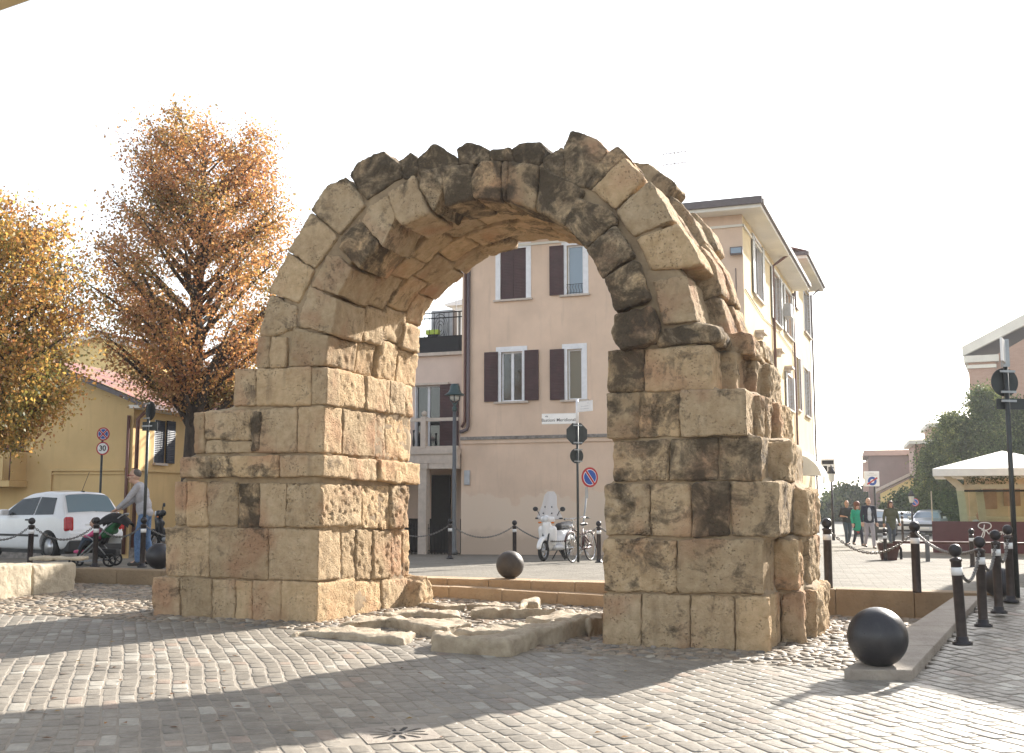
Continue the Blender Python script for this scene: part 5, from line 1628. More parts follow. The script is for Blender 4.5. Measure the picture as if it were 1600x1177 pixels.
# ---- street lamp behind the arch
def lamp(px, yb, z, ytop, label, s=1.0):
    g = gp(px, yb, z)
    o = empty("street_lamp", g, 0, label, "street lamp", "lantern street lamps")
    h = zat(ytop, g.y) - g.z
    hl = .92 * s
    MB().lathe([(.13 * s, 0), (.13 * s, .12), (.085 * s, .18), (.085 * s, .9), (.075 * s, .95), (.06 * s, h - hl - .02)], seg=16).build("post", "lamp_post_grey", o)
    z0 = h - hl
    MB().lathe([(.06 * s, z0 - .02), (.08 * s, z0), (.08 * s, z0 + .12 * s), (.05 * s, z0 + .15 * s), (.05 * s, z0 + .2 * s), (.09 * s, z0 + .24 * s), (.03 * s, z0 + .27 * s)], seg=14).build("neck", "lamp_green", o)
    hd = MB().lathe([(.34 * s, z0 + .52 * s), (.345 * s, z0 + .535 * s), (.22 * s, z0 + .62 * s), (.17 * s, z0 + .72 * s), (.16 * s, z0 + .82 * s), (.11 * s, z0 + .9 * s), (.02, z0 + .92 * s)], seg=24).build("lamp_shade", "lamp_green", o)
    m = MB()
    for k in range(3):
        a = k * 2.09 + .5
        m.tube([(.03 * math.cos(a) * s, .03 * math.sin(a) * s, z0 + .25 * s), (.17 * math.cos(a) * s, .17 * math.sin(a) * s, z0 + .36 * s), (.2 * math.cos(a) * s, .2 * math.sin(a) * s, z0 + .53 * s)], .016 * s, 6)
    m.build("yoke", "lamp_green", hd)
    MB().lathe([(.07 * s, z0 + .33 * s), (.15 * s, z0 + .40 * s), (.16 * s, z0 + .515 * s)], seg=16).build("lamp_glass", "lamp_glass", hd)
    return o
lamp(709, 867, -.06, 599.5, "tall grey street lamp with a bell shaped green lantern, seen through the arch")
def farlamp(px, yt, Y, label):
    g = at(px, 800, Y); zg = z_plaza(g.x, g.y)
    o = empty("street_lamp", (g.x, g.y, zg), 0, label, "street lamp", "lantern street lamps")
    h = zat(yt, Y) - zg
    MB().tube([(0, 0, 0), (0, 0, h - .8)], [.07, .045], 10).build("post", "bollard_dark", o)
    MB().lathe([(.08, h - .8), (.12, h - .75), (.17, h - .42)], seg=6, smooth=False).build("lamp_glass", "lamp_glass", o)
    MB().lathe([(.22, h - .419), (.15, h - .28), (.05, h - .12), (.02, h)], seg=8).build("lamp_shade", "bollard_dark", o)
farlamp(1301, 726, 50, "slim black lantern lamp post between the awning and the pines")
farlamp(1425, 764, 62, "short lantern lamp by the brick annex")

# ---- far signs
g = at(1362, 748, 50)
o = empty("zone_sign", (g.x, g.y, z_plaza(g.x, g.y)), 0, "white boxed traffic zone sign with a round blue emblem crossed in red", "road sign")
zc_ = zat(748.5, 50) - z_plaza(g.x, g.y); sc = 50 / F
pb = MB().box((0, 0, zc_), (23 * sc, .12, 23 * sc), bev=.02).build("sign_box", "sign_white", o)
MB().tube([(.15, .1, 0), (.15, .1, zc_ - .3)], .05, 8).build("pole", "sign_pole", o)
m = MB(); m.box((-.02, -.0625, zc_ + .26), (.22, .004, .035)); m.box((0, -.0625, zc_ + .17), (.42, .004, .035)); m.build("small_lettering", "frame_grey", pb)
disc(pb, zc_ - .1, .2, 0, "blue_emblem", "sign_blue", -.065, .004); disc(pb, zc_ - .1, .09, 0, "emblem_centre", "sign_white", -.069, .003)
MB().box((0, -.0715, zc_ - .1), (.56, .003, .065), mat=Matrix.Rotation(R(-33), 3, 'Y')).build("red_slash", "sign_red", pb)
g = at(1426, 786, 64); zg = z_plaza(g.x, g.y)
o = empty("street_parking_sign", (g.x + .1, g.y, zg), 0, "distant round violet blue road sign beside the brick annex", "road sign")
MB().tube([(0, 0, 0), (0, 0, zat(779, 64) - zg)], .035, 8).build("pole", "sign_pole", o)
roundsign(o, 0, -.05, zat(785, 64) - zg, .24, 0, "park")
# ---- planter, hoop, rail
g = gp(1389, 877, .17); sc = g.y / F
o = empty("planter", (g.x, g.y, .17), -.25, "tapered rust brown planter tub standing on the square", "planter")
m = MB(); hh = 28 * sc; wb, wt = .17, .27
vs = [(sx * wb, sy * wb, 0) for sx, sy in ((-1, -1), (1, -1), (1, 1), (-1, 1))] + [(sx * wt, sy * wt, hh) for sx, sy in ((-1, -1), (1, -1), (1, 1), (-1, 1))] + [(sx * wt * .88, sy * wt * .88, hh) for sx, sy in ((-1, -1), (1, -1), (1, 1), (-1, 1))] + [(sx * wt * .86, sy * wt * .86, hh - .05) for sx, sy in ((-1, -1), (1, -1), (1, 1), (-1, 1))]
fs = [(3, 2, 1, 0)]
for a in (0, 4, 8): fs += [(a, a + 1, a + 5, a + 4), (a + 1, a + 2, a + 6, a + 5), (a + 2, a + 3, a + 7, a + 6), (a + 3, a, a + 4, a + 7)]
fs.append((12, 13, 14, 15))
plain("rust_brown", (.085, .032, .024), .6, .2, var=.2)
m.add(vs, fs).build("tub", "rust_brown", o)
m = MB(); r_ = random.Random(3)
for k in range(40): m.tube([(r_.uniform(-.2, .2), r_.uniform(-.2, .2), hh - .06), (r_.uniform(-.24, .24), r_.uniform(-.24, .24), hh + r_.uniform(-.02, .05))], .008, 4)
plain("dark_leaf", (.03, .05, .02), .7)
m.build("plant", "dark_leaf", o)
g2 = gp(1401, 876, .17)
m = MB().tube([(-.12, 0, 0)] + [(-.12 * math.cos(a), 0, .26 + .12 * math.sin(a)) for a in lin(0, math.pi, 10)] + [(.12, 0, 0)], .035, 8)
hoop = m.build("cycle_hoop", "rubber"); hoop.location = (g2.x, g2.y, .17); tag(hoop, "black hoop standing right of the rust brown planter", "cycle hoop")
g = gp(1450, 880, .18)
o = empty("low_rail", (g.x, g.y, .18), 0, "low brown rail on grey posts in front of the café", "rail")
hp = zat(837, g.y) - .18; hr = zat(848, g.y) - .18; ux = Vector((1, -.38, 0)).normalized()
MB().box((0, 0, hp / 2), (.085, .085, hp), bev=.01).build("post", "lamp_post_grey", o)
MB().box((0, 0, .02), (.17, .17, .04)).build("foot", "lamp_post_grey", o)
MB().box(ux * 2.6 + Vector((0, 0, hp / 2)), (.085, .085, hp), bev=.01).build("post", "lamp_post_grey", o)
MB().tube([Vector((-.75, .25, hr)), ux * .0 + Vector((0, .06, hr)), ux * 2.9 + Vector((0, .06, hr))], .03, 8).build("bar", "rust_brown", o)

# ---- drain cover
o = empty("drain_cover", (DRC.x, DRC.y, z_all(DRC.x, DRC.y)), R(19.4) + 0.0, "pale square stone drain cover with a star of dark slots, in the foreground paving", "drain cover")
m = MB(); hs = .27
slab_me = MB().box((0, 0, .003), (hs * 2, hs * 2, .014)).mesh("stone_plate")
cm = MB()
for k in range(12):
    a = k * math.pi / 6; ca, sa = math.cos(a), math.sin(a)
    def rp(x, y): return Vector((x * ca - y * sa, x * sa + y * ca, -.05))
    L1 = .235 if k % 3 else .21
    cm.prism([rp(.07, -.008), rp(.12, -.022), rp(L1 - .02, -.02), rp(L1, 0), rp(L1 - .02, .02), rp(.12, .022), rp(.07, .008)], (0, 0, .1))
cm.prism([Vector((.04 * math.cos(2 * math.pi * k / 12), .04 * math.sin(2 * math.pi * k / 12), -.05)) for k in range(12)], (0, 0, .1))
co_ = bpy.data.objects.new("cut", cm.mesh("cut")); COL.objects.link(co_)
for me_ in (co_.data, slab_me):
    bm = bmesh.new(); bm.from_mesh(me_); bmesh.ops.recalc_face_normals(bm, faces=bm.faces); bm.to_mesh(me_); bm.free()
slab_me = baked(slab_me, [('BOOLEAN', dict(operation='DIFFERENCE', object=co_, solver='EXACT'))]); bpy.data.objects.remove(co_)
slab_me.materials.clear(); slab_me.materials.append(MATS["kerb_stone"]); slab_me.name = "stone_plate"
link(bpy.data.objects.new("stone_plate", slab_me), o)
MB().box((0, 0, .003), (hs * 1.9, hs * 1.9, .002)).build("dark_pit", "dark_interior", o)

# ================================================================== CAFE PAVILION
plain("canopy_white", (.80, .79, .76), .6, var=.04)
plain("cream_timber", (.60, .52, .38), .6, var=.1)
plain("burgundy", (.10, .028, .03), .5, var=.12)
plain("cafe_wall", (.58, .46, .33), .7, var=.2, scale=2)
plain("cafe_panel", (.36, .22, .15), .6, var=.2)
plain("leaf_green", (.05, .09, .03), .6, var=.4, scale=12)
def mk_clear(name):
    m, t, b = nt(name)
    b.inputs['Base Color'].default_value = (.80, .90, .84, 1); b.inputs['Roughness'].default_value = .03
    b.inputs['Transmission Weight'].default_value = 1.0; b.inputs['IOR'].default_value = 1.02
mk_clear("clear_glass")
g = gp(1458, 862, .16)
Cf = House("cafe_pavilion", (g.x, g.y, .13), R(22), "café pavilion under a white pyramid canopy with cream curved posts and a planted counter", "café")
Cf.o = Vector((g.x, g.y, .13))
ce = Cf.f(1456, 733, -.2)[1]; Wc = 5.6; Dc = 5.2
zp = Cf.f(1565, 705, Dc / 2 - .2)[1]
x0 = Cf.f(1457, 733, -.2)[0]
xpk = Cf.f(1565, 705, Dc / 2)[0]; Wc = 2 * (xpk - x0)
e = [Vector((x0, -.4, ce)), Vector((x0 + Wc, -.4, ce)), Vector((x0 + Wc, Dc - .4, ce)), Vector((x0, Dc - .4, ce))]; pk = Vector((xpk, Dc / 2 - .4, zp))
m = MB(); vs = e + [pk] + [p - Vector((0, 0, .22)) for p in e]
m.add(vs, [(0, 1, 4), (1, 2, 4), (2, 3, 4), (3, 0, 4), (0, 5, 6, 1), (1, 6, 7, 2), (2, 7, 8, 3), (3, 8, 5, 0), (5, 8, 7, 6)]); m.build("canopy", "canopy_white", Cf.root)
zt = ce - .225
for k, (xx, yy) in enumerate(((x0 + .75, .3), (x0 + 1.3, 1.3), (x0 + Wc - .75, .3), (x0 + .9, 3.6), (x0 + Wc - .9, 3.6))):
    sgn = -1 if xx < xpk else 1
    m = MB(); pts = [(xx - sgn * .12, yy, 0), (xx - sgn * .05, yy, zt * .6), (xx, yy, zt * .85), (xx + sgn * .35, yy, zt)]
    w_ = .11
    for (a, b_) in zip(pts, pts[1:]):
        a, b_ = Vector(a), Vector(b_)
        m.prism([a + Vector((-w_, -w_, 0)), a + Vector((w_, -w_, 0)), b_ + Vector((w_, -w_, 0)), b_ + Vector((-w_, -w_, 0))], (0, 2 * w_, 0))
    m.build("curved_post", "cream_timber", Cf.root)
xb = Cf.f(1506, 760, .6)[0]; zb1 = Cf.f(1540, 757, .6)[1]; zb0_ = Cf.f(1540, 764, .6)[1]
m = MB(); m.box2((xb, .5, zb0_), (x0 + Wc - .6, .75, zb1)); m.build("beam", "cream_timber", Cf.root)
m = MB(); m.box2((xb, .52, zb0_ - .09), (x0 + Wc - .6, .73, zb0_ - .03)); m.build("blind_box", "dark_interior", Cf.root)
m = MB(); m.box2((x0 + .9, 3.3, 0), (x0 + Wc - .5, 3.4, zt)); m.build("back_wall", "cafe_wall", Cf.root)
m = MB(); m.box2((xb + .2, 2.4, 0), (x0 + Wc - .6, 2.9, 1.0)); m.box2((xb + .1, 2.3, 1.001), (x0 + Wc - .5, 3.0, 1.06)); m.build("counter", "cream_timber", Cf.root)
m = MB()
for k in range(5): m.box2((xb + .5 + k * .7, 3.24, 1.3 + .1 * (k % 2)), (xb + 1.0 + k * .7, 3.29, 2.0))
m.build("wall_panel", "cafe_panel", Cf.root)
r_ = random.Random(21)
for k, px in enumerate((1519, 1533, 1552, 1565, 1582)):
    xx, zz = Cf.f(px, 752, .6); m = MB()
    for q in range(120):
        p = Vector((xx + r_.gauss(0, .09), .62 + r_.gauss(0, .08), zz + .1 + r_.gauss(0, .13)))
        d1 = Vector((r_.uniform(-1, 1), r_.uniform(-1, 1), r_.uniform(-1, .3))).normalized() * .06; d2 = d1.orthogonal().normalized() * .025
        m.add([p, p + d1 * .5 + d2, p + d1, p + d1 * .5 - d2], [(0, 1, 2, 3)])
    m.build("hanging_foliage", "leaf_green", Cf.root)
hb = Cf.f(1520, 815)[1]
xs1 = Cf.f(1640, 815)[0]
sc_ = empty("cafe_screen", (g.x, g.y, .13), -R(22), "burgundy wind screen topped with glass panels and white script lettering before the café", "screen")
MB().box2((0, 0, -.1), (xs1, .09, hb)).build("panel", "burgundy", sc_)
hg = Cf.f(1520, 767)[1]
for k in range(3):
    w_ = xs1 / 3
    MB().box2((k * w_ + .01, .035, hb + .001), ((k + 1) * w_ - .01, .05, hg)).build("glass_pane", "clear_glass", sc_)
m = MB(); m.box2((0, .02, hb + .001), (.035, .065, hg)); m.build("glass_edge", "cream_timber", sc_)
# script lettering: a big looped initial drawn as a stroke, then small script
lx0, lz0 = Cf.f(1537, 828)
s = 26 * g.y / F / 1.0
def q2(x, z): return Vector((lx0 + x * s, -.004, lz0 + z * s))
st = [(-.10, .05), (-.28, .18), (-.2, .38), (.1, .42), (.36, .36), (.40, .16), (.2, .0), (-.02, -.02), (-.1, -.0), (.02, .12), (.05, .3), (-.02, -.1), (-.14, -.42), (-.1, -.5), (0, -.36), (.06, -.1), (.14, -.06), (.24, -.2), (.34, -.26)]
def smooth(pts, n=5):
    P = [Vector(p) for p in pts]; out = []
    for i in range(len(P) - 1):
        p0, p1, p2, p3 = P[max(0, i - 1)], P[i], P[i + 1], P[min(len(P) - 1, i + 2)]
        for k in range(n):
            t_ = k / n; out.append(.5 * ((2 * p1) + (p2 - p0) * t_ + (2 * p0 - 5 * p1 + 4 * p2 - p3) * t_ ** 2 + (3 * p1 - p0 - 3 * p2 + p3) * t_ ** 3))
    return out + [P[-1]]
m = MB().tube([q2(*p) for p in smooth([Vector((a, b_)) for a, b_ in st])], .016, 5)
wv = [(.34, -.26)]
x = .36
for ch in "ouuonno":
    if ch == 'o': wv += [(x + .02, -.1), (x - .04, -.2), (x + .03, -.27), (x + .1, -.18), (x + .04, -.1), (x + .12, -.13)]
    elif ch == 'u': wv += [(x + .01, -.12), (x + .0, -.24), (x + .06, -.27), (x + .1, -.12), (x + .1, -.24), (x + .14, -.26)]
    else: wv += [(x + .0, -.12), (x + .0, -.26), (x + .05, -.13), (x + .09, -.13), (x + .1, -.26), (x + .14, -.24)]
    x += .17
m.tube([q2(*p) for p in smooth([Vector(a) for a in wv], 4)], .012, 5)
m.build("script_lettering", "sign_white", sc_)
# ================================================================== VEHICLES
plain("car_white", (.78, .78, .79), .28, coat=.6, var=.03)
plain("car_silver", (.55, .58, .63), .3, .5, var=.04, coat=.5)
plain("car_dark", (.012, .013, .017), .4, var=.1, coat=.15)
plain("trim_black", (.022, .022, .024), .6)
plain("alloy", (.5, .5, .51), .35, .8, var=.06)
plain("tail_red", (.40, .012, .015), .15, var=.25, scale=20)
plain("lamp_clear", (.65, .66, .68), .12)
plain("chrome", (.6, .6, .6), .15, 1.0, var=.05)
plain("seat_black", (.025, .025, .028), .5)
def mk_carglass(name, col, rough=.03):
    m, t, b = nt(name)
    b.inputs['Base Color'].default_value = (*col, 1); b.inputs['Roughness'].default_value = rough; b.inputs['Specular IOR Level'].default_value = .5
mk_carglass("car_glass", (.012, .018, .018)); mk_carglass("rear_glass", (.20, .27, .31), .08)  # rear_glass: the sky's pale reflection is put into its base colour
def interp(x, pts):
    if x <= pts[0][0]: return pts[0][1]
    for (a, b), (c, d) in zip(pts, pts[1:]):
        if x <= c: return lerp(b, d, (x - a) / (c - a))
    return pts[-1][1]
def interps(x, pts):
    """smoothed interpolation"""
    return sum(interp(x + k * .03, pts) for k in (-2, -1, 0, 1, 2)) / 5
class Car:
    """x from the rear bumper (0) to the nose (L); y to its left"""
    def __init__(s, name, paint, P, top, hw, belt, low, roofw, label, wheels, group=None, rw=.29, scale=1.0):
        s.L, s.top, s.hw, s.belt, s.low, s.roofw = P, top, hw, belt, low, roofw
        s.root = empty(name, (0, 0, 0), 0, label, "car", group)
        xs = [P * (.5 - .5 * math.cos(math.pi * i / 70)) for i in range(71)]
        vs = []; fs = []; rings = []
        for x in xs:
            h = s.sec(x); ring = h + [(-y, z) for y, z in h[-2:0:-1]]
            rings.append(len(ring)); vs += [(x, y, z) for y, z in ring]
        n = rings[0]
        for i in range(len(xs) - 1):
            for k in range(n):
                l = (k + 1) % n; fs.append((i * n + k, i * n + l, (i + 1) * n + l, (i + 1) * n + k))
        fs += [tuple(range(n)), tuple(range(len(vs) - 1, len(vs) - 1 - n, -1))]
        me = bpy.data.meshes.new("body"); me.from_pydata(vs, [], fs)
        bm = bmesh.new(); bm.from_mesh(me); bmesh.ops.recalc_face_normals(bm, faces=bm.faces); bm.to_mesh(me); bm.free()
        cm = MB()
        for wx in wheels:
            for sy in (-1, 1): cm.lathe([(rw + .055, -.3), (rw + .055, .3)], (wx, sy * (hw - .0), rw + .01), 28, axis='Y')
        co = bpy.data.objects.new("cut", cm.mesh("cut")); COL.objects.link(co)
        bm = bmesh.new(); bm.from_mesh(co.data); bmesh.ops.recalc_face_normals(bm, faces=bm.faces); bm.to_mesh(co.data); bm.free()
        me = baked(me, [('BOOLEAN', dict(operation='DIFFERENCE', object=co, solver='EXACT'))]); bpy.data.objects.remove(co)
        me.materials.clear(); me.materials.append(MATS[paint]); me.name = "body"
        me.polygons.foreach_set("use_smooth", [True] * len(me.polygons))
        try: me.set_sharp_from_angle(angle=R(38))
        except Exception: pass
        s.body = link(bpy.data.objects.new("body", me), s.root)
        for wx in wheels:
            for sy in (-1, 1):
                c = (wx, sy * (hw - .12), rw)
                w = MB().lathe([(rw * .62, -.09), (rw * .9, -.095), (rw, -.06), (rw, .06), (rw * .9, .095), (rw * .62, .09)], c, 28, axis='Y', cap=False).build("wheel", "rubber", s.root)
                m = MB().lathe([(rw * .66, sy * .085), (rw * .62, sy * .06), (rw * .3, sy * .055), (rw * .22, sy * .075), (.001, sy * .078)], c, 28, axis='Y')
                m.build("rim", "alloy", w)
                m = MB()
                for k in range(8):
                    a = k * math.pi / 4
                    m.box((c[0] + rw * .46 * math.cos(a), c[1] + sy * .057, c[2] + rw * .46 * math.sin(a)), (.055, .012, .035), mat=Matrix.Rotation(-a, 3, 'Y'))
                m.build("rim_slots", "trim_black", w)
        # dark underside
        MB().box2((.15, -hw + .12, s.low_at(P / 2) - .05), (P - .15, hw - .12, s.low_at(P / 2) + .1)).build("underbody", "trim_black", s.root)
    def low_at(s, x): return interp(x, s.low)
    def sec(s, x):
        zt = interps(x, s.top); zb = interps(x, s.low); h = s.hw * interps(x, [(0, .86), (.12, .95), (.5, 1.0), (s.L - .7, 1.0), (s.L - .2, .92), (s.L, .78)])
        be = min(interps(x, s.belt), zt - .05)
        cab = max(0.0, min(1.0, (zt - be - .06) / .45))
        rw = lerp(h * .93, s.roofw, cab)
        p = [(0, zb), (h * .86, zb), (h * .97, zb + .10), (h, lerp(zb, be, .45)), (h * .985, be - .05), (h * .96, be), (lerp(h * .95, rw * 1.04, .9), lerp(be, zt, .80)), (rw * .9, zt - .012), (rw * .5, zt), (0, zt + .012)]
        for _ in range(2):
            q = [p[0]]
            for a, b in zip(p, p[1:]): q += [(lerp(a[0], b[0], .25), lerp(a[1], b[1], .25)), (lerp(a[0], b[0], .75), lerp(a[1], b[1], .75))]
            q.append(p[-1]); p = q
        return p
    def ys(s, x, z):
        h = s.sec(x); best = None
        for a, b in zip(h, h[1:]):
            if min(a[1], b[1]) <= z <= max(a[1], b[1]) and abs(b[1] - a[1]) > 1e-6:
                y = lerp(a[0], b[0], (z - a[1]) / (b[1] - a[1])); best = y if best is None else max(best, y)
        return best if best is not None else h[len(h) // 2][0]
    def zs(s, x, y):
        h = s.sec(x)[::-1]
        for a, b in zip(h, h[1:]):
            if a[0] <= y <= b[0]: return lerp(a[1], b[1], (y - a[0]) / max(1e-6, b[0] - a[0]))
        return h[-1][1]
    def side(s, name, poly, mat, sy, off=.008, par=None):
        """panel on the flank; poly: (x,z) corners; filled as a fan grid of the two long edges (4 corners: bl, br, tr, tl)"""
        bl, br, tr, tl = poly; vs = []; fs = []; nx, nz = 14, 6
        for j in range(nz + 1):
            for i in range(nx + 1):
                a = (lerp(bl[0], br[0], i / nx), lerp(bl[1], br[1], i / nx)); b = (lerp(tl[0], tr[0], i / nx), lerp(tl[1], tr[1], i / nx))
                x, z = lerp(a[0], b[0], j / nz), lerp(a[1], b[1], j / nz)
                vs.append((x, sy * (s.ys(x, z) + off), z))
        for j in range(nz):
            for i in range(nx):
                k = j * (nx + 1) + i; fs.append((k, k + 1, k + nx + 2, k + nx + 1))
        me = bpy.data.meshes.new(name); me.from_pydata(vs, [], fs); me.polygons.foreach_set("use_smooth", [True] * len(fs)); me.materials.append(MATS[mat])
        return link(bpy.data.objects.new(name, me), par or s.root)
    def topp(s, name, x0, x1, w0, w1, mat, off=.01, par=None):
        """panel on the upper surface between x0 and x1, half widths w0, w1 at its ends"""
        vs = []; fs = []; nx, ny = 10, 12
        for i in range(nx + 1):
            x = lerp(x0, x1, i / nx); w_ = lerp(w0, w1, i / nx)
            for j in range(ny + 1):
                y = lerp(-w_, w_, j / ny); z = s.zs(x, abs(y))
                dz = s.zs(x + .01, abs(y)) - s.zs(x - .01, abs(y)); nrm = Vector((-dz, 0, .02)).normalized()
                vs.append((x + nrm.x * off, y, z + nrm.z * off))
        for i in range(nx):
            for j in range(ny):
                k = i * (ny + 1) + j; fs.append((k, k + 1, k + ny + 2, k + ny + 1))
        me = bpy.data.meshes.new(name); me.from_pydata(vs, [], fs); me.polygons.foreach_set("use_smooth", [True] * len(fs)); me.materials.append(MATS[mat])
        return link(bpy.data.objects.new(name, me), par or s.root)
    def lamp(s, name, c, d, mat): return MB().box(c, d, bev=.02).build(name, mat, s.root)

# ---- white hatchback
hatch_top = [(0, .60), (.05, .80), (.10, .93), (.16, 1.0), (.42, 1.385), (.55, 1.435), (1.2, 1.462), (1.75, 1.42), (2.0, 1.34), (2.62, .96), (2.8, .915), (3.3, .80), (3.5, .62), (3.54, .5)]
low_ = [(0, .30), (.2, .22), (.5, .20), (3.0, .20), (3.35, .24), (3.54, .32)]
C1 = Car("parked_car", "car_white", 3.54, hatch_top, .815, [(0, .86), (.4, .95), (2.6, .90), (3.5, .7)], low_, .56, "small white hatchback parked at the left, its rear towards the square", (.62, 2.94), "parked cars")
w = C1.side("side_window", [(.50, .965), (1.22, .955), (1.22, 1.33), (.62, 1.31)], "car_glass", 1); C1.side("side_window", [(.50, .965), (1.22, .955), (1.22, 1.33), (.62, 1.31)], "car_glass", -1)
for sy in (1, -1):
    C1.side("door_window", [(1.27, .955), (2.42, .94), (2.02, 1.28), (1.27, 1.33)], "car_glass", sy)
    C1.side("rub_strip", [(.98, .50), (2.55, .50), (2.55, .545), (.98, .545)], "trim_black", sy, .012)
    C1.side("door_handle", [(1.36, .83), (1.52, .83), (1.52, .865), (1.36, .865)], "trim_black", sy, .02)
    C1.side("door_seam", [(1.255, .32), (1.263, .32), (1.263, 1.34), (1.255, 1.34)], "trim_black", sy, .003)
    MB().box((.085, sy * .665, .765), (.15, .20, .30), mat=Matrix.Rotation(sy * R(-16), 3, 'Z') @ Matrix.Rotation(R(8), 3, 'Y'), bev=.05).build("tail_light", "tail_red", C1.root)
    MB().box((2.25, sy * .9, 1.0), (.12, .2, .13), bev=.04).build("wing_mirror", "car_white", C1.root)
rg = C1.topp("rear_window", .165, .435, .64, .55, "rear_glass")
MB().tube([(.175, -.1, 1.02), (.24, .32, 1.105)], .013, 6).build("wiper", "trim_black", rg)
m = MB(); m.box2((-.01, -.70, .20), (.40, .70, .43), .03); m.build("bumper_skirt", "trim_black", C1.root)
m = MB(); m.box2((-.035, -.70, .43), (.12, .70, .60), .03); m.build("rear_bumper", "car_white", C1.root)
MB().box2((.02, -.26, .66), (.045, .26, .77)).build("number_plate", "sign_white", C1.root)
MB().box2((.045, -.07, .845), (.075, .07, .865)).build("boot_handle", "trim_black", C1.root)
MB().tube([(.62, 0, 1.44), (.36, 0, 1.86)], .006, 5).build("roof_aerial", "trim_black", C1.root)
MB().box((.58, 0, 1.447), (.10, .05, .03), bev=.01).build("aerial_foot", "trim_black", C1.root)
# place: rear left wheel seen at (75, 858)
hd = Vector((-.845, .535, 0)).normalized()               # heading
ya = math.atan2(hd.y, hd.x); lf = Vector((-hd.y, hd.x, 0))
wpos = gp(76, 877, .36)
org = wpos - hd * .583 - lf * .76
C1.root.location = (org.x, org.y, .36); C1.root.rotation_euler = (0, 0, ya); C1.root.scale = (.94, 1, 1.06)
# interior hint
m = MB()
for yy in (-.35, .35): m.box((1.55, yy, .88), (.16, .42, .62), bev=.06)
m.build("seats", "seat_black", C1.root)

# ---- far cars, facing us
sed_top = [(0, .62), (.06, .9), (.5, 1.0), (.95, 1.38), (1.4, 1.46), (2.1, 1.43), (2.45, 1.34), (3.1, .98), (3.4, .93), (3.85, .82), (4.0, .62), (4.02, .5)]
lowf = [(0, .34), (.3, .22), (3.6, .22), (4.02, .30)]
def farcar(px, yb, Y, paint, label, yaw, sc=1.0, hs=1.0):
    c = Car("parked_car", paint, 4.02, [(a, b * hs) for a, b in sed_top], .86, [(0, .88), (2.6, .92), (4, .74)], lowf, .60, label, (.75, 3.25), "parked cars", .31)
    for sy in (1, -1):
        c.side("side_window", [(.85, .98), (3.0, .95), (2.4, 1.28), (1.05, 1.31)], "car_glass", sy)
        MB().box((3.93, sy * .58, .74), (.14, .34, .15), bev=.04).build("headlight", "lamp_clear", c.root)
        MB().box((2.75, sy * .95, 1.02), (.1, .18, .12), bev=.03).build("wing_mirror", paint, c.root)
    c.topp("windscreen", 2.5, 3.06, .58, .70, "sky_glass")
    MB().box2((3.98, -.45, .52), (4.04, .45, .66), .01).build("grille", "trim_black", c.root)
    MB().box2((4.0, -.26, .40), (4.05, .26, .50)).build("number_plate", "sign_white", c.root)
    MB().box2((3.9, -.74, .28), (4.0, .74, .40), .02).build("lower_grille", "trim_black", c.root)
    g = at(px, yb, Y); zg = z_plaza(g.x, g.y)
    d = Vector((math.sin(yaw), -math.cos(yaw), 0)); o_ = Vector((g.x, g.y, zg)) - d * 4.02 * sc
    c.root.location = o_; c.root.rotation_euler = (0, 0, math.atan2(d.y, d.x)); c.root.scale = (sc, sc, sc)
    return c
farcar(1381, 830, 60, "car_dark", "dark car with a pale windscreen coming up behind the man in the navy jacket", -.12, 1.0, 1.0)
farcar(1444, 828, 62, "car_silver", "silver car parked nose out at the end of the café's burgundy screen", -.5, 1.0)
farcar(1413, 824, 68, "car_white", "white car parked behind the silver car, half hidden by the distant bollard", -.35, .95)

# ---- scooters
def skinblob(name, balls, mat, parent, vox=.02, it=4):
    m = MB()
    for b in balls:
        if len(b) == 2: m.ball(b[0], b[1], 16, 10)
        elif len(b) == 3: m.ball(b[0], b[1], 16, 10, sc=b[2])
        else: capsule(m, b[0], b[1], b[2], b[3])
    me = m.mesh("raw")
    me = baked(me, [('REMESH', dict(mode='VOXEL', voxel_size=vox)), ('SMOOTH', dict(factor=.5, iterations=it))])
    me.polygons.foreach_set("use_smooth", [True] * len(me.polygons))
    me.materials.clear(); me.materials.append(MATS[mat]); me.name = name
    return link(bpy.data.objects.new(name, me), parent)
def capsule(m, a, b, ra, rb, seg=14):
    a, b = Vector(a), Vector(b); n = 5
    pts = [a + (b - a) * i / n for i in range(n + 1)]
    m.tube(pts, [lerp(ra, rb, i / n) for i in range(n + 1)], seg)
    m.ball(a, ra, seg, 8); m.ball(b, rb, seg, 8)
mk_clear("screen_clear")
def mk_haze_screen():
    m, t, b = nt("perspex")
    b.inputs['Base Color'].default_value = (.62, .60, .60, 1); b.inputs['Roughness'].default_value = .25; b.inputs['Alpha'].default_value = .72
mk_haze_screen()
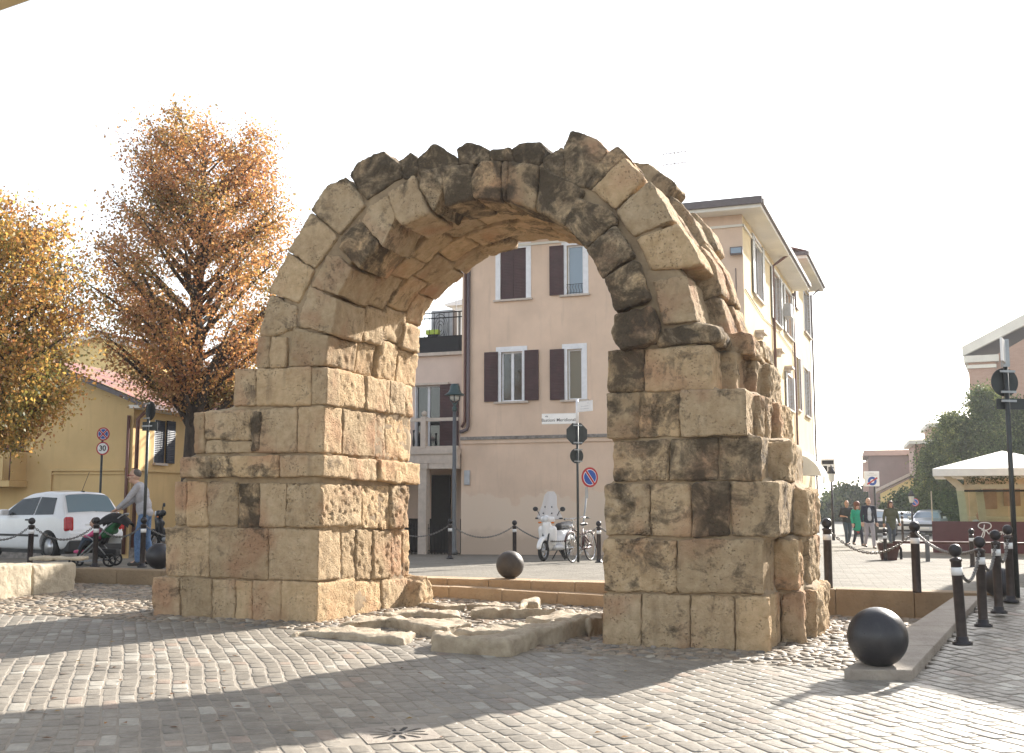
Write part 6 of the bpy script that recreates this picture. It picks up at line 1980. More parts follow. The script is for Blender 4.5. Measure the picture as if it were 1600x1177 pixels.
def scooter(loc_, yaw, paint, label, screen=True, cover=False, s=1.0):
    """x forward; wheels at x=0 (rear) and x=1.28 (front)"""
    o = empty("scooter", loc_, yaw, label, "scooter", "parked scooters")
    o.scale = (s, s, s)
    for x, nm in ((0, "rear_wheel"), (1.28, "front_wheel")):
        r = .255
        w = MB().tube([(x + (r - .045) * math.cos(a), 0, r + (r - .045) * math.sin(a)) for a in lin(0, 2 * math.pi, 28)[:-1]], .048, 10, closed=True).build(nm, "rubber", o)
        m = MB().lathe([(.05, -.05), (.05, .05)], (x, 0, r), 12, axis='Y')
        for k in range(5):
            a = k * 2 * math.pi / 5; m.tube([(x, 0, r), (x + .17 * math.cos(a), 0, r + .17 * math.sin(a))], .018, 6)
        m.tube([(x + .175 * math.cos(a), 0, r + .175 * math.sin(a)) for a in lin(0, 2 * math.pi, 24)[:-1]], .02, 8, closed=True)
        m.build("rim", "alloy", w)
    m = MB(); 
    for sy in (-.07, .07): m.tube([(1.28, sy, .255), (1.12, sy, .68)], .022, 8)
    m.build("fork", "trim_black", o)
    skinblob("front_mudguard", [((1.28 + .27 * math.cos(a), 0, .255 + .27 * math.sin(a)), .062) for a in lin(.3, 2.3, 14)], paint, o, .018)
    skinblob("leg_shield", [((1.02, -.15, .42), (1.06, -.15, .74), .07, .09), ((1.02, .15, .42), (1.06, .15, .74), .07, .09), ((1.06, 0, .5), (1.1, 0, .84), .11, .11), ((1.03, -.1, .72), (1.03, .1, .72), .1, .1), ((.98, 0, .36), (1.0, 0, .5), .13, .12)], paint, o, .02)
    skinblob("floorboard", [((.95, -.12, .30), (.5, -.12, .30), .06, .07), ((.95, .12, .30), (.5, .12, .30), .06, .07), ((.95, 0, .30), (.45, 0, .30), .08, .08)], "ac_grey", o, .02)
    skinblob("rear_body", [((.42, 0, .42), (-.18, 0, .62), .17, .12), ((.35, -.1, .48), (-.1, -.1, .6), .14, .1), ((.35, .1, .48), (-.1, .1, .6), .14, .1), ((.4, 0, .62), (-.25, 0, .68), .12, .09), ((-.25, 0, .66), .1)], paint, o, .022)
    skinblob("seat", [((.42, 0, .78), (.05, 0, .80), .1, .115), ((.05, 0, .80), (-.25, 0, .82), .115, .1)], "seat_black", o, .022)
    skinblob("handlebar_cowl", [((1.03, -.12, .98), (1.03, .12, .98), .075, .075), ((1.1, 0, .98), .1), ((1.05, 0, .86), (1.04, 0, .98), .06, .08)], paint, o, .018)
    disc_ = MB().lathe([(.075, .0), (.07, .03), (.001, .04)], (1.17, 0, .985), 20, axis='X').build("headlight", "lamp_clear", o)
    for sy in (-1, 1):
        MB().tube([(1.02, sy * .15, .99), (.96, sy * .36, 1.0)], .02, 8).build("grip", "rubber", o)
        m = MB().tube([(1.0, sy * .2, 1.0), (1.0, sy * .28, 1.16), (.98, sy * .34, 1.2)], .008, 6); m.ball((.97, sy * .36, 1.22), .062, 14, 8, sc=(.35, 1.15, .9)); m.build("mirror", "trim_black", o)
        MB().ball((1.13, sy * .17, .9), .035, 10, 8, sc=(.8, 1.3, .7)).build("indicator", "lens_orange", o)
    MB().ball((-.34, 0, .66), .05, 12, 8, sc=(.6, 1.6, .8)).build("tail_light", "tail_red", o)
    m = MB().tube([(.05, -.14, .26), (-.35, -.16, .34)], .045, 10); m.build("exhaust", "galvanised", o)
    m = MB().tube([(.45, .0, .26), (.42, .17, .0)], .014, 6); m.tube([(.45, .0, .26), (.42, -.17, .0)], .014, 6); m.build("stand", "trim_black", o)
    if screen:
        vs = []; fs = []; nx, nz = 8, 10
        for j in range(nz + 1):
            f = j / nz; z = .98 + .66 * f; hw = interp(f, [(0, .36), (.25, .28), (.45, .2), (.8, .17), (.95, .14), (1, .08)])
            for i in range(nx + 1):
                y = lerp(-hw, hw, i / nx); vs.append((1.10 - .22 * f - y * y * 1.2, y, z))
        for j in range(nz):
            for i in range(nx): k = j * (nx + 1) + i; fs.append((k, k + 1, k + nx + 2, k + nx + 1))
        n0 = len(vs); vs += [(x - .005, y, z) for x, y, z in vs]; fs += [tuple(i + n0 for i in f[::-1]) for f in fs]
        sc_ = meshobj("windscreen", vs, fs, "perspex", o, True)
        m = MB()
        for y, z in ((-.11, 1.12), (.11, 1.12), (-.09, 1.27), (.09, 1.27)): m.ball((1.10 - .22 * (z - .98) / .66 + .0, y, z), .018, 8, 6)
        m.build("screw_caps", "trim_black", sc_)
    if cover:
        skinblob("seat_cover", [((.5, 0, .84), (-.1, 0, .9), .17, .2), ((-.3, 0, .8), .18), ((1.0, -.25, 1.0), (1.0, .25, 1.0), .09, .09)], "cover_black", o, .025)
    return o
plain("lens_orange", (.6, .16, .02), .2)
plain("cover_black", (.02, .02, .022), .5, bmp=.4, bscale=14)
g = gp(849, 876, .215)
scooter((g.x + .46 * 1.34, g.y + .89 * 1.34, .20), R(-117), "car_white", "white scooter with a tall hazy windscreen parked in front of the pink wall", True, s=1.05)
g = gp(196, 868, .36)
scooter((g.x + .9, g.y + 3.2, .36), R(200), "car_dark", "dark scooter under a black cover behind the man's hands", False, True)
g = gp(262, 872, .36)
scooter((g.x + .6, g.y + 2.4, .36), R(150), "car_dark", "dark scooter with a round mirror between the man and the left pier", False, False, s=1.08)

# ---- bicycle
def bicycle(loc_, yaw, label, lean=.0):
    o = empty("bicycle", loc_, yaw, label, "bicycle"); o.rotation_euler = (lean, 0, yaw)
    r = .335
    for x, nm in ((0, "rear_wheel"), (1.06, "front_wheel")):
        w = MB().tube([(x + r * math.cos(a), 0, r + .018 + r * math.sin(a)) for a in lin(0, 2 * math.pi, 40)[:-1]], .018, 8, closed=True).build(nm, "rubber", o)
        MB().tube([(x + (r - .022) * math.cos(a), 0, r + .018 + (r - .022) * math.sin(a)) for a in lin(0, 2 * math.pi, 40)[:-1]], .010, 6, closed=True).build("rim", "chrome", w)
        m = MB()
        for k in range(20):
            a = k * math.pi / 10; m.tube([(x, .03 * (-1) ** k, r + .018), (x + (r - .02) * math.cos(a), 0, r + .018 + (r - .02) * math.sin(a))], .0022, 4)
        m.lathe([(.025, -.05), (.025, .05)], (x, 0, r + .018), 10, axis='Y'); m.build("spokes", "chrome", w)
        g = MB().tube([(x + (r + .04) * math.cos(a), 0, r + .018 + (r + .04) * math.sin(a)) for a in (lin(.2, 3.3, 18) if x == 0 else lin(.4, 2.6, 14))], .022, 6); g.build("mudguard", "bike_brown", o)
    hz = r + .018
    bb = (.44, 0, .29); st = (.34, 0, .80); hd = (.90, 0, .86); hb = (.94, 0, .70)
    m = MB()
    for a, b in ((bb, st), (bb, hb), ((.38, 0, .62), (.91, 0, .80)), ((0, .06, hz), bb), ((0, -.06, hz), bb), ((0, .06, hz), (.36, 0, .70)), ((0, -.06, hz), (.36, 0, .70)), (hd, hb)): m.tube([a, b], .017, 8)
    m.build("frame", "bike_brown", o)
    m = MB()
    for sy in (-.055, .055): m.tube([(.94, 0, .70), (.95, sy, .66), (1.06, sy, hz)], .012, 6)
    m.build("fork", "chrome", o)
    m = MB().tube([hd, (.88, 0, 1.0), (.93, 0, 1.04)], .014, 8)
    m.tube([(.70, -.30, 1.04), (.86, -.24, 1.06), (.95, -.1, 1.04), (.95, .1, 1.04), (.86, .24, 1.06), (.70, .30, 1.04)], .012, 8); hbar = m.build("handlebar", "chrome", o)
    for sy in (-1, 1): MB().tube([(.74, sy * .285, 1.045), (.62, sy * .32, 1.03)], .018, 8).build("grip", "rubber", hbar)
    skinblob("saddle", [((.22, 0, .90), .085, (1.1, 1.0, .45)), ((.30, 0, .90), (.46, 0, .90), .05, .022)], "seat_black", o, .012)
    MB().tube([st, (.30, 0, .89)], .014, 8).build("seat_post", "chrome", o)
    m = MB()
    for sy in (-.06, .06): m.tube([(-.3, sy, .72), (.3, sy, .74)], .008, 5); m.tube([(-.2, sy, .72), (0, sy, hz)], .007, 5)
    for k in range(4): m.tube([(-.3 + k * .18, -.06, .72), (-.3 + k * .18, .06, .72)], .006, 5)
    m.build("rack", "chrome", o)
    m = MB().lathe([(.095, -.045), (.095, -.038)], bb, 24, axis='Y'); m.tube([bb, (.44 + .1, -.07, .16)], .012, 6); m.tube([bb, (.44 - .1, .07, .42)], .012, 6)
    m.box((.54, -.11, .15), (.08, .08, .02)); m.box((.34, .11, .43), (.08, .08, .02)); m.build("crank", "chrome", o)
    MB().ball((1.02, 0, .86), .055, 12, 8, sc=(1.1, 1, 1)).build("headlight", "chrome", o)
    m = MB()
    for k in range(7): m.tube([(1.0 + .0, -.15 + k * .05, .78), (1.0, -.15 + k * .05, .96)], .004, 4)
    for z in (.78, .84, .9, .96): m.tube([(.98, -.17, z), (1.16, -.17, z), (1.16, .17, z), (.98, .17, z), (.98, -.17, z)], .004, 4)
    m.build("basket", "chrome", o)
    MB().tube([(.36, .03, .28), (.30, .16, .01)], .011, 6).build("stand", "chrome", o)
    return o
plain("bike_brown", (.06, .02, .02), .35, .3)
g = gp(895, 879, .235)
bicycle((g.x + .47 * 1.06, g.y + .88 * 1.06, .225), R(-118), "old brown city bicycle with chrome rims leaning by the street sign post", .08)
# ================================================================== TREES
def mk_leaf(name, trans=.45, tint=(1, 1, 1)):
    m = bpy.data.materials.new(name); m.use_nodes = True; MATS[name] = m
    t = m.node_tree; t.nodes.clear()
    out = t.nodes.new("ShaderNodeOutputMaterial")
    at_ = N(t, "Attribute", attribute_name="tint")
    d = N(t, "BsdfDiffuse"); tr = N(t, "BsdfTranslucent"); mx = N(t, "MixShader"); mx.inputs[0].default_value = trans
    L(t, at_.outputs['Color'], d.inputs['Color']); 
    g = mixc(t, 1.0, at_.outputs['Color'], (1.55, 1.25, .95), 'MULTIPLY')
    L(t, g, tr.inputs['Color'])
    gl = N(t, "BsdfGlossy"); gl.inputs['Roughness'].default_value = .45; gl.inputs['Color'].default_value = (.8, .8, .8, 1)
    m2 = N(t, "MixShader"); m2.inputs[0].default_value = .04
    L(t, d.outputs[0], mx.inputs[1]); L(t, tr.outputs[0], mx.inputs[2])
    L(t, mx.outputs[0], m2.inputs[1]); L(t, gl.outputs[0], m2.inputs[2]); L(t, m2.outputs[0], out.inputs[0])
mk_leaf("leaf", .5); mk_leaf("leaf_dark", .25)
def mk_bark():
    m, t, b = nt("bark")
    co = ocoord(t)
    mp = N(t, "Mapping"); mp.inputs['Scale'].default_value = (6, 6, 1.2); L(t, co, mp.inputs[0])
    n = noi(t, mp.outputs[0], 3, 6, .7)
    L(t, ramp(t, n, [(.3, (.03, .022, .018)), (.7, (.10, .075, .055))]), b.inputs['Base Color']); b.inputs['Roughness'].default_value = .95
    bump(t, b, n, .8, .03)
mk_bark()
def leaves_mesh(name, pts, size, pal, seed, mat, parent, droop=.5):
    """pts: list of (pos, outward). one bent leaf (two quads) each"""
    rs = np.random.RandomState(seed); n = len(pts)
    P = np.array([p for p in pts]); 
    a = rs.normal(size=(n, 3)); a[:, 2] -= droop; a /= np.linalg.norm(a, axis=1)[:, None] + 1e-9
    b = rs.normal(size=(n, 3)); b -= a * (a * b).sum(1)[:, None]; b /= np.linalg.norm(b, axis=1)[:, None] + 1e-9
    s = size * rs.uniform(.6, 1.25, n)[:, None]
    c = np.cross(a, b)
    v = np.stack([P, P + a * s * .45 + b * s * .36 + c * s * .08, P + a * s, P + a * s * .45 - b * s * .36 + c * s * .08], 1).reshape(-1, 3)
    me = bpy.data.meshes.new(name)
    me.vertices.add(n * 4); me.vertices.foreach_set("co", v.ravel())
    me.loops.add(n * 4); me.loops.foreach_set("vertex_index", np.arange(n * 4))
    me.polygons.add(n); me.polygons.foreach_set("loop_start", np.arange(n) * 4); me.polygons.foreach_set("loop_total", np.full(n, 4))
    me.update(calc_edges=True)
    pal_ = np.array([p[:3] for p in pal]); w_ = np.array([p[3] for p in pal]); w_ = w_ / w_.sum()
    # clumps of one colour, by a slow noise field
    f = np.array([noise.noise(Vector((p[0] * .9 + seed, p[1] * .9, p[2] * .9))) for p in P])
    u = np.clip(.5 + f * .55 + rs.normal(0, .22, n), 0, .9999)
    idx = np.searchsorted(np.cumsum(w_), u); idx = np.clip(idx, 0, len(pal) - 1)
    col = pal_[idx] * rs.uniform(.7, 1.3, n)[:, None]
    set_attr(me, "tint", col)
    me.materials.append(MATS[mat])
    return link(bpy.data.objects.new(name, me), parent)
def tree(name, base, label, cat, prof, H0, seed, nlimb, ntwig, nleaf, leafsize, pal, trunk_r, leader=1.0, droop=.5, group=None, up=(.35, 1.0), mat="leaf", cx=0.0, trunk_top=None, spread=.26, minr=.0, fork=None):
    """prof: (height, crown radius) list. limbs leave the trunk and reach the crown's outline"""
    r = random.Random(seed)
    root = empty(name, base, 0, label, cat, group)
    top = prof[-1][0]
    tt = trunk_top or top * .96
    m = MB(); n = 10
    tp = [Vector((cx * (i / n) + .05 * math.sin(i * 1.3 + seed) * (i > 0), .05 * math.cos(i * 1.7 + seed) * (i > 0), tt * i / n)) for i in range(n + 1)]
    m.tube(tp, [max(.02, trunk_r * (1.25 if i == 0 else 1) * (1 - .9 * (i / n) ** 1.1)) for i in range(n + 1)], 10)
    def trunk_at(z):
        f = min(1, z / tt) * n; i = min(n - 1, int(f)); return tp[i].lerp(tp[i + 1], f - i)
    lm = MB(); pts = []
    for k in range(nlimb):
        f = (k + r.random()) / nlimb
        h = lerp(prof[0][0], top * .97, f ** .9)
        az = k * 2.399 + r.uniform(-.4, .4)
        R_ = interp(h, prof) * r.uniform(.78, 1.06)
        rise = R_ * r.uniform(*up)
        h0 = max(H0, h - rise); a = trunk_at(h0)
        e = Vector((cx * h / top + R_ * math.cos(az), R_ * math.sin(az), h))
        mid = a.lerp(e, .5) + Vector((r.uniform(-.15, .15), r.uniform(-.15, .15), r.uniform(-.05, .15))) * min(1, R_)
        rl = max(.012, trunk_r * .42 * (1 - h0 / top) ** .7)
        lp = [a, a.lerp(mid, .5), mid, mid.lerp(e, .5) + Vector((0, 0, .03)), e]
        lm.tube(lp, [rl, rl * .8, rl * .6, rl * .4, .008], 6)
        for q in range(ntwig):
            g_ = r.uniform(.3, 1.0) ** .75
            i = min(3, int(g_ * 4)); s0 = lp[i].lerp(lp[i + 1], g_ * 4 - i)
            tl = (spread + .35 * R_ * .5) * r.uniform(.5, 1.2)
            d = Vector((r.gauss(0, 1), r.gauss(0, 1), r.gauss(0, .7))).normalized() * tl + (e - a).normalized() * tl * .4
            t1 = s0 + d
            lm.tube([s0, s0.lerp(t1, .5) + Vector((0, 0, .04)), t1], [.006, .004, .003], 3, cap=False)
            for z in range(nleaf):
                f2 = r.uniform(.15, 1.1)
                pts.append(tuple(s0 + d * f2 + Vector((r.gauss(0, .17), r.gauss(0, .17), r.gauss(0, .12))) * (spread / .26)))
    m.build("trunk", "bark", root)
    lm.build("limbs", "bark", root)
    leaves_mesh("crown", pts, leafsize, pal, seed, mat, root, droop)
    return root
AUT = [(.24, .21, .08, .17), (.36, .24, .10, .29), (.40, .235, .11, .33), (.33, .16, .09, .14), (.50, .35, .16, .07)]
GOLD = [(.20, .21, .065, .24), (.40, .31, .10, .30), (.48, .31, .11, .29), (.38, .20, .09, .17)]
bt = at(297, 800, 26.5); zb = .34
def hz(py, Y): return zat(py, Y) - zb
px2m = 26.5 / F
prof = [(hz(618, 26.5), .9), (hz(590, 26.5), 105 * px2m), (hz(540, 26.5), 140 * px2m), (hz(460, 26.5), 158 * px2m), (hz(400, 26.5), 150 * px2m), (hz(340, 26.5), 128 * px2m), (hz(280, 26.5), 112 * px2m), (hz(235, 26.5), 96 * px2m), (hz(205, 26.5), 78 * px2m), (hz(178, 26.5), 45 * px2m)]
prof = [(h_, r_ * 1.1) for h_, r_ in prof]
tree("lime_tree", (bt.x, bt.y, zb), "tall russet autumn tree with a dark trunk beside the arch's left pier", "tree", prof, 2.9, 4, 92, 20, 36, .08, AUT, .30, cx=.05, up=(.5, 1.15))
bt = at(-62, 800, 21.5); Y2 = 21.5; px2 = Y2 / F
def hz2(py): return zat(py, Y2) - .36
prof = [(hz2(680), 85 * px2), (hz2(640), 110 * px2), (hz2(590), 140 * px2), (hz2(520), 165 * px2), (hz2(440), 165 * px2), (hz2(380), 148 * px2), (hz2(335), 125 * px2), (hz2(310), 80 * px2)]
tree("lime_tree", (bt.x, bt.y, .36), "golden green autumn tree reaching in from the left edge", "tree", prof, 2.2, 9, 84, 18, 44, .08, GOLD, .24, up=(.5, 1.2), droop=.8)
# hedge trees behind the café
DG = [(.05, .08, .03, .26), (.085, .125, .045, .36), (.14, .185, .07, .27), (.24, .28, .10, .11)]
for (px, yt, hwpx, Y_, lab, sd_) in ((1592, 628, 34, 66, "dark green conifer at the right edge behind the tall sign post", 31), (1546, 607, 42, 65, "tallest dark green conifer behind the café canopy", 32), (1496, 648, 34, 66, "pointed dark green conifer with a sunlit tip left of the tallest one", 33), (1466, 700, 22, 67, "lowest dark green conifer, next to the brick annex", 34)):
    b_ = at(px, 800, Y_); zg = z_plaza(b_.x, b_.y); H_ = zat(yt, Y_) - zg; R0 = hwpx * Y_ / F
    tree("cypress_tree", (b_.x, b_.y, zg), lab, "tree", [(.3, R0 * .9), (H_ * .3, R0 * 1.15), (H_ * .5, R0), (H_ * .75, R0 * .55), (H_ * .9, R0 * .28), (H_, R0 * .06)], .2, sd_, 80, 14, 30, .15, DG, .2, up=(.7, 1.5), mat="leaf_dark", droop=-.5, spread=.5, group="dark hedge trees behind the café")
# pines far down the street
PG = [(.035, .06, .018, .4), (.06, .095, .028, .4), (.11, .14, .045, .2)]
for (px, yt, hwpx, Y_, lab, sd_) in ((1326, 767, 26, 120, "domed pine far down the street behind the walkers", 41), (1298, 790, 24, 115, "low rounded pine behind the lantern lamp post", 42), (1352, 782, 20, 118, "rounded pine behind the bald man's head", 43)):
    b_ = at(px, 800, Y_); zg = -.35; H_ = zat(yt, Y_) - zg; R0 = hwpx * Y_ / F
    tree("pine_tree", (b_.x, b_.y, zg), lab, "tree", [(H_ * .15, R0 * .8), (H_ * .5, R0 * 1.1), (H_ * .8, R0 * .75), (H_, R0 * .25)], .5, sd_, 44, 12, 14, .42, PG, .25, up=(.5, 1.0), mat="leaf_dark", droop=-.2, spread=.7, group="pines at the end of the street")
for (px, yt, hwpx, Y_, lab, sd_) in ((1412, 772, 13, 84, "leafy garden bush against the cream cottage", 51), (1393, 788, 12, 84, "yellow green garden bush left of the cottage wall", 52), (1431, 768, 7, 80, "slim dark shrub at the foot of the brick annex", 53)):
    b_ = at(px, 800, Y_); zg = z_plaza(b_.x, b_.y); H_ = zat(yt, Y_) - zg; R0 = hwpx * Y_ / F
    tree("garden_bush", (b_.x, b_.y, zg), lab, "bush", [(.2, R0 * .8), (H_ * .5, R0 * 1.1), (H_ * .85, R0 * .8), (H_, R0 * .3)], .1, sd_, 34, 9, 12, .22, PG, .08, up=(.5, 1.0), mat="leaf_dark", spread=.4)
# ================================================================== PEOPLE
def cloth(name, col, var=.12, rough=.85): plain(name, col, rough, var=var, scale=25, bmp=.3, bscale=40)
plain("skin", (.52, .32, .23), .55, var=.08, scale=12)
plain("skin_tan", (.42, .24, .16), .55, var=.08, scale=12)
cloth("navy_cloth", (.014, .018, .035)); cloth("pale_shirt", (.50, .53, .58)); cloth("grey_trousers", (.34, .32, .36)); cloth("black_cloth", (.018, .019, .02))
cloth("dark_denim", (.05, .065, .09)); cloth("emerald_cloth", (.01, .30, .19)); cloth("red_cloth", (.42, .03, .03)); cloth("olive_cloth", (.06, .065, .035)); cloth("denim_blue", (.10, .17, .30), .25)
cloth("grey_wool", (.37, .36, .38)); cloth("pink_cloth", (.60, .09, .22)); cloth("stroller_green", (.02, .11, .04)); cloth("stroller_black", (.02, .02, .022)); cloth("lime_cloth", (.30, .42, .04))
plain("hair_brown", (.06, .03, .018), .6, var=.3, scale=40); plain("hair_grey", (.09, .075, .065), .6, var=.3, scale=40); plain("hair_red", (.14, .045, .02), .6, var=.3, scale=40); plain("hair_white", (.55, .53, .5), .6)
plain("eye_dark", (.02, .015, .012), .3); plain("lip", (.35, .13, .11), .5); plain("shoe_dark", (.03, .025, .022), .5); plain("shoe_lime", (.30, .42, .05), .5); plain("glasses_red", (.3, .03, .03), .3)
def hand(m, w_, d, s, side, curl=.5):
    """palm plus five bent fingers; w_ wrist, d direction of the forearm"""
    d = d.normalized(); ax = d.cross(Vector((0, 0, 1)))
    if ax.length < .2: ax = Vector((0, 1, 0)) - d * d.y
    ax.normalize(); nrm = d.cross(ax)
    pc = w_ + d * .05 * s
    capsule(m, w_ + ax * .018 * s, pc + d * .03 * s + ax * .025 * s, .02 * s, .019 * s, 8); capsule(m, w_ - ax * .018 * s, pc + d * .03 * s - ax * .025 * s, .02 * s, .019 * s, 8)
    for k, (o_, ln) in enumerate(((-.034, .062), (-.012, .078), (.011, .074), (.032, .056))):
        a = pc + d * .038 * s + ax * o_ * s; b = a + (d * .8 - nrm * curl * .5 * side) .normalized() * ln * .5 * s; c = b + (d * .5 - nrm * curl * side).normalized() * ln * .55 * s
        capsule(m, a, b, .0098 * s, .009 * s, 8); capsule(m, b, c, .009 * s, .008 * s, 8)
    a = w_ + d * .025 * s - ax * .03 * s; b = a - ax * .035 * s + d * .03 * s; c = b + d * .03 * s - nrm * .012 * side * s
    capsule(m, a, b, .012 * s, .0105 * s, 8); capsule(m, b, c, .0105 * s, .009 * s, 8)
def remeshed(m, name, mat, parent, vox, it=3):
    me = baked(m.mesh("raw"), [('REMESH', dict(mode='VOXEL', voxel_size=vox)), ('SMOOTH', dict(factor=.5, iterations=it))])
    me.polygons.foreach_set("use_smooth", [True] * len(me.polygons)); me.materials.clear(); me.materials.append(MATS[mat]); me.name = name
    return link(bpy.data.objects.new(name, me), parent)
BASE = dict(hipL=(.09, 0, .92), hipR=(-.09, 0, .92), kneeL=(.10, -.01, .50), kneeR=(-.10, -.01, .50), ankL=(.10, .02, .085), ankR=(-.10, .02, .085),
            shL=(.185, 0, 1.42), shR=(-.185, 0, 1.42), elL=(.245, .02, 1.14), elR=(-.245, .02, 1.14), wrL=(.25, -.08, .89), wrR=(-.25, -.08, .89))
def person(loc_, yaw, H_, label, pose=None, lean=0.0, skin="skin", top=None, topmat="black_cloth", sleeve=1.0, legs="dark_denim", shoes="shoe_dark", hair=None, hairmat="hair_brown", inner=None, coat=0.0, skirt=None, vox=.011, head=(0, 0), wide=1.0, collar=False, glasses=False, bag=None, sit=False):
    s = H_ / 1.75; J = dict(BASE); J.update(pose or {})
    J = {k: Vector(v) for k, v in J.items()}
    dn = .42 if sit else 0.0
    def T(p):
        p = Vector(p); p.z -= 0
        if p.z > .93: p = p + Vector((0, -lean * (p.z - .93), 0))
        return p
    for k in ("shL", "shR"): J[k] = T(J[k])
    o = empty("person", loc_, yaw, label, "person"); o.scale = (s, s, s)
    Dn = Vector((0, 0, dn))
    T0 = T
    T = lambda p: T0(p) - Dn
    if sit: J['shL'], J['shR'] = Vector((.185, 0, 1.0)), Vector((-.185, 0, 1.0))
    hc = T((head[0], head[1] - .015, 1.615)); nk = T((0, .012, 1.46))
    m = MB()
    m.ball(hc + Vector((0, .012, .02)), .098, 20, 14, sc=(.80, 1.02, 1.16)); m.ball(hc + Vector((0, -.022, -.055)), .07, 16, 12, sc=(.86, .95, 1.05))
    m.ball(hc + Vector((0, -.078, -.098)), .026, 12, 8, sc=(1.0, .8, .8))
    capsule(m, hc + Vector((0, -.088, .018)), hc + Vector((0, -.115, -.022)), .011, .016, 8)                 # nose
    for sx in (-1, 1):
        m.ball(hc + Vector((sx * .08, .01, -.012)), .03, 10, 8, sc=(.35, .7, 1.1))                            # ears
        capsule(m, hc + Vector((sx * .016, -.088, .036)), hc + Vector((sx * .052, -.078, .034)), .0105, .009, 8)   # brows
        m.ball(hc + Vector((sx * .04, -.066, -.025)), .026, 10, 8)
    capsule(m, hc + Vector((0, .01, -.08)), nk - Vector((0, 0, .06)), .052, .062)
    m.ball(T((0, 0, 1.28)), .16, 16, 12, sc=(1.05, .68, 1.15)); m.ball(T((0, 0, 1.06)), .14, 16, 12, sc=(1.02, .72, 1.25)); m.ball((0, 0, .93 - dn), .14, 16, 10, sc=(1.1, .78, .8))
    capsule(m, J['shL'], J['shR'], .055, .055)
    for q, sg in (("L", 1), ("R", -1)):
        sh, el, wr, hi, kn, an = (J[k + q] for k in ("sh", "el", "wr", "hip", "knee", "ank"))
        capsule(m, sh, el, .05, .04); capsule(m, el, wr, .04, .027); hand(m, wr, wr - el, 1.0, sg)
        capsule(m, hi, kn, .075, .05); capsule(m, kn, an, .05, .036); capsule(m, an, an + Vector((0, -.12, -.045)), .035, .03)
    body = remeshed(m, "body", skin, o, vox * .8, 2)
    m = MB()
    for sx in (-1, 1): m.ball(hc + Vector((sx * .034, -.0865, .016)), .0115, 10, 8, sc=(1.3, .6, .75))
    m.build("eyes", "eye_dark", body)
    m = MB(); capsule(m, hc + Vector((-.022, -.0885, -.062)), hc + Vector((.022, -.0885, -.062)), .007, .007, 8); m.build("mouth", "lip", body)
    if glasses:
        m = MB()
        for sx in (-1, 1): m.tube([hc + Vector((sx * .036 + .026 * math.cos(a), -.107, .014 + .018 * math.sin(a))) for a in lin(0, 2 * math.pi, 14)[:-1]], .0045, 5, closed=True); m.tube([hc + Vector((sx * .062, -.105, .02)), hc + Vector((sx * .085, .01, .015))], .004, 5)
        m.build("glasses", "glasses_red", body)
    # top
    m = MB(); e = .022 * wide
    m.ball(T((0, 0, 1.27)), .16 + e, 18, 12, sc=(1.1, .74, 1.12)); m.ball(T((0, 0, 1.06)), .145 + e, 18, 12, sc=(1.05, .8, 1.25)); m.ball((0, 0, .95 - dn), .15 + e, 18, 10, sc=(1.06, .8, .62))
    capsule(m, J['shL'], J['shR'], .066, .066)
    if collar: m.ball(T((0, .01, 1.475)), .075, 14, 8, sc=(1, 1, .55))
    if coat > 0: capsule(m, (0, 0, .95), (0, -.0, .95 - coat), .15, .165); m.ball((.09, 0, .93 - coat), .1, 12, 8, sc=(1, 1, .5)); m.ball((-.09, 0, .93 - coat), .1, 12, 8, sc=(1, 1, .5))
    for q in "LR":
        sh, el, wr = J['sh' + q], J['el' + q], J['wr' + q]
        capsule(m, sh, el, .066, .056)
        if sleeve >= 1: capsule(m, el, el.lerp(wr, .93), .054, .042)
    if sleeve < 1: pass
    jacket = remeshed(m, "jacket" if sleeve >= 1 else "shirt", topmat, o, vox, 3)
    if inner:                                              # shirt front showing in an open jacket
        m = MB(); 
        m.ball(T((0, -.055, 1.26)), .14, 16, 12, sc=(.62, .85, 1.22)); m.ball(T((0, -.055, 1.07)), .14, 16, 12, sc=(.62, .85, 1.15))
        remeshed(m, "shirt", inner, o, vox, 3)
    # legs
    m = MB(); m.ball((0, 0, .92 - dn), .155, 16, 10, sc=(1.06, .8, .72))
    for q in "LR":
        hi, kn, an = J['hip' + q], J['knee' + q], J['ank' + q]
        capsule(m, hi, kn, .095, .067); capsule(m, kn, an + Vector((0, 0, .02)), .066, .056)
    remeshed(m, "trousers", legs, o, vox, 3)
    if skirt:
        m = MB(); capsule(m, (0, 0, .86), (0, 0, .66), .12, .14); remeshed(m, "skirt", skirt, o, vox, 2)
    for q in "LR":
        an = J['ank' + q]; m = MB(); capsule(m, an + Vector((0, .035, -.04)), an + Vector((0, -.15, -.052)), .042, .034); m.ball(an + Vector((0, -.04, -.03)), .045, 12, 8)
        remeshed(m, "shoe", shoes, o, vox, 2)
    if hair:
        m = MB()
        if hair == "short": m.ball(hc + Vector((0, .036, .045)), .096, 18, 12, sc=(.84, .96, .96))
        if hair == "rim":
            for sx in (-1, 1): m.ball(hc + Vector((sx * .062, .03, .0)), .04, 12, 8, sc=(.6, 1.3, 1.0))
            m.ball(hc + Vector((0, .075, .0)), .06, 12, 8, sc=(1.2, .6, .9))
        if hair in ("long", "bob"):
            m.ball(hc + Vector((0, .028, .045)), .112, 18, 12, sc=(.86, 1.0, 1.0))
            zl = -.30 if hair == "long" else -.13
            for sx in (-1, 1): capsule(m, hc + Vector((sx * .072, .01, .03)), hc + Vector((sx * .095, .0, zl)), .04, .045)
            capsule(m, hc + Vector((0, .08, .02)), hc + Vector((0, .10, zl)), .065, .075)
            capsule(m, hc + Vector((-.05, -.05, .095)), hc + Vector((.05, -.05, .095)), .03, .03)
